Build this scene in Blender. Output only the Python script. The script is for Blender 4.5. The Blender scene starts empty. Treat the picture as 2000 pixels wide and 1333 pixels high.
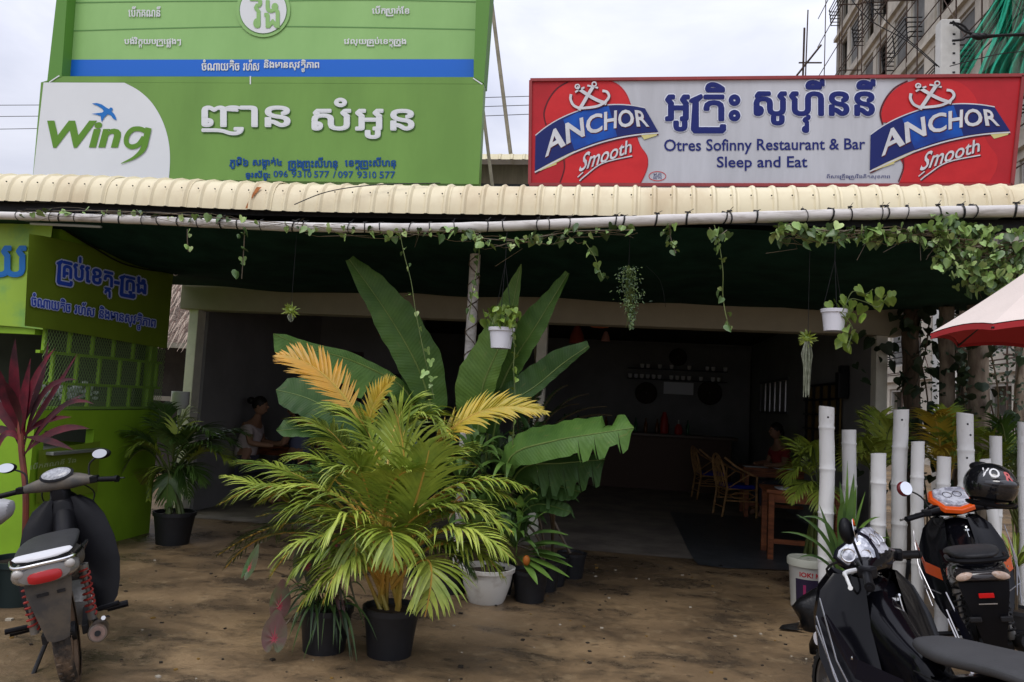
import bpy, bmesh, math, random
import numpy as np
from mathutils import Vector, Matrix, Euler
random.seed(7)
sc = bpy.context.scene
C = sc.collection
R = math.radians
PI = math.pi
# ---------------------------------------------------------------- camera
YAW, PITCH, ROLL, FPX, CH = R(8), R(4.5), R(3), 1500.0, 1.55
Fw = Vector((-math.sin(YAW)*math.cos(PITCH), math.cos(YAW)*math.cos(PITCH), math.sin(PITCH)))
R0 = Vector((math.cos(YAW), math.sin(YAW), 0)); U0 = R0.cross(Fw)
Rt = R0*math.cos(ROLL)+U0*math.sin(ROLL); Up = -R0*math.sin(ROLL)+U0*math.cos(ROLL)
CAM = Vector((0, 0, CH))
cd = bpy.data.cameras.new('camera'); cam = bpy.data.objects.new('camera', cd); C.objects.link(cam)
cd.sensor_width = 36; cd.lens = FPX/2000*36; cd.clip_end = 2000; cd.clip_start = .05
cam.matrix_world = Matrix(((Rt.x, Up.x, -Fw.x, 0), (Rt.y, Up.y, -Fw.y, 0), (Rt.z, Up.z, -Fw.z, CH), (0, 0, 0, 1)))
sc.camera = cam
# ---------------------------------------------------------------- sky, sun, exposure
SUN_EL, SUN_AZ = R(58), R(205)
w = bpy.data.worlds.new('World'); sc.world = w; w.use_nodes = True
nt = w.node_tree; N = nt.nodes; L = nt.links
for n in list(N): N.remove(n)
out = N.new('ShaderNodeOutputWorld'); bg = N.new('ShaderNodeBackground'); bg.inputs[1].default_value = .1
sky = N.new('ShaderNodeTexSky'); sky.sky_type = 'NISHITA'; sky.sun_disc = False
sky.sun_elevation = SUN_EL; sky.sun_rotation = SUN_AZ; sky.dust_density = 4; sky.air_density = 1.5
tc = N.new('ShaderNodeTexCoord'); mp = N.new('ShaderNodeMapping'); mp.inputs['Scale'].default_value = (1, 1, 2.6)
n1 = N.new('ShaderNodeTexNoise'); n1.inputs['Scale'].default_value = 2.4; n1.inputs['Detail'].default_value = 7; n1.inputs['Roughness'].default_value = .55; n1.inputs['Distortion'].default_value = .4
rp = N.new('ShaderNodeValToRGB'); rp.color_ramp.elements[0].position = .36; rp.color_ramp.elements[1].position = .68
rp.color_ramp.elements[0].color = (4.6, 4.8, 5.8, 1); rp.color_ramp.elements[1].color = (6.8, 6.9, 7.7, 1)
sp = N.new('ShaderNodeSeparateXYZ'); mr = N.new('ShaderNodeMapRange')
mr.inputs[1].default_value = 0; mr.inputs[2].default_value = 1; mr.inputs[3].default_value = .90; mr.inputs[4].default_value = 2.6
mul = N.new('ShaderNodeVectorMath'); mul.operation = 'SCALE'
mx = N.new('ShaderNodeMix'); mx.data_type = 'RGBA'; mx.inputs[0].default_value = .88
L.new(tc.outputs['Generated'], mp.inputs[0]); L.new(mp.outputs[0], n1.inputs[0]); L.new(n1.outputs[0], rp.inputs[0])
L.new(tc.outputs['Generated'], sp.inputs[0]); L.new(sp.outputs[2], mr.inputs[0])
L.new(rp.outputs[0], mul.inputs[0]); L.new(mr.outputs[0], mul.inputs[3])
L.new(sky.outputs[0], mx.inputs[6]); L.new(mul.outputs[0], mx.inputs[7]); L.new(mx.outputs[2], bg.inputs[0]); L.new(bg.outputs[0], out.inputs[0])
sd = bpy.data.lights.new('sun', 'SUN'); sd.energy = 1.0; sd.angle = R(25); sd.color = (1, .97, .92)
so = bpy.data.objects.new('sun', sd); C.objects.link(so)
sdir = Vector((math.sin(SUN_AZ)*math.cos(SUN_EL), math.cos(SUN_AZ)*math.cos(SUN_EL), math.sin(SUN_EL)))
so.rotation_euler = sdir.to_track_quat('Z', 'Y').to_euler()
sc.view_settings.view_transform = 'Standard'; sc.view_settings.look = 'None'; sc.view_settings.gamma = 1
sc.view_settings.use_curve_mapping = False; sc.view_settings.exposure = 0.12
sc.render.engine = 'CYCLES'; sc.cycles.use_denoising = True
sc.cycles.max_bounces = 7; sc.cycles.diffuse_bounces = 4; sc.cycles.transparent_max_bounces = 12

# ---------------------------------------------------------------- helpers
def ray(x, y): return Fw + Rt*((x-1000)/FPX) - Up*((y-666.5)/FPX)
def P(x, y, Y): d = ray(x, y); return CAM + d*(Y/d.y)          # where pixel (x,y) of the photo meets the plane Y
def H(x, y, z): d = ray(x, y); return CAM + d*((z-CH)/d.z)     # ... the height z
def PX(x, y, X): d = ray(x, y); return CAM + d*(X/d.x)         # ... the plane X
def D(x, y, d): return CAM + ray(x, y)*d                       # ... the distance d
def U(a, b): return random.uniform(a, b)

def tag(o, label=None, cat=None, group=None, kind=None):
    if label: o['label'] = label
    if cat: o['category'] = cat
    if group: o['group'] = group
    if kind: o['kind'] = kind
    return o
def thing(name, label, cat, loc=(0, 0, 0), rz=0, group=None):
    o = bpy.data.objects.new(name, None); C.objects.link(o); o.empty_display_size = .1
    o.location = loc; o.rotation_euler = (0, 0, rz)
    return tag(o, label, cat, group)

MATS = {}
def mat(name, col, rough=.6, metal=0, var=.0, vs=6, col2=None, bump=0, bs=None, spec=.3, stretch=(1, 1, 1), trans=0, alpha=1, emit=0, detail=6, coat=0, ramp=(.35, .65), seedvar=0):
    if name in MATS: return MATS[name]
    m = bpy.data.materials.new(name); m.use_nodes = True; MATS[name] = m
    nt = m.node_tree; N = nt.nodes; L = nt.links; b = N['Principled BSDF']
    b.inputs['Roughness'].default_value = rough; b.inputs['Metallic'].default_value = metal
    b.inputs['Specular IOR Level'].default_value = spec
    if coat: b.inputs['Coat Weight'].default_value = coat; b.inputs['Coat Roughness'].default_value = .08
    c = (*col, 1); b.inputs['Base Color'].default_value = c
    if alpha < 1: b.inputs['Alpha'].default_value = alpha
    if trans: b.inputs['Transmission Weight'].default_value = trans
    if var or col2 or bump:
        t = N.new('ShaderNodeTexCoord'); mp = N.new('ShaderNodeMapping'); mp.inputs['Scale'].default_value = stretch
        L.new(t.outputs['Object'], mp.inputs[0])
        n = N.new('ShaderNodeTexNoise'); n.inputs['Scale'].default_value = vs; n.inputs['Detail'].default_value = detail; n.inputs['Roughness'].default_value = .62
        L.new(mp.outputs[0], n.inputs[0])
        c2 = (*col2, 1) if col2 else tuple(max(0, x*(1-var)) for x in col)+(1,)
        r = N.new('ShaderNodeValToRGB'); r.color_ramp.elements[0].position = ramp[0]; r.color_ramp.elements[1].position = ramp[1]
        r.color_ramp.elements[0].color = c2; r.color_ramp.elements[1].color = c
        L.new(n.outputs[0], r.inputs[0]); src = r.outputs[0]
        if seedvar:
            oi = N.new('ShaderNodeObjectInfo'); hs = N.new('ShaderNodeHueSaturation'); mr = N.new('ShaderNodeMapRange')
            mr.inputs[3].default_value = 1-seedvar; mr.inputs[4].default_value = 1+seedvar
            L.new(oi.outputs['Random'], mr.inputs[0]); L.new(mr.outputs[0], hs.inputs['Value']); L.new(src, hs.inputs['Color']); src = hs.outputs[0]
        L.new(src, b.inputs['Base Color'])
        if bump:
            n2 = n
            if bs:
                n2 = N.new('ShaderNodeTexNoise'); n2.inputs['Scale'].default_value = bs; n2.inputs['Detail'].default_value = 4; L.new(mp.outputs[0], n2.inputs[0])
            bp = N.new('ShaderNodeBump'); bp.inputs['Strength'].default_value = bump; bp.inputs['Distance'].default_value = .02
            L.new(n2.outputs[0], bp.inputs['Height']); L.new(bp.outputs[0], b.inputs['Normal'])
    return m

def veined(name, c, c2, r=.5):
    m = mat(name, c, r, col2=c2, vs=4, seedvar=.18, spec=.28); nt = m.node_tree; N = nt.nodes; L = nt.links; b = N['Principled BSDF']; src = b.inputs['Base Color'].links[0].from_socket
    uv = N.new('ShaderNodeUVMap'); wv = N.new('ShaderNodeTexWave'); wv.bands_direction = 'X'; wv.inputs['Scale'].default_value = 16; wv.inputs['Distortion'].default_value = 1.2; wv.inputs['Detail'].default_value = 3; wv.inputs['Detail Scale'].default_value = .6
    L.new(uv.outputs[0], wv.inputs[0]); mx = N.new('ShaderNodeMix'); mx.data_type = 'RGBA'; mx.blend_type = 'MULTIPLY'; mx.inputs[7].default_value = (.55, .6, .5, 1); r_ = N.new('ShaderNodeMapRange'); r_.inputs[3].default_value = .0; r_.inputs[4].default_value = .22; L.new(wv.outputs[1], r_.inputs[0]); L.new(r_.outputs[0], mx.inputs[0]); L.new(src, mx.inputs[6])
    n = N.new('ShaderNodeTexNoise'); n.inputs['Scale'].default_value = 9; n.inputs['Detail'].default_value = 8; L.new(uv.outputs[0], n.inputs[0]); r2 = N.new('ShaderNodeValToRGB'); r2.color_ramp.elements[0].position = .62; r2.color_ramp.elements[1].position = .78; r2.color_ramp.elements[0].color = (0, 0, 0, 1); r2.color_ramp.elements[1].color = (.6, .6, .6, 1); L.new(n.outputs[0], r2.inputs[0]); m2 = N.new('ShaderNodeMix'); m2.data_type = 'RGBA'; m2.inputs[7].default_value = (.20, .17, .05, 1); L.new(r2.outputs[0], m2.inputs[0]); L.new(mx.outputs[2], m2.inputs[6]); L.new(m2.outputs[2], b.inputs['Base Color'])
    bp = N.new('ShaderNodeBump'); bp.inputs['Strength'].default_value = .18; bp.inputs['Distance'].default_value = .005; L.new(wv.outputs[1], bp.inputs['Height']); L.new(bp.outputs[0], b.inputs['Normal']); return m
def ground_mat():
    m = mat('yard_surface', (.2, .14, .08), .6); nt = m.node_tree; N = nt.nodes; L = nt.links; b = N['Principled BSDF']; t = N.new('ShaderNodeTexCoord')
    def noise(sc_, st, det=8, ro=.6, dis=0):
        mp = N.new('ShaderNodeMapping'); mp.inputs['Scale'].default_value = st; L.new(t.outputs['Object'], mp.inputs[0]); n = N.new('ShaderNodeTexNoise'); n.inputs['Scale'].default_value = sc_; n.inputs['Detail'].default_value = det; n.inputs['Roughness'].default_value = ro; n.inputs['Distortion'].default_value = dis; L.new(mp.outputs[0], n.inputs[0]); return n.outputs[0]
    def ramp(src, stops):
        r = N.new('ShaderNodeValToRGB'); e = r.color_ramp.elements; e[0].position, e[0].color = stops[0][0], (*stops[0][1], 1); e[1].position, e[1].color = stops[1][0], (*stops[1][1], 1)
        for p, c in stops[2:]: k = e.new(p); k.color = (*c, 1)
        L.new(src, r.inputs[0]); return r.outputs[0]
    def mixc(a, c, f, mode='MIX'):
        x = N.new('ShaderNodeMix'); x.data_type = 'RGBA'; x.blend_type = mode
        L.new(f, x.inputs[0]) if not isinstance(f, float) else setattr(x.inputs[0], 'default_value', f)
        L.new(a, x.inputs[6]); L.new(c, x.inputs[7]) if not isinstance(c, tuple) else setattr(x.inputs[7], 'default_value', (*c, 1)); return x.outputs[2]
    base = ramp(noise(.75, (1, 1, 1), 10, .58, .3), [(.34, (.12, .082, .047)), (.48, (.205, .139, .076)), (.64, (.34, .232, .125))])
    st = noise(2.1, (.8, 1.15, 1), 12, .70, .3); c = mixc(base, (.062, .049, .036), ramp(st, [(.38, (.8, .8, .8)), (.53, (0, 0, 0))]))
    c = mixc(c, (.42, .31, .18), ramp(noise(6, (1, 1, 1), 12, .72), [(.54, (0, 0, 0)), (.70, (.55, .55, .55))]))
    c = mixc(c, (.035, .028, .02), ramp(noise(9, (1, 1, 1), 7, .62), [(.60, (0, 0, 0)), (.68, (.6, .6, .6))]))
    L.new(c, b.inputs['Base Color']); rr_ = ramp(st, [(.38, (.20, .20, .20)), (.56, (.52, .52, .52))]); L.new(rr_, b.inputs['Roughness'])
    bp = N.new('ShaderNodeBump'); bp.inputs['Strength'].default_value = .5; bp.inputs['Distance'].default_value = .02; L.new(noise(22, (1, 1, 1), 10, .7), bp.inputs['Height']); L.new(bp.outputs[0], b.inputs['Normal']); return m

class MB:
    def __init__(s): s.v = []; s.f = []; s.m = []; s.k = 0; s.M = None; s.uv = None
    def mi(s, k): s.k = k; return s
    def add(s, vs, fs):
        o = len(s.v)
        if s.M is not None: vs = [s.M @ Vector(v) for v in vs]
        s.v += [tuple(v) for v in vs]; s.f += [tuple(i+o for i in f) for f in fs]; s.m += [s.k]*len(fs); return s
    def box(s, c, d, rz=0, M=None):
        x, y, z = d[0]/2, d[1]/2, d[2]/2
        vs = [Vector(p) for p in ((-x, -y, -z), (x, -y, -z), (x, y, -z), (-x, y, -z), (-x, -y, z), (x, -y, z), (x, y, z), (-x, y, z))]
        m = M if M is not None else Matrix.Rotation(rz, 3, 'Z')
        return s.add([m @ v + Vector(c) for v in vs], [(3, 2, 1, 0), (4, 5, 6, 7), (0, 1, 5, 4), (1, 2, 6, 5), (2, 3, 7, 6), (3, 0, 4, 7)])
    def b2(s, a, b): return s.box([(a[i]+b[i])/2 for i in range(3)], [abs(a[i]-b[i]) for i in range(3)])
    def beam(s, a, b, w, h):
        a, b = Vector(a), Vector(b); t = (b-a).normalized(); u = Vector((0, 0, 1)) if abs(t.z) < .95 else Vector((0, 1, 0))
        x = t.cross(u).normalized()*w/2; y = x.cross(t).normalized()*h/2
        return s.add([a-x-y, a+x-y, a+x+y, a-x+y, b-x-y, b+x-y, b+x+y, b-x+y], [(0, 1, 2, 3), (7, 6, 5, 4), (0, 4, 5, 1), (1, 5, 6, 2), (2, 6, 7, 3), (3, 7, 4, 0)])
    def rings(s, rs, closed=False, cap=True):
        n = len(rs[0]); vs = [p for r in rs for p in r]; fs = []
        k = len(rs)
        for i in range(k if closed else k-1):
            a, b = i*n, ((i+1) % k)*n
            for j in range(n): fs.append((a+j, a+(j+1) % n, b+(j+1) % n, b+j))
        if cap and not closed: fs.append(tuple(range(n))[::-1]); fs.append(tuple((k-1)*n+j for j in range(n)))
        return s.add(vs, fs)
    def tube(s, pts, r, n=8, closed=False, cap=True):
        pts = [Vector(p) for p in pts]; k = len(pts); rr = r if isinstance(r, (list, tuple)) else [r]*k
        prev = None; rs = []
        for i, p in enumerate(pts):
            if closed: t = pts[(i+1) % k]-pts[i-1]
            else: t = pts[min(i+1, k-1)]-pts[max(i-1, 0)]
            t = t.normalized() if t.length > 1e-9 else Vector((0, 0, 1))
            if prev is None: prev = t.cross(Vector((0, 0, 1)) if abs(t.z) < .9 else Vector((1, 0, 0))).normalized()
            x = (prev-t*prev.dot(t)).normalized(); prev = x; y = t.cross(x)
            rs.append([p+(x*math.cos(2*PI*j/n)+y*math.sin(2*PI*j/n))*rr[i] for j in range(n)])
        return s.rings(rs, closed, cap)
    def lathe(s, prof, c=(0, 0, 0), n=20, M=None, cap=False):
        rs = []
        for r, z in prof:
            ring = [Vector((r*math.cos(2*PI*j/n), r*math.sin(2*PI*j/n), z)) for j in range(n)]
            if M is not None: ring = [M @ q for q in ring]
            rs.append([q+Vector(c) for q in ring])
        return s.rings(rs, False, cap)
    def ell(s, c, r, n=14, k=8, M=None):
        rs = []
        for i in range(k+1):
            a = -PI/2+PI*i/k; q = max(math.cos(a), .02)
            ring = [Vector((r[0]*q*math.cos(2*PI*j/n), r[1]*q*math.sin(2*PI*j/n), r[2]*math.sin(a))) for j in range(n)]
            if M is not None: ring = [M @ p for p in ring]
            rs.append([p+Vector(c) for p in ring])
        return s.rings(rs)
    def loft(s, secs, n=18, e=2.6, cap=True):
        """sections (x, zc, halfwidth, halfheight[, yc]) across a body running along x"""
        rs = []
        for q in secs:
            x, z, hw, hh = q[:4]; yc = q[4] if len(q) > 4 else 0; ring = []
            for j in range(n):
                a = 2*PI*j/n; ca, sa = math.cos(a), math.sin(a)
                ring.append(Vector((x, yc+hw*math.copysign(abs(ca)**(2/e), ca), z+hh*math.copysign(abs(sa)**(2/e), sa))))
            rs.append(ring)
        return s.rings(rs, False, cap)
    def build(s, name, mats, parent=None, smooth=False, bevel=0, sub=0, ang=40):
        me = bpy.data.meshes.new(name); me.from_pydata(s.v, [], s.f)
        if not isinstance(mats, (list, tuple)): mats = [mats]
        for m in mats: me.materials.append(m)
        me.polygons.foreach_set('material_index', s.m)
        if smooth:
            me.polygons.foreach_set('use_smooth', [True]*len(s.f)); 
            if ang: me.set_sharp_from_angle(angle=R(ang))
        if s.uv:
            ul = me.uv_layers.new(name='UVMap'); uvs = s.uv+[(0, 0)]*(len(s.v)-len(s.uv))
            for lp in me.loops: ul.data[lp.index].uv = uvs[lp.vertex_index]
        me.update()
        o = bpy.data.objects.new(name, me); C.objects.link(o); o.parent = parent
        if bevel:
            b = o.modifiers.new('bevel', 'BEVEL'); b.width = bevel; b.segments = 2; b.limit_method = 'ANGLE'
        if sub:
            b = o.modifiers.new('sub', 'SUBSURF'); b.levels = sub; b.render_levels = sub
        return o
def share(o, name, parent, loc=None, rot=None, scale=None):
    c = bpy.data.objects.new(name, o.data); C.objects.link(c); c.parent = parent
    if loc is not None: c.location = loc
    if rot is not None: c.rotation_euler = rot
    if scale is not None: c.scale = scale if isinstance(scale, (tuple, list)) else (scale,)*3
    return c
def copy_tree(o, parent=None):
    c = o.copy(); C.objects.link(c); c.parent = parent
    for ch in list(o.children): copy_tree(ch, c)
    return c
def bez(a, b, c, n):
    a, b, c = Vector(a), Vector(b), Vector(c)
    return [a*(1-t)**2+b*2*t*(1-t)+c*t*t for t in [i/n for i in range(n+1)]]
def spline(pts, n=6):
    pts = [Vector(p) for p in pts]; o = []
    for i in range(len(pts)-1):
        p0, p1, p2, p3 = pts[max(i-1, 0)], pts[i], pts[i+1], pts[min(i+2, len(pts)-1)]
        for k in range(n):
            t = k/n; o.append(.5*((2*p1)+(p2-p0)*t+(2*p0-5*p1+4*p2-p3)*t*t+(3*p1-p0-3*p2+p3)*t**3))
    return o+[pts[-1]]
def warp(o):   # bake nothing: keeps meshes in place, origin at world zero
    return o

# ---- flat print on signs: shapes given where they show on the board, laid on the board's own plane
GC = {}
def glyph(s, off=0, shear=0):
    k = (s, off, shear)
    if k not in GC:
        c = bpy.data.curves.new('lettering', 'FONT'); c.body = s; c.offset = off; c.shear = shear; c.resolution_u = 3
        o = bpy.data.objects.new('lettering', c); C.objects.link(o); bpy.context.view_layer.update()
        m = o.evaluated_get(bpy.context.evaluated_depsgraph_get()).to_mesh()
        GC[k] = ([(v.co.x, v.co.y) for v in m.vertices], [tuple(p.vertices) for p in m.polygons])
        bpy.data.objects.remove(o); bpy.data.curves.remove(c)
    return GC[k]
HOOK = [(.0, -.22), (.06, -.29), (.72, -.29), (.78, -.23), (.78, -.12), (.68, -.12), (.68, -.19), (.16, -.19), (.14, -.17), (.14, .45), (.24, .55), (.22, .6), (.0, .5), (-.05, .45), (.04, .42)]
def shape(s, off=0):
    """lays Khmer clusters out: vowels before, marks above and below, subscripts under their consonant"""
    V = []; F = []; lay = [0]
    def put(ch, x, y, k=1):
        v, f = glyph(ch, off) if isinstance(ch, str) else ch
        o = len(V); lay[0] = (lay[0]+1) % 4; V.extend([(a*k+x, b*k+y, lay[0]) for a, b in v]); F.extend([tuple(i+o for i in q) for q in f])
        return max([a for a, b in v] or [0])*k
    x = 0; i = 0; s = list(s)
    while i < len(s):
        ch = s[i]; i += 1
        if ch == ' ': x += .38; continue
        subs = []; marks = []
        while i < len(s) and ('\u17b6' <= s[i] <= '\u17d3'):
            if s[i] == '\u17d2' and i+1 < len(s): subs.append(s[i+1]); i += 2
            else: marks.append(s[i]); i += 1
        post = []
        for m in marks:
            if m in '\u17c1\u17c2\u17c3': x += put(m, x, 0)+.05
            elif m in '\u17c4\u17c5': x += put('\u17c1', x, 0)+.05; post.append('\u17b6')
            elif m == '\u17be': x += put('\u17c1', x, 0)+.05; post.append('\u17b8')
            elif m == '\u17bf': x += put('\u17c1', x, 0)+.05; post.append('\u17b9')
            else: post.append(m)
        if '\u179a' in subs:
            e = off; hk = [(a-e if a < .4 else a+e, b) for a, b in HOOK]
            put((hk, [tuple(range(len(hk)))]), x, 0); x += .2
        x0 = x; wd = put(ch, x, 0); x += wd+.07
        for q in subs:
            if q != '\u179a':
                v, f = glyph(q, off); ww = max(a for a, b in v)*.62; put(q, x0+(wd-ww)/2, -.44, .62)
        for m in post:
            v, f = glyph(m, off)
            if not v: continue
            mn = min(a for a, b in v); mxx = max(a for a, b in v)
            if mxx > .06: x += put(m, x, 0)+.06
            else: put(m, x+.03, 0)
    return V, F
def norm(vf):
    V, F = vf; xs = [v[0] for v in V]; ys = [v[1] for v in V]; x0, x1, y0, y1 = min(xs), max(xs), min(ys), max(ys)
    return [((q[0]-x0)/(x1-x0), (q[1]-y0)/(y1-y0), q[2] if len(q) > 2 else 0) for q in V], F
def txt(s, off=0, shear=0): return norm(glyph(s, off, shear))
def khm(s): return norm(shape(s))
def quadmap(bl, br, tr, tl):
    return lambda s, t: ((bl[0]*(1-s)+br[0]*s)*(1-t)+(tl[0]*(1-s)+tr[0]*s)*t, (bl[1]*(1-s)+br[1]*s)*(1-t)+(tl[1]*(1-s)+tr[1]*s)*t)
def boxmap(x0, y0, x1, y1): return quadmap((x0, y1), (x1, y1), (x1, y0), (x0, y0))
def put_print(name, vf, fn, plane, m, parent):
    V, F = vf; mb = MB(); mb.add([plane(*fn(q[0], q[1])) for q in V], F); return mb.build(name, m, parent)
def ribbon(pts, wd):
    """2-D stroke -> polygon strip"""
    n = len(pts); V = []; F = []
    for i, p in enumerate(pts):
        a = pts[max(i-1, 0)]; b = pts[min(i+1, n-1)]; tx, ty = b[0]-a[0], b[1]-a[1]; l = math.hypot(tx, ty) or 1
        w_ = (wd[i] if isinstance(wd, (list, tuple)) else wd)/2; V += [(p[0]-ty/l*w_, p[1]+tx/l*w_), (p[0]+ty/l*w_, p[1]-tx/l*w_)]
    for i in range(n-1): F.append((2*i, 2*i+1, 2*i+3, 2*i+2))
    return V, F
def curve2(pts, n=6): return [(p.x, p.y) for p in spline([(a, b, 0) for a, b in pts], n)]
def circ(cx, cy, rx, ry, n=36, a0=0, a1=2*PI): return [(cx+rx*math.cos(a0+(a1-a0)*i/n), cy+ry*math.sin(a0+(a1-a0)*i/n)) for i in range(n+1 if a1-a0 < 6.2 else n)]
class Art:
    def __init__(s, plane): s.pl = plane; s.V = []; s.F = []; s.M = []; s.mats = []; s.fn = lambda a, b: (a, b)
    def _m(s, m):
        if m not in s.mats: s.mats.append(m)
        return s.mats.index(m)
    def raw(s, V, F, m, lift):
        o = len(s.V); s.V += [s.pl(*s.fn(a, b), lift) for a, b in V]; s.F += [tuple(i+o for i in f) for f in F]; s.M += [s._m(m)]*len(F)
    def poly(s, pts, m, lift): s.raw(pts, [tuple(range(len(pts)))], m, lift)
    def rib(s, pts, wd, m, lift): s.raw(*ribbon(pts, wd), m, lift)
    def text(s, vf, fn, m, lift, bold=0):
        V, F = vf; D8 = [(0, 0)]+([(bold*math.cos(k*PI/4), bold*math.sin(k*PI/4)) for k in range(8)] if bold else [])
        for i, (dx, dy) in enumerate(D8):
            o = len(s.V)
            for q in V:
                x, y = fn(q[0], q[1]); x, y = s.fn(x+dx, y+dy); s.V.append(s.pl(x, y, lift+i*.0003+(q[2] if len(q) > 2 else 0)*.00007))
            s.F += [tuple(i_+o for i_ in f) for f in F]; s.M += [s._m(m)]*len(F)
    def build(s, name, parent):
        mb = MB(); mb.v = [tuple(v) for v in s.V]; mb.f = s.F; mb.m = s.M; return mb.build(name, s.mats, parent)
# ---------------------------------------------------------------- materials
M_ground = mat('wet_concrete', (.25, .165, .088), .62, var=.0, col2=(.075, .050, .030), vs=1.3, bump=.35, bs=26, stretch=(.55, 1.5, 1), detail=12, ramp=(.36, .66))
M_floor = mat('interior_concrete', (.38, .33, .27), .5, col2=(.19, .165, .14), vs=2, bump=.15, bs=20, detail=9)
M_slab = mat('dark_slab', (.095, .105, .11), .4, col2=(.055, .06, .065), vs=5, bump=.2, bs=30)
M_cream = mat('cream_paint_metal', (.76, .675, .46), .45, col2=(.60, .49, .31), vs=2.2, spec=.4, bump=.12, bs=3, stretch=(1, 1, .5), ramp=(.3, .52), detail=10)
M_rust = mat('rust', (.45, .16, .05), .9, var=.4, vs=30)
M_black = mat('black_plastic', (.012, .012, .013), .45, var=.2, vs=20, bump=.05)
M_dark = mat('dark_metal', (.03, .03, .032), .5, metal=.4, var=.3, vs=20)
M_rod = mat('rusty_scaffold', (.10, .065, .05), .8, var=.5, vs=4)
M_pvc = mat('painted_bamboo', (.64, .61, .58), .6, col2=(.36, .33, .29), vs=9, bump=.2, stretch=(.6, 3, 3), ramp=(.3, .5))
M_post = mat('white_bamboo', (.80, .80, .785), .6, col2=(.40, .37, .30), vs=7, bump=.25, stretch=(2.5, 2.5, .7), ramp=(.30, .43), detail=12)
M_net = mat('shade_net', (.014, .05, .036), .95, var=.45, vs=3, bump=.2, bs=80, spec=.1)
M_beam = mat('beige_beam', (.42, .38, .28), .8, var=.12, vs=3)
M_pillar = mat('cream_pillar', (.86, .84, .72), .6, var=.15, vs=6)
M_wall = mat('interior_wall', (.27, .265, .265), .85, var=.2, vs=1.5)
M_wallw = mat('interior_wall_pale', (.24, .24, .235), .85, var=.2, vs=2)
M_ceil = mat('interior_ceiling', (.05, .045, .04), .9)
M_lime = mat('lime_paint', (.24, .44, .022), .55, var=.15, vs=2.5, bump=.03)
M_banner = mat('lime_vinyl', (.17, .25, .02), .45, var=.18, vs=1.2)
M_banner2 = mat('pale_lime_vinyl', (.33, .52, .06), .45, col2=(.2, .42, .1), vs=3, ramp=(.3, .5))
M_bblue = mat('banner_blue', (.03, .09, .6), .5)
M_bwhite = mat('banner_pale_outline', (.62, .7, .95), .5)
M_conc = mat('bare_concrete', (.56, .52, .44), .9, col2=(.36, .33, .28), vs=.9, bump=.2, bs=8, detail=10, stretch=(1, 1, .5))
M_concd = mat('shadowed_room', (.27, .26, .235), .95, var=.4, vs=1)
M_gnet = mat('green_debris_net', (.05, .52, .33), .9, col2=(.02, .30, .19), vs=5, stretch=(3, 3, .5), spec=.05, alpha=.8)
M_thatch = mat('thatch', (.36, .29, .24), .95, col2=(.08, .055, .045), vs=18, stretch=(2.5, 2.5, .6), bump=.6)
M_white = mat('white_paint', (.8, .8, .8), .4)
M_wood = mat('red_brown_wood', (.36, .12, .045), .45, col2=(.12, .035, .015), vs=6, stretch=(1, 1, 6))
M_rattan = mat('rattan', (.58, .32, .13), .5, var=.5, vs=14)
M_bluec = mat('blue_cushion', (.012, .02, .30), .9)
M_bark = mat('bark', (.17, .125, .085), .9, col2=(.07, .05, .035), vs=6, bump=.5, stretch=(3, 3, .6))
G1 = mat('sign_green', (.18, .345, .07), .42, col2=(.145, .285, .055), vs=1.3, bump=.08, bs=1.6, stretch=(1, 1, .35)); G2 = mat('sign_light_green', (.31, .55, .19), .42, col2=(.26, .48, .155), vs=1.1, bump=.10, bs=1.3, stretch=(1, 1, .4))
G3 = mat('sign_edge_green', (.11, .27, .045), .5); GL = mat('sign_seam', (.12, .28, .08), .6)
S_white = mat('sign_white', (.74, .76, .77), .45, var=.05, vs=1); S_blue = mat('band_blue', (.012, .14, .62), .4)
S_tb = mat('address_blue', (.0, .065, .25), .5); S_bird = mat('bird_blue', (.01, .16, .5), .4)
S_logo = mat('logo_green', (.11, .26, .02), .45); S_sh = mat('letter_shadow', (.06, .16, .03), .6)
A_grey = mat('board_silver', (.55, .555, .59), .45, col2=(.44, .445, .47), vs=2.2, stretch=(1.6, 1, .25), detail=9, ramp=(.3, .6)); A_red = mat('board_red', (.50, .012, .02), .4, col2=(.40, .010, .014), vs=2)
A_red2 = mat('disc_red', (.62, .020, .022), .4, col2=(.48, .010, .014), vs=2.2); A_navy = mat('banner_navy', (.004, .012, .12), .4)
A_mid = mat('banner_mid_blue', (.0, .09, .46), .4, col2=(.004, .02, .18), vs=2.2, ramp=(.3, .6)); A_silv = mat('letter_silver', (.68, .68, .70), .4, var=.2, vs=6)
A_gold = mat('ribbon_gold', (.62, .55, .22), .4); A_dk = mat('print_dark', (.10, .005, .01), .5); A_txt = mat('board_navy_text', (.004, .012, .14), .5)
A_out = mat('board_text_halo', (.72, .75, .84), .5); A_frame = mat('board_frame', (.32, .05, .05), .5, var=.2, vs=5)

# ---------------------------------------------------------------- ground
g = MB(); g.add([(-300, -60, 0), (300, -60, 0), (300, 500, 0), (-300, 500, 0)], [(0, 1, 2, 3)])
tag(g.build('ground', ground_mat()), kind='structure')
g = MB(); g.add([(-5.1, 8.55, .004), (2.95, 8.35, .004), (2.95, 17, .004), (-5.1, 17, .004)], [(0, 1, 2, 3)])
tag(g.build('interior_floor', M_floor), kind='structure')
pts = [H(1308, 1000, .009), H(1350, 1085, .009), H(1364, 1103, .009), H(1420, 1110, .009), H(1500, 1112, .009), H(1580, 1116, .009)]
pts = [Vector((p.x, p.y, .009)) for p in pts]+[Vector((2.9, 8.2, .009)), Vector((2.9, 12.2, .009))]
g = MB(); g.add(pts, [tuple(range(len(pts)))]); tag(g.build('floor_slab', M_slab), kind='structure')
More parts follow.
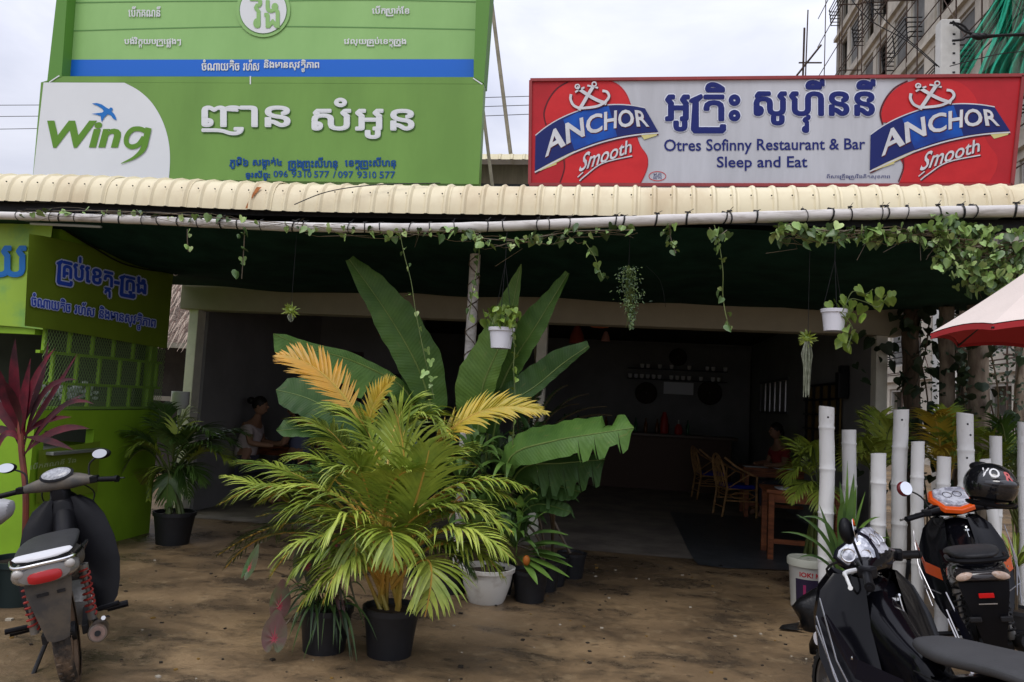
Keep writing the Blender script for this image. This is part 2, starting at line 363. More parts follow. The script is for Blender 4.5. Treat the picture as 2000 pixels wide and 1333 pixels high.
# small stones, crumbs and dead leaf bits on the wet yard
g = MB(); rs = random.Random(3)
for i in range(420):
    x = rs.uniform(-4, 2.6); y = rs.uniform(3.3, 8.2); r = rs.uniform(.003, .010)*(1 if i % 5 else 1.5)
    g.mi(0 if rs.random() < .16 else (1 if rs.random() < .7 else 2))
    g.box((x, y, r*.4), (r*2, r*rs.uniform(1, 3), r*.8), rs.uniform(0, 3))
tag(g.build('grit', [mat('pale_grit', (.42, .38, .3), .9), mat('dark_grit', (.035, .028, .02), .9), mat('leaf_litter', (.22, .13, .03), .8)]), 'fine pale grit and leaf crumbs scattered over the wet yard', 'grit', kind='stuff')
yl = MB(); yl.ell((1.55, 6.2, .02), (.035, .02, .015)); yl.ell((1.60, 6.16, .015), (.02, .03, .012)); tag(yl.build('fallen_flower', mat('yellow_petal', (.75, .55, .02), .6), smooth=True), 'small yellow flower lying on the ground beside the black bag', 'flower')

# ---------------------------------------------------------------- restaurant building
bld = thing('restaurant_building', 'open fronted restaurant with beige lintel beam, pale corner pillars and dark dining room', 'building', (-1.1, 8.7, 0))
def part(mb, name, m, root, **k):
    o = mb.build(name, m, root, **k); o.matrix_parent_inverse = Matrix.Translation(-Vector(root.location)) if tuple(root.rotation_euler) == (0, 0, 0) else root.matrix_basis.inverted(); return o
b = MB(); b.b2((-5.35, 8.7, 2.47), (3.0, 8.95, 2.86)); part(b, 'lintel_beam', M_beam, bld, bevel=.01)
b = MB(); b.b2((-5.24, 8.74, 0), (-5.12, 8.92, 2.47)); part(b, 'pillar', M_pillar, bld, bevel=.008)
b = MB(); b.b2((2.75, 8.74, 0), (2.87, 8.92, 2.47)); part(b, 'pillar', M_pillar, bld, bevel=.008)
b = MB(); b.b2((-.98, 9.1, 0), (-.86, 9.24, 2.9)); part(b, 'post', M_pillar, bld, bevel=.008)
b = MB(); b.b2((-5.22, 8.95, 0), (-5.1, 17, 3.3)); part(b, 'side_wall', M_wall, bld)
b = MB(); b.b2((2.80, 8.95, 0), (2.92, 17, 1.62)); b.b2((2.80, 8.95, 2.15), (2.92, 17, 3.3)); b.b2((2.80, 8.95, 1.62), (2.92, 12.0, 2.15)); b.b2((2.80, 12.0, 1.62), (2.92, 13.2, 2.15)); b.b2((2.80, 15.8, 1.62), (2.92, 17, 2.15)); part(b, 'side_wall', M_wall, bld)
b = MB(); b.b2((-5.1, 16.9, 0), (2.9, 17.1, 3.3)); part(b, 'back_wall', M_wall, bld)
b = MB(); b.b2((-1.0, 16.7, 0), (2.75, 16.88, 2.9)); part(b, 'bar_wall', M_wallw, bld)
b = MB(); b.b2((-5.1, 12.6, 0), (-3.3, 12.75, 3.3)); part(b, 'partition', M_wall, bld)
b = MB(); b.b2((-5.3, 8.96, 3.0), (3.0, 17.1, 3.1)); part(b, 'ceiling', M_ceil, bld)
# slatted clerestory and grille in the right wall
wf = MB(); wf.b2((2.78, 13.2, 1.58), (2.93, 15.8, 1.62)); wf.b2((2.78, 13.2, 2.15), (2.93, 15.8, 2.19)); win = part(wf, 'window', mat('window_frame', (.12, .12, .12), .6), bld)
for k in range(6): s = MB(); s.b2((2.83, 13.2+k*.45, 1.62), (2.86, 13.2+k*.45+(.36 if k < 5 else .35), 2.15)); part(s, 'slat', M_wall, bld)
grl = thing('window_grille', 'dark iron grille over amber panes on the right interior wall', 'grille', (2.74, 10.9, 0))
b = MB(); b.b2((2.755, 10.1, 1.0), (2.775, 11.75, 1.98)); part(b, 'panes', mat('amber_pane', (.30, .2, .07), .5, var=.6, vs=3), grl)
for k in range(5): b = MB(); b.b2((2.72, 10.1+k*.4, .98), (2.75, 10.14+k*.4, 2.0)); part(b, 'bar', M_black, grl)
for k in range(6): b = MB(); b.b2((2.695, 10.08, .98+k*.2), (2.718, 11.76, 1.005+k*.2)); part(b, 'bar', M_black, grl)
wl = thing('wall_lantern', 'dark wall lantern on the right interior wall', 'lantern', (2.72, 9.9, 1.95))
b = MB(); b.b2((2.66, 9.82, 1.80), (2.78, 9.98, 2.12)); part(b, 'lantern_case', M_black, wl, bevel=.01); b = MB(); b.b2((2.69, 9.85, 2.12), (2.78, 9.95, 2.2)); part(b, 'bracket', M_black, wl)
# shelf with cups, baskets, board on the bar wall
p0, p1 = P(1225, 738, 16.5), P(1420, 748, 16.5)
sh = thing('wall_shelf', 'long dark wall shelf carrying rows of cups above the bar', 'shelf', ((p0.x+p1.x)/2, 16.55, p0.z))
for dz in (0, .22): b = MB(); b.b2((p0.x, 16.45, p0.z-.02+dz), (p1.x, 16.7, p0.z+dz)); part(b, 'shelf_board', M_black, sh)
cup = MB(); cup.lathe([(.028, 0), (.04, .03), (.045, .09), (.04, .09), (.036, .02)], n=8)
cm = mat('white_china', (.8, .8, .8), .25); cup0 = None; rs = random.Random(5)
for dz in (0, .22):
    for k in range(17):
        if rs.random() < .35: continue
        loc = (p0.x+.06+k*(p1.x-p0.x-.1)/16, 16.52, p0.z+dz)
        if cup0 is None: cup0 = cup.build('cup', cm, None, smooth=True); o = cup0; o.location = loc
        else: o = cup0.copy(); C.objects.link(o); o.location = loc
        tag(o, 'small white cup on the %s board of the wall shelf above the bar' % ('upper' if dz else 'lower'), 'cup', 'cups on the wall shelf')
for lab, px, py, r in (('round dark woven basket hung on the bar wall left of the board', 1262, 768, 21), ('round dark woven basket hung on the bar wall right of the board', 1386, 768, 23), ('round dark woven basket hung high above the cup shelf', 1324, 698, 17)):
    p = P(px, py, 16.64); q = r/1500*16.6
    b = MB(); b.lathe([(.01, .03), (q*.6, .035), (q*.9, .05), (q, .02), (q*.96, 0)], p, 20, Matrix.Rotation(R(90), 3, 'X')); tag(b.build('hanging_basket', mat('dark_wicker', (.05, .035, .025), .8, var=.4, vs=20), smooth=True), lab, 'basket')
b = MB(); q0, q1 = P(1297, 746, 16.6), P(1354, 772, 16.6); b.b2((q0.x, 16.6, q1.z), (q1.x, 16.68, q0.z)); tag(b.build('notice_board', mat('pale_board', (.75, .77, .8), .6)), 'pale rectangular board below the cup shelf', 'board')
# bar counter
bc = thing('bar_counter', 'long dark bar counter in front of the back wall', 'counter', (.6, 15.4, 0))
b = MB(); b.b2((-1.2, 15.2, 0), (2.2, 15.7, 1.02)); part(b, 'counter_body', mat('dark_wood', (.07, .035, .02), .5), bc, bevel=.01); b = MB(); b.b2((-1.3, 15.1, 1.02), (2.3, 15.8, 1.08)); part(b, 'counter_top', mat('counter_top', (.08, .05, .03), .35), bc, bevel=.01)
for i, (px, py, hh) in enumerate(((1297, 838, .42), (1325, 842, .2))):
    p = P(px, py, 15.4); b = MB(); b.lathe([(.07, 0), (.08, .05), (.07, hh*.7), (.03, hh), (.02, hh)], (p.x, 15.4, 1.08), 12)
    tag(b.build('vase', mat('red_glaze', (.35, .02, .015), .35), smooth=True), ('tall red vase on the bar counter', 'short red vase on the bar counter')[i], 'vase')
b0 = MB(); b0.lathe([(.035, 0), (.037, .02), (.037, .17), (.014, .22), (.013, .28), (.001, .28)], n=10)
bm = [mat('bottle_green', (.02, .10, .04), .15), mat('bottle_brown', (.14, .05, .015), .15), mat('bottle_pale', (.5, .5, .45), .2)]; rs = random.Random(15); bms = [None]*3
for k in range(13):
    j = rs.randrange(3); loc = (-1.0+k*.2+rs.uniform(-.04, .04), 15.5+rs.uniform(-.1, .1), 1.082)
    if bms[j] is None: bms[j] = b0.build('bottle', bm[j], None, smooth=True); o = bms[j]; o.location = loc
    else: o = bms[j].copy(); C.objects.link(o); o.location = loc
    tag(o, ('green', 'brown', 'pale')[j]+' glass bottle standing on the long bar counter', 'bottle', 'bottles on the bar counter')
# left partition furniture: picture, cabinet
b = MB(); b.b2((-5.02+.15, 12.5, 1.35), (-4.3, 12.57, 2.25)); tag(b.build('picture', mat('dark_picture', (.05, .04, .04), .6, col2=(.14, .04, .05), vs=4)), 'tall dark picture on the grey partition at left', 'picture')
cb = thing('cabinet', 'black slatted cabinet against the grey partition at left', 'cabinet', (-3.6, 12.3, 0))
b = MB(); b.b2((-4.05, 12.2, 0), (-3.1, 12.55, 1.9)); part(b, 'carcass', M_black, cb)
for k in range(6): b = MB(); b.b2((-4.0+k*.16, 12.16, .1), (-3.96+k*.16, 12.195, 1.8)); part(b, 'slat', mat('grey_slat', (.16, .17, .19), .5), cb)
# pendant lamps
for i, (px, py, Y, lab) in enumerate(((1172, 622, 10.2, 'orange paper pendant lamp right of the centre leaves'), (1127, 655, 11.5, 'dim red pendant lamp left of the orange one'), (1183, 658, 12.5, 'small pale pink pendant lamp below the orange one'), (757, 640, 10.5, 'orange pendant lamp behind the tall banana leaf'))):
    p = P(px, py, Y); t = thing('pendant_lamp', lab, 'lamp', p)
    k = .6 if i in (2,) else 1
    b = MB(); b.lathe([(.12*k, -.12*k), (.10*k, .0), (.05*k, .12*k), (.02, .14*k)], (0, 0, 0), 14); b.build('lamp_shade', mat('orange_paper', (.62, .16, .06), .7) if i in (0, 3) else (mat('pink_paper', (.7, .35, .3), .7) if i == 2 else mat('red_paper', (.3, .06, .04), .7)), t, smooth=True)
    b = MB(); b.tube([(0, 0, .13*k), (0, 0, 3.0-p.z)], .005, 5); b.build('cord', M_black, t)

# ---------------------------------------------------------------- canopy: shade net, roof deck, awning sheets
b = MB(); nx, ny = 40, 14
for j in range(ny+1):
    for i in range(nx+1):
        X = -5.35+i*8.9/nx; t = j/ny; Y = 5.5+t*3.18
        z = 2.80+.02*math.sin(i*.7)*t-.08*t+.05*math.sin(t*9+i*.3)*(1-t)-.10*math.sin(t*PI)*abs(math.sin(i*.23))
        if j == ny: z = 2.76-.035*max(0, math.sin(i*.28-.6))
        b.v.append((X, Y, z))
for j in range(ny):
    for i in range(nx): a = j*(nx+1)+i; b.f.append((a, a+1, a+nx+2, a+nx+1)); b.m.append(0)
tag(b.build('shade_net', M_net, smooth=True), 'dark green shade net stretched under the canopy roof', 'net')
cn = thing('canopy_roof', 'flat canopy roof frame behind the corrugated edge', 'roof', (-1, 7, 2.9))
for q0_, q1_ in (((-5.45, 5.95, 3.20), (3.05, 9.4, 3.24)), ((-8.6, 5.95, 3.20), (-5.46, 7.5, 3.24)), ((3.06, 5.95, 3.20), (4.6, 6.25, 3.24))): b = MB(); b.b2(q0_, q1_); part(b, 'roof_deck', mat('grey_roof_sheet', (.3, .29, .26), .7), cn)
for k in range(9): b = MB(); b.b2((-5.3+k*1.0, 5.62, 2.98), (-5.25+k*1.0, 8.7, 3.06)); part(b, 'rafter', M_dark, cn)
b = MB(); b.b2((-8.6, 5.60, 2.90), (4.6, 5.66, 2.97)); part(b, 'purlin', M_dark, cn)
b = MB(); b.b2((-5.4, 7.2, 3.08), (3.0, 7.3, 3.19)); part(b, 'purlin', M_dark, cn)
b = MB(); b.b2((-5.4, 9.2, 2.87), (3.0, 9.4, 3.19)); part(b, 'back_board', M_dark, cn)
aw = thing('awning', 'cream corrugated metal roof edge running along the whole frontage', 'awning', (-1, 5.55, 3))
def awz(X): return 2.925+.012*math.sin(X*.9)+(.02*(X-1) if X > 1 else 0)+(.012*(-3-X) if X < -3 else 0)
prof = [(5.50, 0), (5.505, .06), (5.52, .13), (5.55, .19), (5.60, .235), (5.68, .265), (5.80, .285), (6.1, .295)]
X = -7.6; PER = .14; rs = random.Random(2)
while X < 4.5:
    b = MB(); cols = []; tilt = rs.uniform(-.006, .006)
    for r in range(5):
        for dx, dh in ((0, 0), (.088, 0), (.098, .013), (.114, .016), (.13, .0)): cols.append((X+r*PER+dx, dh))
    cols.append((X+5*PER+.004, .003))
    n = len(prof)
    for cx, dh in cols:
        for k, (Y, z) in enumerate(prof):
            k0, k1 = prof[max(k-1, 0)], prof[min(k+1, n-1)]; t = Vector((0, k1[0]-k0[0], k1[1]-k0[1])).normalized()
            b.v.append((cx, Y-t.z*dh, awz(cx)+z+t.y*dh+tilt))
    for i in range(len(cols)-1):
        for k in range(n-1): a = i*n+k; b.f.append((a, a+n, a+n+1, a+1)); b.m.append(0)
    part(b, 'roof_sheet', M_cream, aw, smooth=True, ang=30)
    X += 5*PER
b = MB()
for k in range(84): xx = -7.55+k*.14; b.ell((xx+(.03), 5.515, awz(xx)+.16), (.006, .008, .006), 6, 4)
o = part(b, 'screw', M_dark, aw); o['kind'] = 'stuff'
b = MB(); p = P(480, 395, 5.49); b.add([(p.x, 5.49, awz(p.x)+.01), (p.x+.02, 5.49, awz(p.x)+.01), (p.x+.05, 5.50, awz(p.x)+.1), (p.x+.10, 5.53, awz(p.x)+.19), (p.x+.06, 5.53, awz(p.x)+.19), (p.x+.03, 5.498, awz(p.x)+.1)], [(0, 1, 2, 5), (5, 2, 3, 4)]); part(b, 'rust_streak', M_rust, aw)
b = MB(); b.tube(spline([P(575, 400, 5.44), P(640, 375, 5.44), P(730, 362, 5.5), P(860, 358, 5.6)], 6), .004, 5); tag(b.build('wire', M_black), 'loose black wire lying over the roof edge', 'wire')
# second sheet edge over the booth, left
b = MB(); cols = []
for k in range(22):
    for dx, dh in ((0, 0), (.088, 0), (.098, .018), (.118, .018), (.13, .0)): cols.append((-7.8+k*.14+dx, dh))
for cx, dh in cols: b.v += [(cx, 5.75, 2.845-dh), (cx, 6.6, 2.93-dh), (cx, 5.75, 2.86-dh)]
for i in range(len(cols)-1): a = i*3; b.f += [(a, a+1, a+4, a+3), (a+2, a, a+3, a+5)]; b.m += [0, 0]
o = b.build('booth_eave', M_cream, smooth=True, ang=30); tag(o, 'cream corrugated eave low over the green booth', 'roof sheet')

# long bent bamboo/pipe rail under the awning, with its joints and cable ties
pipe = thing('eave_pole', 'long sagging whitewashed bamboo pole tied beneath the corrugated roof edge', 'pole', (-1, 5.3, 2.8))
ppx = [(-60, 420), (100, 424), (250, 429), (400, 436), (560, 443), (750, 446), (930, 444), (1100, 438), (1300, 430), (1500, 424), (1700, 418), (1850, 415), (2060, 411)]
pp = [P(x, y, 5.3) for x, y in ppx]; sp_ = spline(pp, 6)
rr = [.031+.010*i/len(sp_)+(.003 if i % 6 == 0 else 0) for i in range(len(sp_))]
b = MB(); b.tube(sp_, rr, 12); part(b, 'pole', M_pvc, pipe, smooth=True)
tb = MB(); tb.tube([(0, math.cos(a)*.045, math.sin(a)*.045) for a in [k*PI/5 for k in range(10)]], .0036, 4, closed=True); tb.box((0, 0, .05), (.022, .014, .010)); tb.tube([(0, 0, .05), (.02, .01, .075)], .002, 3); tie0 = None
rs = random.Random(4)
for i in range(46):
    t = (i+.4+rs.uniform(-.4, .5))/46*(len(sp_)-1); q = sp_[int(t)].lerp(sp_[min(int(t)+1, len(sp_)-1)], t-int(t))
    if tie0 is None: o = tb.build('cable_tie', M_black, pipe); tie0 = o
    else: o = share(tie0, 'cable_tie', pipe)
    o.location = q-pipe.location; o.rotation_euler = (rs.uniform(-.5, .5), rs.uniform(-.2, .2), rs.uniform(-.35, .35)); s_ = .8+.25*i/46; o.scale = (s_*rs.uniform(.8, 2), s_, s_)
# support post for the pole, wrapped with wire
sp0 = P(931, 455, 6.25)
pst = thing('canopy_post', 'slim pale post wound with vine wire rising behind the big leaves to the net', 'post', (sp0.x, 6.25, 0))
b = MB(); b.tube([(0, 0, 0), (0, 0, 3.0)], .045, 12); b.build('post', M_pvc, pst, smooth=True)
b = MB(); b.tube([(math.cos(t*.9)*.050, math.sin(t*.9)*.050, 1.6+t*.028) for t in range(0, 50)], .005, 4); b.tube([(math.cos(-t*.8)*.050, math.sin(-t*.8)*.050, 1.7+t*.036) for t in range(0, 36)], .005, 4); b.build('wire_wrap', M_bark, pst)

# ---------------------------------------------------------------- lime booth (front left)
XW = -4.745; Y0, Y1 = 5.78, 7.52
bt = thing('payment_booth', 'lime green street booth with mesh window, open counter and solid lower wall', 'booth', (-6, 6.6, 0))
b = MB(); b.b2((-8.5, Y0, 0), (XW, Y0+.08, 1.27)); b.b2((-8.5, Y0, 1.9), (-4.83, Y0+.08, 2.86)); b.b2((-8.5, Y1-.08, 0), (-4.83, Y1, 2.86)); part(b, 'end_wall', M_lime, bt)
# side wall with counter slot 0.93..1.06
za, zb = .93, 1.10; ya, yb = 5.9, 6.52
b = MB(); b.b2((XW-.08, Y0+.08, 0), (XW, Y1, za)); b.b2((XW-.08, Y0+.08, zb), (XW, Y1, 1.27)); b.b2((XW-.08, yb, za), (XW, Y1, zb)); b.b2((XW-.08, Y0+.081, za), (XW, ya, zb))
part(b, 'side_wall', M_lime, bt)
b = MB(); b.b2((XW-.08, Y0+.08, 2.0), (XW, Y1, 2.86)); part(b, 'fascia', M_lime, bt)
b = MB(); b.b2((XW-.4, ya, za-.03), (XW+.10, yb+.05, za-.003)); part(b, 'counter_shelf', mat('steel_shelf', (.35, .37, .35), .35, metal=.6), bt, bevel=.004)
b = MB(); b.b2((XW-.6, ya-.05, .6), (XW-.45, yb+.05, 1.26)); part(b, 'counter_back', M_concd, bt)
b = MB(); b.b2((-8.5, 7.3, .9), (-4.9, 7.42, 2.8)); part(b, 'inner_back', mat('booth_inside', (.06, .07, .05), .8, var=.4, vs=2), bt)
for z in (1.29, 1.50, 1.76, 2.0): b = MB(); b.b2((XW-.06, Y0, z-.012), (XW-.02, Y1, z+.012)); part(b, 'mesh_rail', M_lime, bt)
for r, z in enumerate((1.30, 1.51, 1.77)):
    for k in range(6):
        yy = Y0+.05+k*.3+(.12 if r % 2 else 0)
        if yy < Y1: b = MB(); b.b2((XW-.055, yy, z), (XW-.025, yy+.022, z+(.19 if r == 0 else .24))); part(b, 'mesh_upright', M_lime, bt)
b = MB(); step = .034
for s_ in (1, -1):
    k = -40
    while k < 90:
        y = Y0+k*step; k += 1; pts = []
        a0 = Vector((XW+.004+(.003 if s_ > 0 else 0), y, 1.28)); dz = .98-.26; a1 = Vector((a0.x, y+s_*dz*.62, 2.0))
        if s_ < 0: a0 = Vector((a0.x, y, 1.28)); a1 = Vector((a0.x, y-dz*.62, 2.0))
        # clip to the opening
        t0, t1 = 0, 1; dy = a1.y-a0.y
        for lim, sg in ((Y0, 1), (Y1, -1)):
            f0, f1 = (a0.y-lim)*sg, (a1.y-lim)*sg
            if f0 < 0 and f1 < 0: t0 = 2; break
            if f0 < 0: t0 = max(t0, f0/(f0-f1))
            elif f1 < 0: t1 = min(t1, f0/(f0-f1))
        if t0 >= t1: continue
        p, q = a0.lerp(a1, t0), a0.lerp(a1, t1); b.tube([p, q], .0022, 3, cap=False)
o = part(b, 'wire_mesh', mat('mesh_green', (.16, .26, .08), .5, metal=.3), bt); o['kind'] = 'stuff'
b = MB(); b.b2((-5.6, 6.2, 1.3), (-5.0, 7.0, 1.34)); part(b, 'inner_desk', mat('desk', (.2, .19, .17), .6), bt)
for i in range(2):
    b = MB(); q = Vector((-5.2, 6.45+i*.42, 1.42)); rs = random.Random(i)
    for k in range(40): b.ell(q+Vector((rs.gauss(0, .06), rs.gauss(0, .10), rs.gauss(0, .04))), (.03, .035, .02), 5, 3)
    tag(b.build('plastic_bundle', mat('clear_plastic', (.75, .78, .8), .25)), ('crumpled pale plastic bundle nearer the street behind the mesh window', 'crumpled pale plastic bundle at the far end behind the mesh window')[i], 'bundle')
# banners
def sx(x, y, lift=0): return PX(x, y, XW+.02+lift)
bn = thing('booth_banner', 'olive green vinyl banner with blue Khmer lettering across the booth side wall', 'banner', (XW, 6.6, 2.2))
top = curve2([(57, 457), (110, 466), (190, 486), (270, 512), (318, 533), (341, 536)], 5); bot = curve2([(48, 637), (110, 645), (200, 660), (280, 674), (326, 681)], 6)
n = min(len(top), len(bot)); top = top[:n]; V = []
ut = [top[int(i*(len(top)-1)/19)] for i in range(20)]; ub = [bot[int(i*(len(bot)-1)/19)] for i in range(20)]
b = MB()
for i in range(20):
    for j in range(9): t = j/8; x = ut[i][0]*(1-t)+ub[i][0]*t; y = ut[i][1]*(1-t)+ub[i][1]*t; b.v.append(sx(x, y, .006*math.sin(i*.9+j*.5)+.006))
for i in range(19):
    for j in range(8): a = i*9+j; b.f.append((a, a+1, a+10, a+9)); b.m.append(0)
part(b, 'vinyl', M_banner, bn, smooth=True)
def btext(s, q, name, off, m2, m1):
    a = Art(lambda x, y, l: sx(x, y, .022+l)); f = quadmap(*q)
    a.text(khm(s), f, m2, 0, off[1]); a.text(khm(s), f, m1, .005, off[0]); o = a.build(name, None); o.parent = bn; o.matrix_parent_inverse = Matrix.Translation(-bn.location); return o
btext('\u1782\u17d2\u179a\u1794\u17cb\u1781\u17c1\u178f\u17d2\u178f-\u1780\u17d2\u179a\u17bb\u1784', ((110, 562), (284, 594), (286, 536), (112, 492)), 'lettering', (1.3, 4), M_bwhite, M_bblue)
btext('\u1785\u17c6\u178e\u17b6\u1799\u178f\u17b7\u1785 \u179a\u17a0\u17d0\u179f \u1793\u17b7\u1784\u1798\u17b6\u1793\u179f\u17bb\u179c\u178f\u17d2\u1790\u17b7\u1797\u17b6\u1796', ((61, 610), (302, 650), (305, 618), (62, 572)), 'lettering', (.4, 2.2), M_bwhite, M_bblue)
fb = thing('front_banner', 'pale lime banner with one big blue Khmer letter wrapping the booth corner', 'banner', (-5.5, Y0-.03, 2.2))
q0 = sx(54, 640); b = MB(); zt, zb_ = 2.86, q0.z
for i in range(13):
    for j in range(7): b.v.append((XW+.01-i*.2, Y0-.03+.012*math.sin(i*1.3+j), zb_+(zt-zb_)*j/6+.02*math.sin(i*.8)*(j == 0)))
for i in range(12):
    for j in range(6): a = i*7+j; b.f.append((a, a+7, a+8, a+1)); b.m.append(0)
part(b, 'vinyl', M_banner2, fb, smooth=True)
a = Art(lambda x, y, l: P(x, y, Y0-.05-l)); a.text(khm('\u1799'), boxmap(-22, 482, 50, 540), S_bird, 0, 2); o = a.build('lettering', None); o.parent = fb; o.matrix_parent_inverse = Matrix.Translation(-fb.location)
# counter banner
cb_ = thing('counter_banner', 'small olive banner with faint pale lettering hung under the booth counter', 'banner', (XW, 6.3, .8))
b = MB(); qs = [PX(x, y, XW+.03) for x, y in ((76, 880), (196, 862), (190, 962), (70, 985))]
b.add(qs, [(3, 2, 1, 0)]); part(b, 'vinyl', M_banner, cb_)
a = Art(lambda x, y, l: PX(x, y, XW+.034+l)); a.text(khm('\u1794\u17be\u1780\u1782\u178e\u1793\u17b8 \u179c\u17b8\u1784'), quadmap((58, 918), (148, 903), (150, 893), (60, 906)), mat('faint_print', (.42, .5, .3), .5), 0); o = a.build('lettering', None); o.parent = cb_; o.matrix_parent_inverse = Matrix.Translation(-cb_.location)
# tube light, camera and cable on the fascia
p = P(120, 441, 5.6); b = MB(); b.tube([P(60, 437, 5.72), P(198, 443, 5.72)], .012, 8); tag(b.build('tube_light', mat('dull_tube', (.6, .66, .66), .3), smooth=True), 'unlit fluorescent tube under the booth eave', 'lamp')
b = MB(); b.tube(spline([PX(130, 452, XW+.03), PX(180, 482, XW+.05), PX(240, 515, XW+.05), PX(300, 529, XW+.05), PX(335, 530, XW+.05)], 6), .007, 6); tag(b.build('cable', M_black, smooth=True), 'black cable looping across the booth fascia to the camera', 'cable')
p = PX(344, 535, XW+.06); sc_ = thing('security_camera', 'small white bullet camera at the far top corner of the booth', 'camera', p)
b = MB(); b.tube([(-.03, .03, 0), (.02, -.04, -.005)], .022, 12); b.build('camera_body', M_white, sc_, smooth=True, bevel=.002); b = MB(); b.tube([(-.05, .04, .01), (-.1, .05, .02)], .011, 8); b.build('mount', M_white, sc_)
b = MB(); b.tube([(.021, -.041, -.005), (.024, -.047, -.0055)], .015, 10); b.build('lens', M_black, sc_)

# thatched hut and clutter seen in the gap behind the booth
th = thing('thatched_hut', 'shaggy thatched roof of a hut seen in the gap beside the green booth', 'hut', (-7, 12, 0))
b = MB(); rs = random.Random(9)
for i in range(1500):
    x = rs.uniform(-9, -5.6); t = rs.random(); y = 11.2+t*1.6; z = 2.25+t*2.0; l = rs.uniform(.15, .4); q = Vector((x, y, z)); e = q+Vector((rs.uniform(-.08, .08), -l*.55, -l*.8)); wd = rs.uniform(.01, .03)
    b.mi(0 if rs.random() < .6 else 1); b.add([q, q+Vector((wd, 0, 0)), e+Vector((wd*.3, 0, 0)), e], [(0, 1, 2, 3)])
b.mi(2); b.add([(-9, 11.4, 2.2), (-5.55, 11.4, 2.2), (-5.55, 13, 4.25), (-9, 13, 4.25)], [(0, 1, 2, 3)])
o = part(b, 'thatch', [mat('thatch_pale', (.42, .33, .27), .9), mat('thatch_brown', (.16, .10, .08), .9), M_thatch], th); o['kind'] = 'stuff'
b = MB(); b.b2((-9, 12.4, 0), (-5.6, 12.6, 2.2)); part(b, 'wall', mat('hut_wall', (.07, .06, .055), .9, var=.5, vs=2), th)
b = MB(); b.b2((-9, 11.3, 2.12), (-5.5, 11.4, 2.2)); part(b, 'eave_beam', mat('pale_wood', (.4, .37, .32), .8), th)
b = MB(); b.b2((-9, 12.3, 1.25), (-5.6, 12.38, 1.33)); part(b, 'rail', mat('pale_wood', (.4, .37, .32), .8), th)
b = MB(); b.tube([(-5.02, 7.75, 0), (-5.02, 7.75, 2.0)], .03, 10); tag(b.build('wooden_post', mat('red_brown_post', (.13, .06, .04), .7, var=.4, vs=8), smooth=True), 'thin red brown post between booth and cream pillar', 'post')
for z in (1.55, 1.62, 1.69): b = MB(); b.lathe([(.034, -.012), (.045, 0), (.034, .012)], (-5.02, 7.75, z), 10); tag(b.build('post_ring', M_black), {1.55: 'lowest', 1.62: 'middle', 1.69: 'topmost'}[z]+' of three black rings on the red brown post', 'ring')
b = MB(); q = P(352, 782, 8.3); b.lathe([(.06, -.1), (.1, -.05), (.1, .1)], q, 12, cap=True); b.tube([q+Vector((0, 0, -.1)), Vector((q.x, q.y, 0))], .02, 8); tag(b.build('wash_basin', mat('ceramic', (.65, .66, .66), .3), smooth=True), 'small white wash basin on a stem behind the left pillar', 'basin')
# ---------------------------------------------------------------- green signs
YS = 7.6
def inv(root): return Matrix.Translation(-Vector(root.location))
def aart(plane): return Art(plane)
def abuild(a, name, root): o = a.build(name, None); o.parent = root; o.matrix_parent_inverse = inv(root); return o
def slab(pts, Yf, th): # a plate with a front face given in photo pixels at depth Yf
    q = [P(x, y, Yf) for x, y in pts]; n = len(q); b = MB(); b.add(q+[v+Vector((0, th, 0)) for v in q], [tuple(range(n))[::-1], tuple(range(n, 2*n))]+[(i, (i+1) % n, (i+1) % n+n, i+n) for i in range(n)]); return b
LS = thing('shop_sign', 'lower green shop sign with white logo corner and ornate white Khmer name', 'sign', P(500, 350, YS))
part(slab([(80, 161), (945, 165), (935, 360), (64, 346)], YS, .12), 'board', G1, LS)
a = Art(lambda x, y, l: P(x, y, YS-.004-l))
a.poly([(85, 161.5), (243, 162)]+curve2([(243, 162), (272, 178), (298, 203), (318, 238), (329, 275), (332, 310), (330, 350)], 5)[1:]+[(64.5, 346)], S_white, 0)
abuild(a, 'logo_panel', LS)
a = Art(lambda x, y, l: P(x, y, YS-.010-l))
a.text(txt('Win', .035, .22), boxmap(92, 236, 236, 289), S_logo, 0)
a.rib(curve2([(283, 256), (272, 252), (258, 254), (248, 266), (247, 280), (256, 287), (270, 283), (281, 268)], 4), 9.5, S_logo, .002)
a.rib(curve2([(290, 250), (285, 272), (279, 292), (262, 308), (236, 320)], 5), [12]*8+[12, 11, 11, 10, 9, 8, 7, 6, 5, 4, 3, 2, 1, 1, 1][:13], S_logo, .004)
zb = lambda pts: [(x/2.962, y/2.962) for x, y in pts]
a.poly(zb([(530, 600), (560, 597), (590, 606), (612, 622), (630, 632), (640, 622), (650, 626), (652, 636), (645, 645), (660, 660), (670, 680), (674, 698), (655, 688), (640, 668), (622, 662), (604, 680), (588, 706), (584, 690), (582, 672), (555, 664), (528, 660), (560, 656), (590, 652), (600, 644), (590, 630), (565, 614)]), S_bird, .001)
abuild(a, 'logo', LS)
a = Art(lambda x, y, l: P(x, y, YS-.006-l))
def name_text(a, s, q, off=1.7, dx=1.5, dy=2.5):
    x0, y0, x1, y1 = q; a.text(khm(s), boxmap(x0+dx, y0+dy, x1+dx, y1+dy), S_sh, 0, off); a.text(khm(s), boxmap(*q), S_white, .005, off)
name_text(a, '\u1789\u17b6\u1793', (395, 208, 566, 263)); name_text(a, '\u179f\u17c6\u17a2\u17bc\u1793', (610, 193, 808, 270))
abuild(a, 'lettering', LS)
a = Art(lambda x, y, l: P(x, y, YS-.006-l))
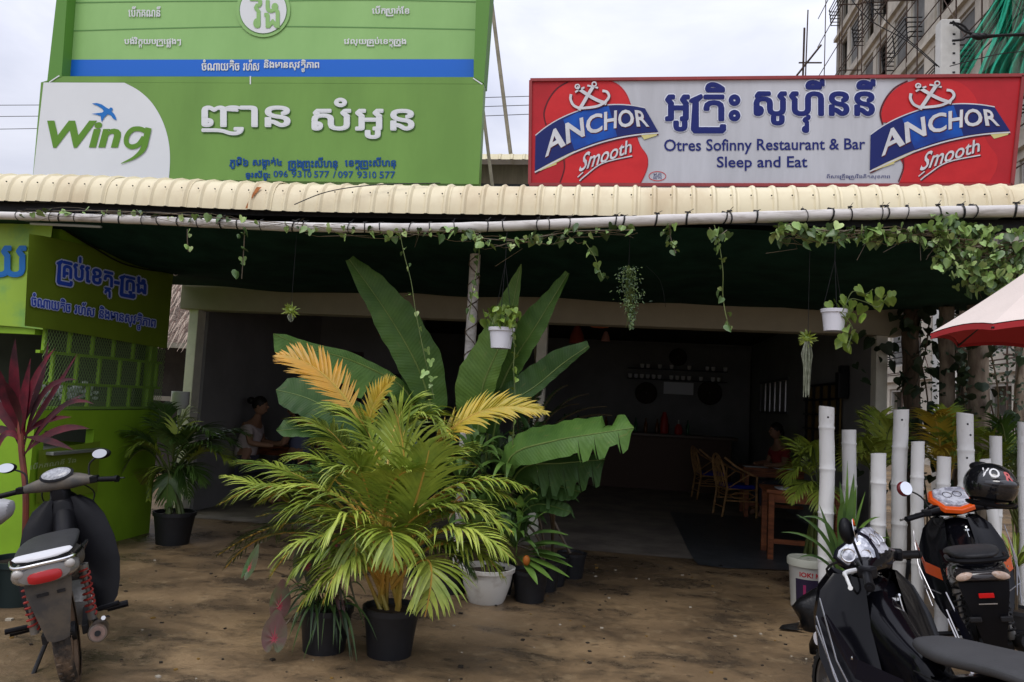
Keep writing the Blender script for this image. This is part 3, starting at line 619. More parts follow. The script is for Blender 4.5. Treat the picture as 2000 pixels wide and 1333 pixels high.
for s, q in (('\u1797\u17bc\u1798\u17b7\u17e6', (448, 307, 484, 330)), ('\u179f\u1784\u17d2\u1780\u17b6\u178f\u17cb\u17e4', (494, 308, 550, 331)), ('\u1780\u17d2\u179a\u17bb\u1784\u1796\u17d2\u179a\u17c7\u179f\u17b8\u17a0\u1793\u17bb', (562, 308, 659, 333)), ('\u1781\u17c1\u178f\u17d2\u178f\u1796\u17d2\u179a\u17c7\u179f\u17b8\u17a0\u1793\u17bb', (674, 308, 773, 333)), ('\u1791\u17bc\u179a\u179f\u17d0\u1796\u17d2\u1791:', (480, 334, 527, 353))):
    a.text(khm(s), boxmap(*q), S_tb, 0, .7)
for s, x0, x1 in (('096', 534, 562), ('93', 569, 589), ('10', 594, 608), ('577', 613, 643), ('/', 650, 656), ('097', 660, 690), ('93', 697, 717), ('10', 721, 735), ('577', 741, 772)):
    a.text(txt(s, .012), boxmap(x0, 333.5+(x0-534)*.008, x1, 346.5+(x0-534)*.01), S_tb, 0)
abuild(a, 'address_lettering', LS)
US = thing('billboard', 'tall light green billboard with blue band and round white emblem above the shop sign', 'sign', P(520, 150, YS+.2))
YB = YS+.14
part(slab([(120, 151), (925, 151), (935, -160), (148, -160)], YB, .06), 'panel', G2, US)
b = slab([(92, 160), (120, 150), (142, -160), (128, -160)], YS, .2); part(b, 'frame_side', G3, US)
b = slab([(945, 163), (925, 151), (935, -160), (969, -160)], YS, .2); part(b, 'frame_side', G3, US)
b = slab([(82, 160.7), (945, 164.5), (925, 151), (120, 149.5)], YS+.004, .19); part(b, 'frame_bottom', G1, US)
a = Art(lambda x, y, l: P(x, y, YS-.003-l)); a.rib([(96, 161), (116, 148)], 2.2, S_white, 0); a.rib([(942, 165), (924, 153)], 2.2, S_white, 0); a.rib([(489, 149), (489, 165)], 2.5, S_white, 0); abuild(a, 'miter_strip', US)
a = Art(lambda x, y, l: P(x, y, YB-.004-l)); a.poly([(120, 117), (925, 116), (925, 151), (119, 149)], S_blue, 0); abuild(a, 'blue_band', US)
for y0, y1, y2 in ((6, 2, 2), (61, 52, 56), (-48, -50, -52)):
    a = Art(lambda x, y, l: P(x, y, YB-.003-l)); a.rib(curve2([(130, y0), (320, (y0+y1)/2-1), (520, y1), (720, y2-2), (929, y2+2)], 6), 2.0, GL, 0); abuild(a, 'seam', US)
a = Art(lambda x, y, l: P(x, y, YB-.012-l)); a.poly(circ(514, 20, 53, 53), G2, 0); a.poly(circ(514, 20, 47, 47), GL, .003); a.poly(circ(514, 20, 45.5, 45.5), S_white, .006)
a.text(khm('\u179c\u17b8\u1784'), boxmap(488, -16, 545, 54), G2, .010, 1.4); abuild(a, 'emblem', US)
a = Art(lambda x, y, l: P(x, y, YB-.009-l))
for s, q in (('\u1794\u17be\u1780\u1782\u178e\u1793\u17b8', (251, 13, 313, 33)), ('\u1794\u17be\u1780\u1794\u17d2\u179a\u17b6\u1780\u17cb\u1781\u17c2', (727, 12, 799, 32)), ('\u1794\u1784\u17cb\u179c\u17b7\u1780\u17d2\u1780\u1799\u1794\u178f\u17d2\u179a\u1795\u17d2\u179f\u17c1\u1784\u17d7', (243, 73, 353, 93)), ('\u179c\u17c1\u179b\u17bb\u1799\u1782\u17d2\u179a\u1794\u17cb\u1781\u17c1\u178f\u17d2\u178f\u1780\u17d2\u179a\u17bb\u1784', (672, 73, 793, 93)), ('\u1785\u17c6\u178e\u17b6\u1799\u178f\u17b7\u1785', (394, 117, 467, 138)), ('\u179a\u17a0\u17d0\u179f', (475, 117, 506, 138)), ('\u1793\u17b7\u1784\u1798\u17b6\u1793\u179f\u17bb\u179c\u178f\u17d2\u1790\u17b7\u1797\u17b6\u1796', (516, 117, 623, 141))):
    a.text(khm(s), boxmap(*q), S_white, 0, .5)
abuild(a, 'lettering', US)
b = MB(); b.tube([P(96, 161, YS+.01)+Vector((0, .3, 0)), Vector((P(96, 161, YS).x, YS+.3, 3.2))], .04, 8); part(b, 'support', M_dark, US)
b = MB(); b.tube([P(930, 161, YS+.01)+Vector((0, .3, 0)), Vector((P(930, 161, YS).x, YS+.3, 3.2))], .04, 8); part(b, 'support', M_dark, US)
# ---------------------------------------------------------------- red and silver board
YA = 7.5
RB = thing('restaurant_sign', 'wide silver board with two red and blue beer emblems and navy Khmer lettering', 'sign', P(1500, 360, YA))
part(slab([(1036, 157), (1999, 147), (1976, 364), (1034, 361)], YA, .14), 'board', A_grey, RB)
def rim(p, q): b = MB(); b.beam(P(*p, YA-.01), P(*q, YA-.01), .03, .03); part(b, 'frame_bar', A_frame, RB)
rim((1036, 157), (1999, 148)); rim((1034, 361), (1976, 363)); rim((1036.5, 158), (1034.5, 360)); rim((1998, 149), (1976, 362))
z3 = lambda pts: [(1000+x/3.602, 130+y/3.602) for x, y in pts]
def logo(right):
    a = Art(lambda x, y, l: P(x, y, YA-.005-l)); fn0 = lambda x, y: (x, y)
    fr = (lambda x, y: (1698.8+(x-1044.4)*1.135, y-1.6)) if right else fn0
    a.fn = fr
    if not right:
        a.poly([(1038, 159)]+z3([(690, 98)])+z3(curve2([(690, 98), (755, 132), (805, 190), (835, 262), (850, 300)], 4))[1:]+z3([(850, 480)])+z3(curve2([(880, 490), (905, 560), (950, 625), (958, 690), (940, 755), (905, 826)], 4))+[(1036, 360)], A_red, 0)
    else:
        a.fn = fn0; z7 = lambda pts: [(1580+x/4.443, y/4.443) for x, y in pts]
        a.poly(z7(curve2([(985, 662), (880, 715), (780, 805), (705, 925), (672, 1060)], 4))+[(1733, 270), (1752, 300)]+curve2([(1762, 318), (1765, 332), (1761, 348), (1754, 361)], 4)+[(1974, 361.5), (1996, 150)], A_red, 0); a.fn = fr
    # lighter disc, its dark edge
    disc = z3(curve2([(240, 400), (232, 330), (262, 240), (320, 165), (400, 115), (500, 98), (620, 98), (700, 110), (770, 160), (812, 220), (832, 275)], 4))
    a.rib(z3(curve2([(240, 415), (225, 330), (258, 235), (318, 155), (395, 108)], 5)), 3.0, A_dk, .001)
    a.poly(disc+z3([(800, 300), (500, 400)]), A_red2, .002)
    a.poly(z3(curve2([(375, 640), (375, 720), (345, 820)], 4))+z3([(900, 820)])+z3(curve2([(938, 750), (952, 690), (945, 630), (900, 560), (870, 500)], 4)), A_red2, .002)
    a.rib(z3(curve2([(362, 640), (368, 720), (338, 818)], 4)), 2.4, A_dk, .0025)
    # ribbon shadow, gold ends, navy band
    low = [(160, 742), (300, 668), (440, 600), (600, 540), (760, 498), (900, 476), (1030, 466)]
    topb = [(165, 490), (240, 430), (340, 370), (470, 315), (600, 285), (720, 272), (840, 278), (935, 295)]
    cl, ct = z3(curve2(low, 5)), z3(curve2(topb, 5))
    a.poly([(x+1, y+5) for x, y in cl][::-1]+[(x+1, y+5) for x, y in ct], A_dk, .003)
    a.poly(z3([(195, 735), (315, 650), (312, 690)]), A_gold, .0035); a.poly(z3([(905, 480), (1025, 470), (1015, 488), (930, 515)]), A_gold, .0035); a.poly(z3([(160, 740), (320, 650), (440, 592), (445, 606), (310, 680), (200, 735)]), A_gold, .004)
    a.rib([(x, y+1) for x, y in cl], 2.6, A_silv, .005); a.rib([(x, y-1) for x, y in ct], 2.2, A_silv, .005)
    a.poly([(x, y-1.5) for x, y in cl][::-1]+ct, A_navy, .006)
    mid0, mid1 = curve2([(440, 590), (600, 528), (740, 492)], 5), curve2([(360, 375), (500, 312), (680, 280)], 5)
    a.poly(z3(mid0)[::-1]+z3(mid1), A_mid, .007)
    V, F = txt('ANCHOR', .022)
    bt_ = [(222, 650), (445, 520), (640, 455), (800, 428), (975, 426)]; tp_ = [(238, 468), (430, 378), (640, 322), (800, 304), (935, 312)]
    cb2, ct2 = curve2(bt_, 12), curve2(tp_, 12)
    def at_(c, s): k = min(max(s, 0), 1)*(len(c)-1); i = int(min(k, len(c)-2)); f = k-i; return (c[i][0]*(1-f)+c[i+1][0]*f, c[i][1]*(1-f)+c[i+1][1]*f)
    def fw(s, t):
        s2 = .02+.96*s; p, q = at_(cb2, s2), at_(ct2, s2); x, y = p[0]*(1-t)+q[0]*t, p[1]*(1-t)+q[1]*t; return z3([(x, y)])[0]
    a.text((V, F), lambda s, t: (fw(s, t)[0]+1.2, fw(s, t)[1]+1.6), A_dk, .009); a.text((V, F), fw, A_silv, .012)
    # crossed anchors
    st = [[(450, 135), (545, 215), (640, 262)], [(575, 130), (520, 215), (470, 300)]]
    arcs = [[(418, 200), (412, 240), (440, 285), (500, 295), (580, 290), (650, 255), (682, 215), (668, 180), (640, 170)], [(445, 262), (420, 232)], [(655, 225), (680, 200)]]
    for dx, m_, l_ in ((1.5, A_dk, .013), (0, A_silv, .016)):
        q = lambda pts, n=5: [(x+dx, y+dx) for x, y in z3(curve2(pts, n))]
        a.rib(q([(455, 148), (540, 205), (600, 238), (665, 262)]), 6.5, m_, l_); a.rib(q([(572, 140), (535, 200), (500, 260), (470, 308)]), 6.5, m_, l_+.001)
        a.rib(q([(415, 196), (412, 232), (432, 272), (470, 292), (520, 292), (600, 280), (655, 250), (682, 212), (668, 180), (636, 172)]), 5, m_, l_+.002)
        a.rib(q([(445, 182), (470, 165), (510, 148)]), 3.5, m_, l_); a.rib(q([(530, 135), (570, 142), (605, 152)]), 3.5, m_, l_)
        for cx, cy in ((460, 142), (578, 125)): a.rib([(x+dx, y+dx) for x, y in z3(circ(cx, cy, 15, 15, 12))+z3([(cx+15, cy)])], 2.6, m_, l_+.003)
    # script word with underline
    V2, F2 = txt('Smooth', .012, .3)
    fs = quadmap((468, 745), (852, 600), (830, 515), (492, 612))
    for dx, m_, l_ in ((1.6, A_dk, .006), (0, A_silv, .009)):
        a.text((V2, F2), lambda s, t: (z3([fs(s, t)])[0][0]+dx, z3([fs(s, t)])[0][1]+dx), m_, l_)
        a.rib([(x+dx, y+dx) for x, y in z3(curve2([(474, 806), (520, 765), (640, 680), (845, 630)], 5))], 2.2, m_, l_); a.rib([(x+dx, y+dx) for x, y in z3([(462, 780), (500, 745)])], 2, m_, l_)
    abuild(a, 'emblem', RB)
logo(False); logo(True)
a = Art(lambda x, y, l: P(x, y, YA-.005-l))
for s, q in (('\u17a2\u17bc\u178f\u17d2\u179a\u17b7\u17c7', (1301, 163, 1444, 259)), ('\u179f\u17bc\u17a0\u17d2\u179c\u17b8\u1793\u1793\u17b8', (1474, 157, 1708, 258))):
    a.text(khm(s), boxmap(*q), A_out, 0, 4.2); a.text(khm(s), boxmap(*q), A_txt, .005, 2.2)
abuild(a, 'khmer_lettering', RB)
a = Art(lambda x, y, l: P(x, y, YA-.005-l))
a.text(txt('Otres Sofinny Restaurant & Bar', .014), quadmap((1297, 303), (1690, 299), (1690, 270), (1297, 272.5)), A_txt, 0)
a.text(txt('Sleep and Eat', .014), quadmap((1400, 334), (1577, 334), (1577, 305), (1400, 306)), A_txt, 0)
a.text(khm('\u1796\u17b7\u179f\u17b6\u1782\u17d2\u179a\u17bf\u1784\u179f\u17d2\u179a\u179c\u17b9\u1784\u1782\u17b7\u178f\u179f\u17bb\u1781\u1797\u17b6\u1796'), boxmap(1615, 340, 1738, 351), A_txt, 0)
a.rib(circ(1284, 344.5, 16.5, 9, 28)+[(1300.5, 344.5)], 1.3, A_red2, 0); 
for yy, s in ((341, '\u1798\u1793'), (345, '\u1797\u1796\u17a0'), (349, '\u1793\u178f')): a.text(khm(s), boxmap(1276, yy-2, 1292, yy+1.5), A_txt, 0)
abuild(a, 'small_lettering', RB)
for x in (1060, 1500, 1950):
    b = MB(); q = P(x, 200, YA); b.tube([(q.x, YA+.2, 3.2), (q.x, YA+.2, q.z)], .03, 6); part(b, 'support', M_dark, RB)

# ---------------------------------------------------------------- shed behind, leaning poles, overhead wires
sd_ = thing('rear_shed', 'cream roofed brown walled shed behind the gap between the two signs', 'shed', (-1.3, 10.5, 3))
qa, qb = P(930, 292, 10.3), P(1045, 292, 10.3)
b = MB(); cols = []
for k in range(16):
    for dx, dh in ((0, 0), (.1, 0), (.115, .02), (.14, .02), (.155, 0)): cols.append((qa.x-.3+k*.17+dx, dh))
for cx, dh in cols: b.v += [(cx, 10.3-dh, qa.z-.14), (cx, 10.35-dh, qa.z-.05), (cx, 11.3, qa.z+.1)]
for i in range(len(cols)-1): a_ = i*3; b.f += [(a_, a_+3, a_+4, a_+1), (a_+1, a_+4, a_+5, a_+2)]; b.m += [0, 0]
part(b, 'roof_sheet', M_cream, sd_, smooth=True, ang=30)
b = MB(); b.b2((qa.x-.3, 10.5, 3.25), (qa.x+2.4, 10.7, qa.z-.15)); part(b, 'wall', mat('brown_sheet_wall', (.19, .15, .10), .85, var=.3, vs=4, stretch=(6, 1, .5)), sd_)
b = MB(); b.b2((qa.x-.3, 10.46, qa.z-.52), (qa.x+2.4, 10.5, qa.z-.44)); part(b, 'batten', M_dark, sd_)
for i, (x0, y0, x1, y1, Y, lab) in enumerate(((957, -20, 1001, 330, 11.5, 'long weathered bamboo prop leaning beside the billboard, reaching the top of the picture'), (943, 212, 962, 365, 9.6, 'shorter weathered bamboo prop leaning behind the sign edge'))):
    q, r_ = P(x0, y0, Y), P(x1, y1, Y); r_ = q+(r_-q)*((q.z)/(q.z-r_.z)); b = MB(); b.tube([q, q.lerp(r_, .5), r_], .03 if i == 0 else .022, 8); tag(b.build('bamboo_prop', mat('weathered_bamboo', (.34, .30, .22), .8, var=.4, vs=5), smooth=True), lab, 'prop')
for i, (xa, ya, xb, yb_) in enumerate(((-200, 206, 1300, 180), (-200, 229, 1300, 196), (-200, 255, 1300, 212))):
    q, r_ = P(xa, ya, 24), P(xb, yb_, 24); m_ = (q+r_)/2-Vector((0, 0, .25)); b = MB(); b.tube(bez(q, m_, r_, 14), .012, 4); tag(b.build('overhead_wire', M_dark), ('topmost', 'middle', 'lowest')[i]+' of three thin wires crossing the sky behind the signs', 'wire', None)

# ---------------------------------------------------------------- concrete building under construction, right
XB = 11.6; FH = 3.3; ZT = 33.6; BY0, BY1 = 9.0, 44.5; BAY = 4.4
cb2_ = thing('concrete_building', 'unfinished grey concrete apartment block rising behind the right side', 'building', (XB+4, 27, 0))
nb = int((BY1-BY0)/BAY); bay = (BY1-BY0)/nb; NF = 10
w1 = MB()
for f in range(NF+1): w1.b2((XB, BY0, f*FH-.38), (XB+.35, BY1, f*FH+.55)) if f else w1.b2((XB, BY0, 0), (XB+.35, BY1, .7))
part(w1, 'spandrel', M_conc, cb2_)
w1 = MB()
for k in range(nb+1): y = BY0+k*bay; w1.b2((XB+.02, max(y-.5, BY0), 0), (XB+.33, min(y+.5, BY1), ZT))
for k in range(nb): y = BY0+(k+.5)*bay; w1.b2((XB+.03, y-.22, 0), (XB+.32, y+.22, ZT))
part(w1, 'pier', M_conc, cb2_)
w1 = MB()
for f in range(1, NF+1): w1.b2((XB-.16, BY0-.1, f*FH-.1), (XB+.01, BY1+.05, f*FH+.08))
part(w1, 'floor_band', M_conc, cb2_)
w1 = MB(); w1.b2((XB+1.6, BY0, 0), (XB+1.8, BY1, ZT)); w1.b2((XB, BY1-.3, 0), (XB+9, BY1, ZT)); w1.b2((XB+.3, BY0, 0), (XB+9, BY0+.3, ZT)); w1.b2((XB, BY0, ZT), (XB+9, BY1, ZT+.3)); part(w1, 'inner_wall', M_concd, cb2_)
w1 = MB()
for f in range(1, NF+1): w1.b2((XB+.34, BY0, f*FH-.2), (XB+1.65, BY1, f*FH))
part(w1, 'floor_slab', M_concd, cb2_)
fr = MB(); hw, hh = (bay-1.44)/4, 1.18
for a_, b_ in (((0, -hw, -hh), (.1, -hw+.09, hh)), ((0, hw-.09, -hh), (.1, hw, hh)), ((0, -hw+.09, hh-.1), (.1, hw-.09, hh)), ((-.03, -hw+.09, -hh), (.12, hw-.09, -hh+.09))): fr.b2(a_, b_)
fr0 = None; glaz = MB(); glaz.b2((.04, -hw+.09, -hh+.09), (.06, hw-.09, hh-.1)); gz0 = None; rs = random.Random(12)
for f in range(NF):
    for k in range(nb*2):
        y = BY0+(k//2)*bay+(.5+hw if k % 2 == 0 else bay/2+.22+hw); z = f*FH+.55+hh
        if f == 0: z += .0
        if fr0 is None: o = part(fr, 'window', mat('window_surround', (.42, .41, .38), .8), cb2_); fr0 = o; o.matrix_parent_inverse = Matrix(); 
        else: o = share(fr0, 'window', cb2_)
        o.location = Vector((XB+.10, y, z))-cb2_.location
        if rs.random() < .35:
            if gz0 is None: g_ = glaz.build('pane', mat('board_infill', (.16, .16, .15), .7, var=.4, vs=1), o); gz0 = g_
            else: g_ = share(gz0, 'pane', o)
# balcony rails
rail0 = None; rl = MB()
for j in range(5): rl.tube([(0, -1.6, -.4+j*.2), (-.45-.03*j, -1.6, -.4+j*.2), (-.5-.03*j, -1.5, -.4+j*.2), (-.5-.03*j, 1.5, -.4+j*.2), (-.45, 1.6, -.4+j*.2), (0, 1.6, -.4+j*.2)], .028, 4)
for j in range(3): rl.beam((-.5, -1.45+j*1.45, -.5), (-.6, -1.45+j*1.45, .45), .04, .04)
for f in range(1, NF):
    for k in range(0, nb, 2):
        kk = k+(f % 2)
        if kk >= nb: continue
        if rail0 is None: o = part(rl, 'balcony_rail', M_dark, cb2_); rail0 = o; o.matrix_parent_inverse = Matrix()
        else: o = share(rail0, 'balcony_rail', cb2_)
        o.location = Vector((XB-.02, BY0+(kk+.5)*bay, f*FH+1.0))-cb2_.location
# scaffold of thin rusty tubes
sf = thing('scaffolding', 'thin rusty tube scaffolding covering the face of the concrete block', 'scaffold', (XB-1, 27, 0))
XS = XB-.95; k = 0
v0 = None
for i in range(11):
    y = BY0+.3+i*3.4
    for X_ in (XS, XS+.8):
        if v0 is None: b = MB(); b.tube([(0, 0, 0), (0, 0, ZT-1)], .028, 5); v0 = b.build('upright', M_rod, sf); o = v0
        else: o = share(v0, 'upright', sf)
        o.location = Vector((X_, min(y, BY1), 0))-sf.location; o.rotation_euler = (random.uniform(-.003, .003), 0, 0)
h0 = None
for j in range(1, 19):
    for X_ in (XS-.04, XS+.84):
        if (j % 2 == 0) or X_ < XS:
            if h0 is None: b = MB(); b.tube([(0, BY0-27, 0), (0, BY1-27+.2, 0)], .024, 5); h0 = b.build('ledger', M_rod, sf); o = h0
            else: o = share(h0, 'ledger', sf)
            o.location = Vector((X_, 27, j*1.75+random.uniform(-.1, .1)))-sf.location; o.rotation_euler = (random.uniform(-.006, .006), 0, 0)
t0 = None
for j in range(1, 19):
    for i in range(0, 10, 2):
        if t0 is None: b = MB(); b.tube([(0, 0, 0), (1.25, 0, 0)], .03, 5); t0 = b.build('transom', M_rod, sf); o = t0
        else: o = share(t0, 'transom', sf)
        o.location = Vector((XS-.1, BY0+.3+(i+(j % 2))*3.4, j*1.75+.06))-sf.location
b = MB()
for i in range(0, 9, 3):
    for j in range(0, 4): y = BY0+.3+i*2.7; z = j*7; b.tube([(XS-.08, y, z), (XS-.08, y+5.4, z+7)], .018, 4)
part(b, 'brace', M_rod, sf)
b = MB(); q = P(1578, 20, 40); b.tube([q, (q.x-.2, 40, 8)], .035, 5); q = P(1571, 55, 40); b.tube([q, (q.x-.1, 40, 8)], .055, 5); b.beam(P(1560, 123, 40), P(1605, 123, 40), .06, .06); b.tube([P(1556, 148, 40), P(1604, 88, 40)], .05, 4); part(b, 'corner_pole', M_rod, sf)
# draped green debris netting
for i, (pts, wd, dep, lab) in enumerate((([(1985, -40), (1960, 5), (1925, 60), (1890, 110), (1856, 165)], 46, 17, 'bunched green debris net slanting down toward the utility pole'),
        ([(2000, -50), (1985, 10), (1965, 70), (1945, 120), (1928, 180)], 62, 16.5, 'thick green debris net bundle in the middle of the three'),
        ([(2060, -50), (2040, 20), (2005, 80), (1980, 130), (1968, 190)], 90, 16, 'loose green debris net spilling off the right edge'))):
    c2 = curve2(pts, 6); b = MB(); n = len(c2); rs = random.Random(i+40); ph = [rs.uniform(0, 6) for _ in range(6)]; W = 26
    for k, (x, y) in enumerate(c2):
        t = k/(n-1)
        for j in range(W+1):
            u = j/W*2-1; ww = wd*(.62+.45*t); fold = .22*math.sin(u*15+ph[0]+t*1.3)+.12*math.sin(u*31+ph[1])
            b.v.append(P(x+u*ww/2+3*math.sin(t*5+u*3+ph[2]), y+4*math.sin(u*4+ph[3])*t, dep+fold))
    for k in range(n-1):
        for j in range(W): a_ = k*(W+1)+j; b.f.append((a_, a_+1, a_+W+2, a_+W+1)); b.m.append(0)
    tag(b.build('debris_net', M_gnet, smooth=True, ang=0), lab, 'net')
# utility pole with cables
q = P(1851, 44, 13); up = thing('utility_pole', 'square precast concrete utility pole with holes standing behind the red emblem board', 'pole', (q.x, 13, 0))
b = MB(); b.b2((-.15, -.12, 0), (.15, .12, q.z)); b.build('pole_shaft', mat('pole_concrete', (.62, .61, .57), .8, var=.2, vs=3), up, bevel=.02)
b = MB()
for k in range(26): b.b2((.03, -.125, q.z-.12-k*.16), (.07, -.119, q.z-.09-k*.16))
b.build('pole_hole', M_dark, up)
for i, (pts, lab) in enumerate((([(1855, 45), (1880, 50), (1905, 75), (1940, 72), (2040, 62)], 'upper thick black cable looping right from the utility pole'), ([(1860, 42), (1885, 62), (1915, 68), (1960, 70), (2040, 68)], 'second thick black cable looping right from the utility pole'), ([(1860, 80), (1880, 78), (1900, 72), (2040, 66)], 'short black cable joining the knot right of the utility pole'),
        ([(1680, -10), (1740, 50), (1800, 100), (1835, 132)], 'thin cable falling from upper left to the utility pole'), ([(1655, -10), (1700, 40), (1770, 80), (1830, 130)], 'thin cable lower and left of its neighbour falling to the utility pole'), ([(1855, 130), (1900, 118), (1960, 105), (2040, 98)], 'sagging thin cable under the green nets'))):
    b = MB(); b.tube(spline([P(x, y, 12.8-.03*i) for x, y in pts], 6), .020 if i < 3 else .008, 5); tag(b.build('cable', M_dark, smooth=True), lab, 'cable')
b = MB(); q = P(1908, 72, 12.75); b.ell(q, (.10, .05, .05), 10, 6, Matrix.Rotation(.3, 3, 'Y')); b.ell(q+Vector((.09, 0, .01)), (.07, .04, .05), 8, 5); tag(b.build('cable_knot', M_black, smooth=True), 'black knot of cables hanging right of the utility pole', 'cable knot')
# ---------------------------------------------------------------- plant builders
def leafmat(n, c, c2, r=.42, vs=5, sv=.12, spec=.5, st=(1, 1, 1)): return mat(n, c, r, col2=c2, vs=vs, seedvar=sv, spec=spec, stretch=st)
L_areca = leafmat('areca_green', (.31, .38, .045), (.12, .19, .022)); L_arecad = leafmat('areca_shaded_green', (.08, .15, .025), (.035, .08, .016))  # second areca green is darkened to stand in for fronds getting less light
L_yel = leafmat('areca_yellow', (.52, .34, .03), (.30, .26, .03)); L_or = leafmat('areca_orange', (.62, .30, .02), (.42, .26, .03)); L_lime = leafmat('areca_lime', (.40, .46, .07), (.19, .27, .035))
L_rach = leafmat('rachis_orange', (.60, .32, .06), (.42, .34, .06), sv=.05); L_rachg = leafmat('rachis_green', (.13, .16, .04), (.06, .10, .02))
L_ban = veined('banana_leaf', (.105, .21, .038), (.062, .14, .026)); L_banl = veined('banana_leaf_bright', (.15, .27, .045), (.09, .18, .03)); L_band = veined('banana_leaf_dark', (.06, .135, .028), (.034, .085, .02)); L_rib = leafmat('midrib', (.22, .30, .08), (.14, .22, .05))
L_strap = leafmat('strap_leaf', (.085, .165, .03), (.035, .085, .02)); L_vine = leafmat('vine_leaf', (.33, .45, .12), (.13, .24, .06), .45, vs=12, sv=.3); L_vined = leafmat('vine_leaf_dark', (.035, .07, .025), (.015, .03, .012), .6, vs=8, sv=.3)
L_hoya = leafmat('heart_leaf', (.27, .36, .06), (.12, .22, .03), .35, vs=20, sv=.2); L_fern = leafmat('fern_green', (.04, .085, .025), (.02, .05, .018))
L_red = leafmat('cordyline_red', (.15, .010, .022), (.035, .006, .010), .5, vs=7, sv=.3, spec=.2); L_redd = leafmat('cordyline_dark', (.075, .010, .016), (.02, .006, .008), .5, vs=6, sv=.3, spec=.2)
L_pink = leafmat('caladium_pink', (.40, .03, .06), (.22, .015, .03)); L_calg = leafmat('caladium_green', (.05, .10, .03), (.09, .035, .03)); L_moss = leafmat('grey_moss', (.32, .34, .26), (.16, .18, .12), .9, vs=20)
M_soil = mat('soil', (.05, .035, .025), .95, var=.5, vs=20); M_wpot = mat('white_plastic_pot', (.76, .76, .82), .4, var=.06, vs=5); M_cpot = mat('white_glazed_pot', (.66, .65, .60), .4, col2=(.36, .31, .24), vs=5, ramp=(.28, .5)); M_stem = leafmat('brown_stem', (.14, .10, .05), (.07, .05, .03))
M_bpot = mat('black_nursery_pot', (.016, .017, .020), .5, var=.35, vs=8, spec=.4)

def strip(mb, pts, side, wd, fold=0.0, up=Vector((0, 0, 1))):
    n = len(pts); vs = []; fs = []
    for i, p in enumerate(pts):
        w_ = wd[i] if isinstance(wd, (list, tuple)) else wd; s = side[i] if isinstance(side, list) else side
        if fold: vs += [p+s*w_+up*fold*w_, p, p-s*w_+up*fold*w_]
        else: vs += [p+s*w_, p-s*w_]
    k = 3 if fold else 2
    for i in range(n-1):
        for j in range(k-1): fs.append((i*k+j, i*k+j+1, i*k+k+j+1, i*k+k+j))
    mb.add(vs, fs)
def frond(root, base, mid, tip, ll=.3, n=26, m=(None, None), up=Vector((0, 0, 1)), rs=random, droop=.5, wd=.0108, start=.22, lift=.25, name='frond', ang=(1.0, .45)):
    """feather palm frond: an arched rachis with two ranks of drooping leaflets"""
    base, mid, tip = Vector(base), Vector(mid), Vector(tip)
    c = mid*2-(base+tip)*.5; pts = bez(base, c, tip, 16); b = MB()
    Lr = sum((pts[i+1]-pts[i]).length for i in range(16))
    b.mi(1).tube(pts, [.012*(1-.8*i/16)*min(1, Lr)+.0015 for i in range(17)], 5); b.mi(0)
    n = max(8, int(n*1.3)); wd *= rs.uniform(.8, 1.1); ll *= rs.uniform(.95, 1.2); ch_ = rs.randrange(n)
    for i in range(n):
        t = start+(1-start)*(i+.5)/n; u = (t-start)/(1-start); f = t*16; k = min(int(f), 15); p = pts[k].lerp(pts[k+1], f-k); tg = (pts[k+1]-pts[k]).normalized()
        sd = tg.cross(up); sd = sd.normalized() if sd.length > .15 else tg.cross(Vector((0, -1, 0))).normalized()
        l = ll*(math.sin(PI*min(.97, .16+u*.86))**.7)*rs.uniform(.88, 1.08); a = ang[0]*(1-u)+ang[1]*u
        for s in (1, -1):
            aa = a+rs.uniform(-.14, .14); d = (sd*s*math.sin(aa)+tg*math.cos(aa)+up*lift*rs.uniform(.4, 1.3)).normalized()
            if rs.random() < .04: continue
            q = [p.copy()]; dd = d.copy(); g_ = droop*rs.uniform(.7, 1.3)
            for j in range(5): dd = (dd+Vector((0, 0, -1))*g_*.22*(j+.6)/2).normalized(); q.append(q[-1]+dd*l/5)
            side = d.cross(sd.cross(tg)).normalized() if d.cross(sd.cross(tg)).length > .1 else tg
            sw = wd*(.7+.5*math.sin(PI*u)); strip(b, q, side, [sw*.5, sw, sw*1.0, sw*.8, sw*.45, .0006], fold=.25, up=up)
    o = b.build(name, [m[0], m[1]], root, smooth=False); o.matrix_parent_inverse = inv(root); return o
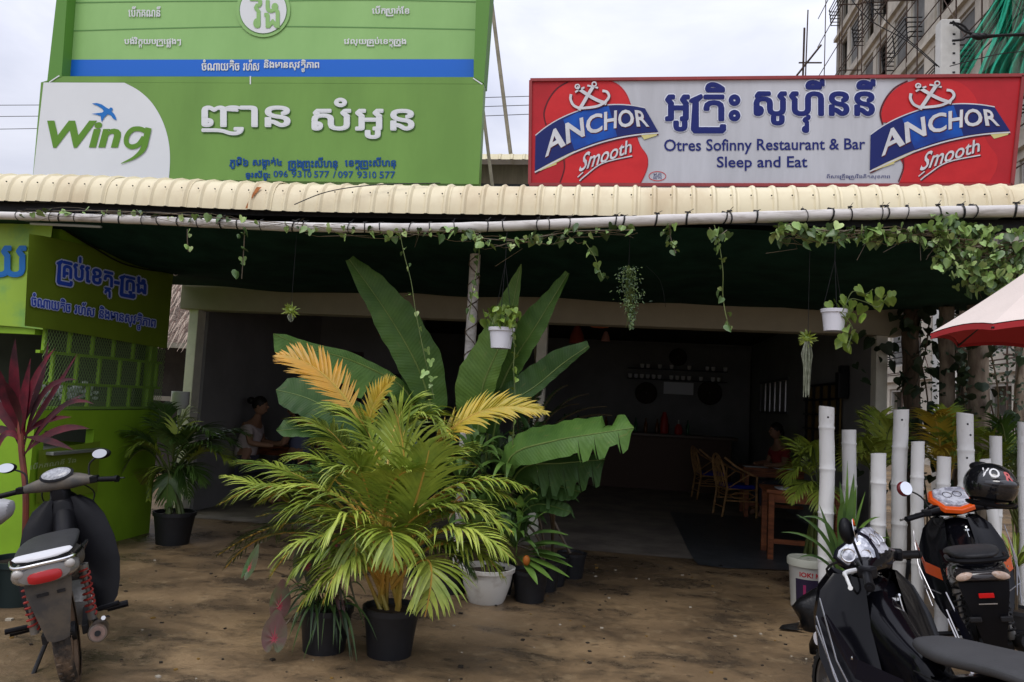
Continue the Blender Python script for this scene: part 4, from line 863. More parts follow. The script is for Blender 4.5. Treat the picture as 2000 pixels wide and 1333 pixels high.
def blade(root, pts, wl, wr, nrm=Vector((0, -1, .25)), m=None, fold=.25, tears=(), name='leaf', rs=random, tipw=.0, petiole=0, rip=.006, prof=None, ribm=None, seg=40):
    """broad leaf: midrib through pts, half widths wl / wr, each half tilted by fold; tears = (side, t, gap)"""
    pts = spline(pts, 10); Ls = [0]
    for i in range(1, len(pts)): Ls.append(Ls[-1]+(pts[i]-pts[i-1]).length)
    T = Ls[-1]
    def at(t):
        s = t*T; k = 0
        while k < len(Ls)-2 and Ls[k+1] < s: k += 1
        return pts[k].lerp(pts[k+1], (s-Ls[k])/max(1e-6, Ls[k+1]-Ls[k])), (pts[k+1]-pts[k]).normalized()
    b = MB(); W = 5; prof = prof or (lambda u: (math.sin(PI*min(1, u*.93+.035))**.55)*(1-.25*u) if u < .97 else .35*(1-u)/.03*(.6)+.02)
    ph = rs.uniform(0, 6)
    for s, wmax in ((1, wl), (-1, wr)):
        base = len(b.v); rows = []
        for i in range(seg+1):
            u = i/seg; t = petiole+(1-petiole)*u; p, tg = at(t); sd = tg.cross(nrm).normalized(); nn = sd.cross(tg).normalized(); wv = wmax*prof(u)*(1+.04*math.sin(u*23+ph)+.02*math.sin(u*61+ph*2))
            row = []
            for j in range(W+1):
                v = j/W; off = sd*s*wv*v+nn*(wv*v*fold - .12*wv*v*v)+nn*rip*math.sin(u*seg*1.6)*v+tg*wv*v*.18+nn*.012*math.sin(u*9+ph+s)*v
                row.append(p+off)
            rows.append(row)
        for ts, tt, gap in tears:
            if ts != s: continue
            k = int(tt*seg)
            for i in range(max(k-2, 0), min(k+3, seg+1)):
                for j in range(2, W+1):
                    rows[i][j] = rows[i][j]+Vector((0, 0, -1))*(.02*(j-1))*(1 if i >= k else -.1)
        for ts, tt, gap in tears:
            if ts == s:
                k = int(tt*seg)
                for j in range(1, W+1): rows[k+1][j] = rows[k+1][j].lerp(rows[k][j], .96-.5*(j/W)**2)
        for i in range(2, seg-2):
            if rs.random() < .3: rows[i][W] = rows[i][W].lerp(rows[i][W-1], rs.uniform(.03, .16))
        skip = {int(tt*seg) for ts, tt, gap in tears if ts == s}
        for i, row in enumerate(rows):
            b.v += [tuple(q) for q in row]; b.uv = (b.uv or [])+[(i/seg*1.0-.04*j/W, s*j/W) for j in range(W+1)]
        for i in range(seg):
            for j in range(W):
                if i in skip and j >= 1: continue
                a_ = base+i*(W+1)+j; b.f.append((a_, a_+1, a_+W+2, a_+W+1)); b.m.append(0)
    mid = [at(i/20)[0] for i in range(21)]
    nn = nrm.normalized()*.002
    b.mi(1).tube([q+nn for q in mid], [.011*(1-.8*i/20) * min(1, (wl+wr)/.3+.25) for i in range(21)], 5)
    o = b.build(name, [m, ribm or L_rib], root, smooth=True, ang=60); o.matrix_parent_inverse = inv(root); return o
def strap(root, base, mid, tip, w_, m, name='leaf', fold=.35, nrm=None, prof=None):
    base, mid, tip = Vector(base), Vector(mid), Vector(tip); pts = bez(base, mid*2-(base+tip)*.5, tip, 9); b = MB(); up = nrm or Vector((0, -.35, 1)); sd = []
    for i in range(10):
        t = (pts[min(i+1, 9)]-pts[max(i-1, 0)]).normalized(); s = t.cross(up); sd.append(s.normalized() if s.length > .1 else Vector((1, 0, 0)))
    pr = prof or [.45, .7, .88, 1, 1, .95, .82, .6, .34, .02]
    strip(b, pts, sd, [w_*k for k in pr], fold=fold, up=up.normalized()); o = b.build(name, m, root, smooth=True, ang=60); o.matrix_parent_inverse = inv(root); return o
def pot(root, r, h, m, rim=1.06, n=24, rimh=.12, foot=.8, soil=True, name='pot'):
    b = MB(); b.lathe([(r*foot*.9, 0), (r*foot, 0), (r*(foot+1)/2, h*.5), (r, h*(1-rimh)), (r*rim, h*(1-rimh)), (r*rim, h), (r*.98, h), (r*.94, h*.9), (r*foot*.85, .03)], n=n); o = b.build(name, m, root, smooth=True, ang=35)
    if soil: s = MB(); s.ell((0, 0, h*.88), (r*.95, r*.95, .02), n, 4); s.build('soil', M_soil, root, smooth=True)
    return o
def rosette(root, c, n, l, w_, m, el=(.3, 1.3), rs=random, name='leaf', fold=.35, sag=.3, az=(0, 2*PI)):
    for i in range(n):
        a = az[0]+(az[1]-az[0])*(i+rs.uniform(-.3, .3))/n; e = rs.uniform(*el); ll = l*rs.uniform(.75, 1.1); d = Vector((math.cos(a)*math.cos(e), math.sin(a)*math.cos(e), math.sin(e)))
        tip = Vector(c)+d*ll-Vector((0, 0, sag*ll*math.cos(e))); mid = Vector(c)+d*ll*.52+Vector((0, 0, .04)); strap(root, c, mid, tip, w_*rs.uniform(.8, 1.1), m, name, fold)
def heart(m, name='leaf', r=.03, parent=None, fold=.3, lobes=0):
    b = MB(); pts = []
    if lobes: # three-lobed vine leaf
        for k in range(16):
            a = 2*PI*k/16; q = 1+.38*math.cos(a*3)-.25*(1 if k == 8 else 0); pts.append((math.sin(a)*r*q*.85, math.cos(a)*r*q))
        pts = [(x, y+r*.6) for x, y in pts]
    else: pts = [(0, -.1), (.45, -.35), (.85, -.1), (.95, .4), (.7, 1.0), (.3, 1.5), (0, 1.85), (-.3, 1.5), (-.7, 1.0), (-.95, .4), (-.85, -.1), (-.45, -.35)]; pts = [(x*r, y*r) for x, y in pts]
    n = len(pts); vs = [(0, .5*r, 0)]+[(x, y, fold*abs(x)-.15*max(0, y-r)) for x, y in pts]; b.add(vs, [(0, i+1, (i+1) % n+1) for i in range(n)])
    return b.build(name, m, parent, smooth=True, ang=60)
def scatter_leaf(proto, root, loc, s=1, rs=random, face=.5, name='leaf'):
    """a copy of a leaf hung at loc, blade tipped down and turned about"""
    o = share(proto, name, root, Vector(loc)-Vector(root.location)); o.rotation_euler = Euler((rs.uniform(-1.2, .9)-1.1*face-.5, rs.uniform(-.6, .6), rs.uniform(-1.3, 1.3)+(PI if rs.random() < .25 else 0))); o.scale = (s, s, s); return o

# ---------------------------------------------------------------- big areca palm, front centre
rs = random.Random(21)
def Yp(x, y, Y): return P(x, y, Y)
pc = H(754, 1284, 0); palm = thing('areca_palm', 'large yellow green areca palm in a round black pot, front centre of the yard', 'potted palm', (pc.x, 4.62, 0))
pot(palm, .165, .285, M_bpot)
YC = 4.62
def fr(a, m_, t, Y=(YC, YC, YC), ll=.3, n=26, mt=None, rt=None, root=palm, **k):
    frond(root, P(*a, Y[0]), P(*m_, Y[1]), P(*t, Y[2]), ll, n, (mt or L_areca, rt or L_rach), rs=rs, **k)
b = MB(); bn_ = MB()
for k in range(11):
    x0 = pc.x+rs.uniform(-.07, .07); y0 = YC+rs.uniform(-.06, .06); q = P(745+rs.uniform(-55, 60), rs.uniform(930, 1080), YC+rs.uniform(-.15, .15)); b.tube(bez((x0, y0, .22), ((x0*.75+q.x*.25), y0, q.z*.6), q, 6), [.017, .015, .013, .011, .010, .009, .008], 6)
o = b.build('stem', L_rach, palm, smooth=True); o.matrix_parent_inverse = inv(palm)
F = [((735, 1120), (600, 965), (428, 985), (YC, 4.5, 4.45), .30, 28, L_areca), ((715, 1040), (590, 935), (462, 905), (YC, 4.75, 4.8), .28, 26, L_areca),
     ((750, 1150), (640, 1050), (528, 1125), (YC, 4.35, 4.25), .27, 24, L_lime), ((750, 1160), (680, 1098), (580, 1195), (YC, 4.35, 4.22), .25, 22, L_areca),
     ((745, 1100), (640, 990), (545, 1035), (YC, 4.5, 4.45), .28, 24, L_areca), ((742, 1080), (590, 1020), (425, 1085), (YC, 4.9, 5.0), .26, 24, L_arecad),
     ((745, 1150), (742, 960), (700, 800), (YC, 4.75, 4.7), .34, 32, L_areca), ((757, 1100), (790, 940), (770, 800), (4.5, 4.4, 4.35), .38, 34, L_lime),
     ((770, 1110), (812, 980), (838, 880), (4.5, 4.3, 4.2), .33, 30, L_areca), ((765, 1140), (870, 1035), (1000, 1092), (4.5, 4.3, 4.2), .30, 30, L_lime),
     ((770, 1090), (880, 1000), (1000, 1040), (YC, 4.5, 4.45), .28, 26, L_areca), ((770, 1050), (900, 945), (1045, 962), (YC, 4.7, 4.7), .24, 24, L_areca),
     ((765, 1150), (835, 1095), (830, 1205), (4.5, 4.2, 4.1), .26, 24, L_lime), ((745, 1160), (760, 1040), (770, 1110), (4.5, 4.15, 4.0), .28, 22, L_areca),
     ((740, 1090), (690, 1010), (640, 1045), (4.5, 4.2, 4.1), .28, 22, L_lime), ((745, 1000), (720, 850), (655, 810), (YC, 4.7, 4.7), .30, 26, L_areca),
     ((760, 1000), (800, 830), (880, 850), (YC, 4.7, 4.65), .30, 26, L_areca), ((740, 1000), (690, 880), (600, 870), (YC, 4.8, 4.9), .27, 24, L_areca),
     ((765, 1020), (850, 900), (945, 920), (YC, 4.8, 4.9), .25, 22, L_arecad), ((745, 1080), (640, 930), (520, 950), (YC, 4.9, 5.05), .28, 24, L_arecad),
     ((745, 1120), (650, 1010), (500, 1010), (YC, 4.95, 5.1), .26, 22, L_arecad), ((750, 1050), (770, 900), (740, 830), (YC, 4.9, 5.0), .3, 24, L_arecad),
     ((760, 1100), (850, 1060), (930, 1130), (YC, 4.6, 4.6), .25, 20, L_arecad), ((750, 1120), (700, 1030), (700, 1120), (4.55, 4.3, 4.15), .26, 22, L_areca),
     ((748, 1060), (760, 960), (800, 920), (4.5, 4.25, 4.1), .30, 26, L_lime), ((755, 1120), (800, 1020), (890, 990), (4.5, 4.3, 4.25), .28, 24, L_areca),
     ((740, 1060), (715, 950), (690, 900), (4.5, 4.3, 4.2), .30, 26, L_areca)]
F += [((745, 1120), (580, 990), (440, 930), (YC, 4.6, 4.6), .30, 26, L_lime), ((750, 1140), (650, 1075), (560, 1140), (4.55, 4.3, 4.2), .26, 22, L_areca),
     ((745, 1130), (690, 1085), (630, 1180), (4.5, 4.2, 4.1), .25, 22, L_lime), ((740, 1050), (660, 920), (560, 900), (YC, 4.6, 4.55), .28, 26, L_areca), ((742, 1010), (660, 860), (590, 830), (YC, 4.75, 4.8), .26, 24, L_areca),
     ((765, 1120), (850, 1010), (960, 1000), (YC, 4.5, 4.5), .28, 26, L_lime), ((765, 1130), (880, 1060), (985, 1130), (YC, 4.4, 4.35), .27, 24, L_areca), ((770, 1070), (890, 960), (1010, 985), (YC, 4.7, 4.75), .26, 24, L_areca),
     ((765, 1050), (840, 920), (930, 880), (YC, 4.75, 4.8), .27, 24, L_areca), ((750, 1000), (770, 840), (810, 790), (YC, 4.8, 4.85), .28, 24, L_areca), 
     ((745, 1100), (560, 1040), (440, 1110), (YC, 4.9, 5.0), .25, 22, L_arecad), ((760, 1080), (700, 930), (640, 960), (4.5, 4.3, 4.25), .28, 24, L_lime),
     ((750, 1080), (640, 960), (500, 985), (4.55, 4.5, 4.5), .28, 26, L_lime)]
for a_, m_, t_, Y_, ll, n, mt in F: fr(a_, m_, t_, Y_, ll, n, mt, droop=.75 if t_[1] > m_[1] else .55)
fr((740, 900), (650, 750), (545, 694), (4.7, 4.7, 4.7), .20, 30, L_or, L_rach, up=Vector((.35, -.6, .75)), droop=.08, start=.3, lift=.1, wd=.012)
fr((770, 1000), (900, 825), (1066, 806), (4.8, 4.8, 4.85), .21, 32, L_yel, L_rach, up=Vector((-.3, -.6, .75)), droop=.25, start=.32, lift=.1, wd=.011)
fr((745, 950), (720, 830), (770, 740), (4.8, 4.8, 4.8), .16, 18, L_yel, L_rach, up=Vector((-.3, -.7, .6)), droop=.2, start=.5, wd=.009)

# ---------------------------------------------------------------- caladium in a black pot
q = H(623, 1277, 0); cal = thing('caladium', 'pink and green caladium with drooping fern in a black pot, left of the big palm', 'potted plant', (q.x, 4.58, 0)); pot(cal, .155, .26, M_bpot)
def cleaf(c, r, tilt, rz, nm='leaf'):
    b = MB(); n = 44; rim = []; mid = []
    for k in range(n):
        a = 2*PI*k/n; q_ = 1+.25*math.cos(a)+.3*math.exp(-(min(a, 2*PI-a)/.3)**2)-.45*math.exp(-((a-PI)/.35)**2); x, y = math.sin(a)*.66*q_*r, (math.cos(a)*q_)*r; rim.append(Vector((x, y, -.08*r+.15*abs(x)))); f = (.62 if k % 4 == 0 else (.16 if k % 2 == 0 else .22))*(.8+.3*math.sin(k*3.1)); mid.append(Vector((x*f, y*f, .05*abs(x))))
    Mx = Euler((tilt, 0, rz)).to_matrix(); c = Vector(c); vs = [c]+[c+Mx @ v for v in mid]+[c+Mx @ v for v in rim]
    b.mi(1).add(vs, [(0, i+1, (i+1) % n+1) for i in range(n)]); o_ = len(b.v); b.k = 0; b.f += [(i+1, i+1+n, (i+1) % n+1+n, (i+1) % n+1) for i in range(n)]; b.m += [0]*n
    st = Vector((q.x+(c.x-q.x)*.15, 4.58, .24)); b.mi(2).tube(bez(st, (st+c)/2+Vector((0, 0, .18)), c+Mx @ Vector((0, -.3*r, 0)), 8), .0045, 5)
    o = b.build(nm, [L_calg, L_pink, M_stem], cal, smooth=True, ang=60); o.matrix_parent_inverse = inv(cal)
cleaf(P(545, 1187, 4.35), .105, R(100), R(168)); cleaf(P(535, 1250, 4.25), .105, R(104), R(195)); cleaf(P(485, 1112, 4.4), .10, R(112), R(140)); cleaf(P(598, 1108, 4.4), .15, R(95), R(165)); cleaf(P(672, 1040, 4.6), .10, R(80), R(185)); cleaf(P(655, 1065, 4.8), .10, R(80), R(150))
for k in range(34):
    a = rs.uniform(0, 2*PI); c = Vector((q.x+rs.uniform(-.08, .1), 4.52+rs.uniform(-.06, .06), .25)); l = rs.uniform(.16, .34); d = Vector((math.cos(a)*l, -abs(math.sin(a))*l*.8, rs.uniform(-.28, .12))); strap(cal, c, c+d*.5+Vector((0, 0, .12)), c+d, rs.uniform(.006, .010), L_strap if k % 3 else L_fern, 'fern_leaf')
for k in range(10):
    c = P(rs.uniform(640, 700), rs.uniform(1090, 1180), 4.5); strap(cal, c, c+Vector((rs.uniform(-.05, .08), -.04, .0)), c+Vector((rs.uniform(-.08, .12), -.06, rs.uniform(-.2, -.1))), .012, L_calg, 'fern_leaf')

# ---------------------------------------------------------------- white pot and the leafy clump behind the palm
q = H(950, 1173, 0); wp = thing('white_pot_plant', 'green strap leaved plant in a squat white glazed pot right of the big palm', 'potted plant', (q.x, 6.02, 0))
b = MB(); b.lathe([(.12, 0), (.135, 0), (.15, .03), (.185, .14), (.20, .23), (.215, .235), (.218, .262), (.195, .262), (.185, .2), (.12, .03)], n=28); b.build('pot', M_cpot, wp, smooth=True, ang=35); b = MB(); b.ell((0, 0, .22), (.185, .185, .015), 20, 4); b.build('soil', M_soil, wp, smooth=True)
rs = random.Random(31)
rosette(wp, P(940, 1020, 6.05), 16, .42, .022, L_strap, rs=rs); rosette(wp, P(990, 1050, 6.0), 12, .34, .02, L_strap, rs=rs)
b = MB()
for x, y in ((940, 1020), (990, 1050)): b.tube(bez((q.x, 6.02, .2), (q.x, 6.02, .5), P(x, y, 6.03), 6), .012, 6)
o = b.build('stem', M_stem, wp, smooth=True); o.matrix_parent_inverse = inv(wp)
def clump(name, label, cat, base, centres, mt, l, w_, n, el=(.2, 1.35), seed=0, group=None, sag=.3):
    rs = random.Random(seed); r_ = thing(name, label, cat, base, 0, group); b = MB(); pot(r_, .14, .24, M_bpot)
    for c in centres: b.tube(bez((base[0], base[1], .18), (base[0], base[1], c[2]*.6+.1), c, 6), .011, 6); rosette(r_, c, n, l, w_, mt, el, rs, sag=sag)
    o = b.build('stem', M_stem, r_, smooth=True); o.matrix_parent_inverse = inv(r_); return r_
clump('dracaena', 'upright dracaena with broad pointed leaves between the white pot and the slim post', 'potted plant', (-.95, 6.45, 0), [P(930, 960, 6.3), P(965, 930, 6.4), P(1000, 965, 6.35), P(900, 985, 6.35)], L_strap, .48, .028, 15, (.5, 1.45), 5)
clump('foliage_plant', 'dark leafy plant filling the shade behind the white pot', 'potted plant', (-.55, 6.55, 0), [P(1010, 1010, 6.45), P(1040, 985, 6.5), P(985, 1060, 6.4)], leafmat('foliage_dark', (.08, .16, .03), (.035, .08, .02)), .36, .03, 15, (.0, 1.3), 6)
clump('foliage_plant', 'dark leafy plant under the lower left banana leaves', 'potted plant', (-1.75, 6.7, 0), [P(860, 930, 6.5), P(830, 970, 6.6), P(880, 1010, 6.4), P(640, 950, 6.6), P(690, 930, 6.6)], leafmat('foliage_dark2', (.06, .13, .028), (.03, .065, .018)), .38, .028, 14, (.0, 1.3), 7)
q = H(1020, 1135, 0); gp = clump('ground_plant', 'low plant with long rounded pale leaves fanning out right of the white pot', 'potted plant', (-.62, 6.15, 0), [], L_strap, .3, .03, 1, seed=8)
rs = random.Random(41)
for mx_, my_, tx, ty in ((1040, 1045, 1110, 1046), (1050, 1062, 1118, 1072), (1045, 1078, 1105, 1092), (1050, 1085, 1118, 1108), (1045, 1095, 1112, 1128), (1035, 1100, 1080, 1135), (1028, 1105, 1050, 1142), (1040, 1070, 1090, 1062), (1020, 1000, 1050, 975), (1015, 1010, 1015, 968), (1035, 1030, 1068, 1000)):
    strap(gp, P(1008, 1088, 6.1), P(mx_, my_, 6.0), P(tx, ty, 5.9), .030, L_strap if rs.random() < .5 else L_banl, 'leaf', prof=[.12, .12, .16, .3, .62, .95, 1.0, .9, .6, .1])
rosette(gp, P(1005, 1070, 6.1), 10, .35, .022, L_strap, (.2, 1.3), rs)
b = MB(); b.ell(P(1028, 1095, 5.98), (.03, .03, .04), 10, 6); tag(b.build('croton_leaf', mat('orange_fruit', (.42, .13, .02), .5), smooth=True), 'small orange fruit showing between the low leaves right of the white pot', 'fruit')
clump('foliage_plant', 'bright leafy plant crowding in front of the slim post above the white pot', 'potted plant', (-.9, 6.3, 0), [P(925, 905, 6.05), P(960, 1000, 6.0), P(900, 950, 6.05), P(1000, 920, 6.1), P(935, 1050, 5.95)], leafmat('foliage_bright', (.12, .22, .04), (.05, .11, .022)), .36, .026, 17, (.1, 1.4), 11)
clump('foliage_plant', 'leafy plant spreading below the big torn leaf', 'potted plant', (-.5, 6.75, 0), [P(1060, 940, 6.3), P(1080, 1000, 6.35), P(1040, 870, 6.4), P(1085, 920, 6.4)], leafmat('foliage_mid', (.07, .15, .03), (.03, .075, .018)), .30, .028, 15, (.0, 1.35), 12)
# yellow-red croton sprinkling
rs = random.Random(44); cr = thing('croton', 'mottled croton with red and yellow leaves half hidden in the clump', 'potted plant', (-1.25, 6.2, 0)); pot(cr, .12, .2, M_bpot)
L_cro = leafmat('croton_leaf', (.30, .09, .02), (.05, .09, .02), vs=14)
for c in (P(930, 985, 6.1), P(905, 1010, 6.1), P(1045, 905, 6.3)): rosette(cr, c, 8, .2, .02, L_cro, (.1, 1.2), rs)
b = MB(); b.tube([(-1.25, 6.2, .18), P(918, 1000, 6.12)], .01, 6); b.tube([(-1.25, 6.2, .18), P(1045, 905, 6.3)], .01, 6); o = b.build('stem', M_stem, cr); o.matrix_parent_inverse = inv(cr)

# ---------------------------------------------------------------- broad leaved banana type plant
bp = thing('banana_plant', 'tall plant with huge paddle leaves fanning out in front of the dark doorway', 'plant', (-1.2, 6.4, 0))
b = MB(); b.tube([(-1.2, 6.4, 0), (-1.19, 6.35, .5), (-1.17, 6.28, 1.0)], [.07, .06, .05], 10); b.tube([(-.98, 6.45, 0), (-.96, 6.38, .9)], [.06, .045], 10); o = b.build('stem', leafmat('banana_stem', (.10, .16, .04), (.05, .08, .02)), bp, smooth=True); o.matrix_parent_inverse = inv(bp)
rs = random.Random(51); QY = 6.6
def bl(pts, wl, wr, Y=None, mt=L_ban, nrm=(0, -1, .25), **k):
    Y = Y or [QY]*len(pts); Y = [y-.62 for y in Y]; m_ = 4.02/1000 # metres per pixel near this depth
    return blade(bp, [P(x, y, yy) for (x, y), yy in zip(pts, Y)], wl*m_, wr*m_, Vector(nrm), mt, rs=rs, **k)
tip_sq = lambda u: (math.sin(PI*min(.9, u*.8+.08))**.6)*(1 if u < .93 else max(.03, (1-u)/.07))
bl([(868, 900), (846, 810), (815, 715), (755, 610), (682, 507)], 62, 44, [6.9, 6.8, 6.7, 6.6, 6.5], L_ban, (.3, -1, .2), petiole=.22, fold=.2, prof=lambda u: (math.sin(PI*min(1, u*.86+.1))**.62)*(1-.35*u))
bl([(815, 830), (790, 760), (690, 706), (600, 680), (534, 652)], 15, 50, [6.9, 6.8, 6.7, 6.6, 6.5], L_ban, (0, -1, .3), petiole=.14, fold=.1, tears=((-1, .3, 1),), prof=tip_sq)
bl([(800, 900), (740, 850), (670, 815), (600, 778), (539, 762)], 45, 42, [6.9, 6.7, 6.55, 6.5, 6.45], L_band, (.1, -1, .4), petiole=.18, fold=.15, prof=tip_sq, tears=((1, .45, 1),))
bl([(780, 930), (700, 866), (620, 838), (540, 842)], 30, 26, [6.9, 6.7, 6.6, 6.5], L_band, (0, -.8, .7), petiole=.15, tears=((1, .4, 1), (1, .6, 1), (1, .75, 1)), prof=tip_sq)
bl([(935, 900), (935, 830), (944, 752), (990, 640), (1018, 516)], 25, 60, [6.85, 6.7, 6.6, 6.55, 6.5], L_banl, (-.25, -1, .1), petiole=.16, fold=.12, prof=lambda u: (math.sin(PI*min(1, u*.86+.14))**.7)*(1-.62*u)*1.25)
bl([(950, 900), (957, 820), (995, 720), (1045, 640), (1110, 534)], 30, 48, [6.9, 6.8, 6.75, 6.65, 6.6], L_ban, (-.3, -1, .1), petiole=.18, fold=.25, prof=lambda u: (math.sin(PI*min(1, u*.84+.12))**.7)*(1-.45*u)*1.1)
bl([(960, 900), (975, 810), (1050, 752), (1100, 710), (1150, 676)], 16, 44, [6.9, 6.7, 6.65, 6.6, 6.55], L_band, (-.1, -1, .2), petiole=.18, fold=.15, prof=lambda u: (math.sin(PI*min(1, u*.86+.08))**.7)*(1-.2*u))
bl([(985, 960), (1000, 890), (1080, 862), (1160, 848), (1238, 836)], 34, 52, [6.8, 6.5, 6.4, 6.35, 6.3], L_ban, (0, -.8, .6), petiole=.14, fold=-.15, tears=((1, .75, 1), (1, .66, 1), (-1, .8, 1), (1, .9, 1)), prof=tip_sq)
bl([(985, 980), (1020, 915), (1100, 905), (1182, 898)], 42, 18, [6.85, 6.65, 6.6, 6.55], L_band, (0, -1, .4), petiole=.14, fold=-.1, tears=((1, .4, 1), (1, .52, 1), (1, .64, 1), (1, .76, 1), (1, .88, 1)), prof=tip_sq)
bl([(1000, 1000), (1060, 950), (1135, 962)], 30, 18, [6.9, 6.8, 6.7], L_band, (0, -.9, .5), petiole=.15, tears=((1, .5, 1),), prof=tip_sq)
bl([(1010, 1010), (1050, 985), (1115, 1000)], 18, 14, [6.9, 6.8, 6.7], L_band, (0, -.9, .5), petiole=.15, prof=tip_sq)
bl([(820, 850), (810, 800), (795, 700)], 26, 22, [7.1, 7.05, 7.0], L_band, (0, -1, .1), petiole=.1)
# fern behind right
fn = thing('fern', 'dark feathery fern behind the slim post, above the big torn leaf', 'fern', (-.35, 7.1, 0)); pot(fn, .13, .22, M_bpot); rs = random.Random(61)
b = MB(); b.tube([(-.35, 7.1, .18), P(1025, 905, 7.1)], .015, 6); o = b.build('stem', M_stem, fn); o.matrix_parent_inverse = inv(fn)
for tx, ty in ((1185, 795), (1150, 770), (1110, 752), (1070, 745), (1195, 812), (1040, 765), (1130, 790), (1010, 790)):
    frond(fn, P(1020, 905, 7.1), P((1020+tx)/2-5, (905+ty)/2-30, 7.0), P(tx, ty, 6.9), .065, 26, (L_fern, M_stem), rs=rs, droop=.25, wd=.008, start=.25, ang=(1.4, 1.2))

# ---------------------------------------------------------------- smaller arecas
def areca(label, base, ctr, tips, mt, rt, Yc, ll=.25, n=20, seed=1, potr=.2, poth=.3, name='areca_palm', group=None, pm=None, stems=7):
    rs = random.Random(seed); r_ = thing(name, label, 'potted palm', base, 0, group); pot(r_, potr, poth, pm or M_bpot); b = MB()
    for k in range(stems): x0, y0 = base[0]+rs.uniform(-.08, .08), base[1]+rs.uniform(-.07, .07); e = P(ctr[0]+rs.uniform(-12, 12), ctr[1]+rs.uniform(-10, 30), Yc+rs.uniform(-.1, .1)); b.tube(bez((x0, y0, poth*.85), ((x0+e.x)/2, y0, (poth+e.z)/2), e, 5), [.02, .017, .014, .012, .010, .008], 6)
    o = b.build('stem', rt, r_, smooth=True); o.matrix_parent_inverse = inv(r_)
    for i, (tx, ty) in enumerate(tips):
        dy = rs.uniform(-.45, .35); up_ = 26+rs.uniform(0, 20); m2 = mt[i % len(mt)] if isinstance(mt, (list, tuple)) else mt
        frond(r_, P(ctr[0]+rs.uniform(-10, 10), ctr[1]+rs.uniform(0, 25), Yc), P((ctr[0]+tx)/2, (ctr[1]+ty)/2-up_, Yc+dy*.6), P(tx, ty, Yc+dy), ll, n, (m2, rt), rs=rs, droop=.6)
    return r_
q = H(335, 1062, 0)
areca('areca palm shaded to dark green in a wide black pot beside the lime booth', (q.x, 7.12, 0), (335, 925), [(245, 855), (238, 925), (262, 975), (300, 840), (318, 790), (365, 820), (415, 850), (490, 852), (455, 905), (400, 950), (370, 980), (290, 975), (345, 860), (430, 880), (250, 890), (470, 875), (325, 990)], [L_arecad, L_arecad, L_areca], L_rachg, 7.1, .27, 22, 71, .19, .31)
areca('green areca tips poking out left of the first bamboo post', (1.85, 7.6, 0), (1600, 960), [(1540, 868), (1560, 905), (1535, 945), (1580, 880), (1610, 1010), (1545, 985)], L_areca, L_rachg, 7.3, .2, 18, 72, .16, .25)
areca('green areca palm behind the bamboo posts, between the fourth and second post', (2.55, 7.7, 0), (1715, 950), [(1680, 815), (1720, 808), (1750, 835), (1670, 880), (1770, 870), (1700, 890), (1740, 900), (1650, 920)], [L_areca, L_lime], L_rachg, 7.4, .25, 22, 73)
areca('yellowing areca palm behind the middle bamboo posts', (3.15, 7.6, 0), (1845, 950), [(1820, 815), (1850, 800), (1880, 835), (1800, 870), (1910, 850), (1870, 880), (1835, 885), (1790, 920)], [L_yel, L_areca, L_areca], L_rach, 7.4, .24, 22, 74)
areca('green areca palm at the right edge behind the helmet', (3.85, 7.4, 0), (1975, 960), [(1920, 850), (1950, 830), (1990, 870), (2020, 850), (1930, 920), (2010, 930), (1905, 900)], [L_areca, L_arecad], L_rachg, 7.2, .24, 20, 75)

# ---------------------------------------------------------------- red cordyline at the left edge
q = H(40, 1165, 0); co = thing('cordyline', 'tall red leaved cordyline in a dark pot at the left edge', 'potted plant', (P(35, 1165, 4.9).x, 4.9, 0)); pot(co, .19, .3, mat('dark_green_pot', (.02, .035, .035), .5)); rs = random.Random(81)
b = MB(); b.tube(spline([(co.location.x, 4.9, .2), P(48, 1060, 4.9), P(50, 960, 4.9), P(42, 880, 4.9), P(40, 820, 4.9)], 6), .020, 8); o = b.build('stem', leafmat('cordyline_stem', (.22, .05, .03), (.12, .03, .02)), co, smooth=True); o.matrix_parent_inverse = inv(co)
for mx_, my_, tx, ty, w_, dk in ((30, 760, 30, 662, .05, 0), (62, 760, 108, 680, .042, 0), (85, 770, 150, 742, .035, 1), (90, 790, 152, 690, .03, 0), (10, 770, -15, 700, .05, 0), (0, 800, -60, 760, .045, 1), (100, 815, 165, 770, .035, 1), (105, 845, 175, 838, .04, 1), (90, 860, 145, 880, .03, 1), (115, 800, 185, 790, .026, 1), (-5, 840, -60, 860, .04, 1), (10, 850, -20, 930, .035, 0), (75, 760, 95, 665, .03, 1), (45, 800, 60, 700, .05, 0), (85, 825, 140, 815, .035, 0), (35, 800, 5, 740, .045, 1)):
    w_ *= .8; Yt = 4.9+rs.uniform(-.3, .3); strap(co, P(42+rs.uniform(-6, 8), 870+rs.uniform(-30, 30), 4.9), P(mx_, my_, (4.9+Yt)/2), P(tx, ty, Yt), w_, L_redd if dk else L_red, 'leaf', fold=.25, nrm=Vector((0, -.9, .5)), prof=[.2, .35, .6, .9, 1, 1, .92, .7, .4, .02])

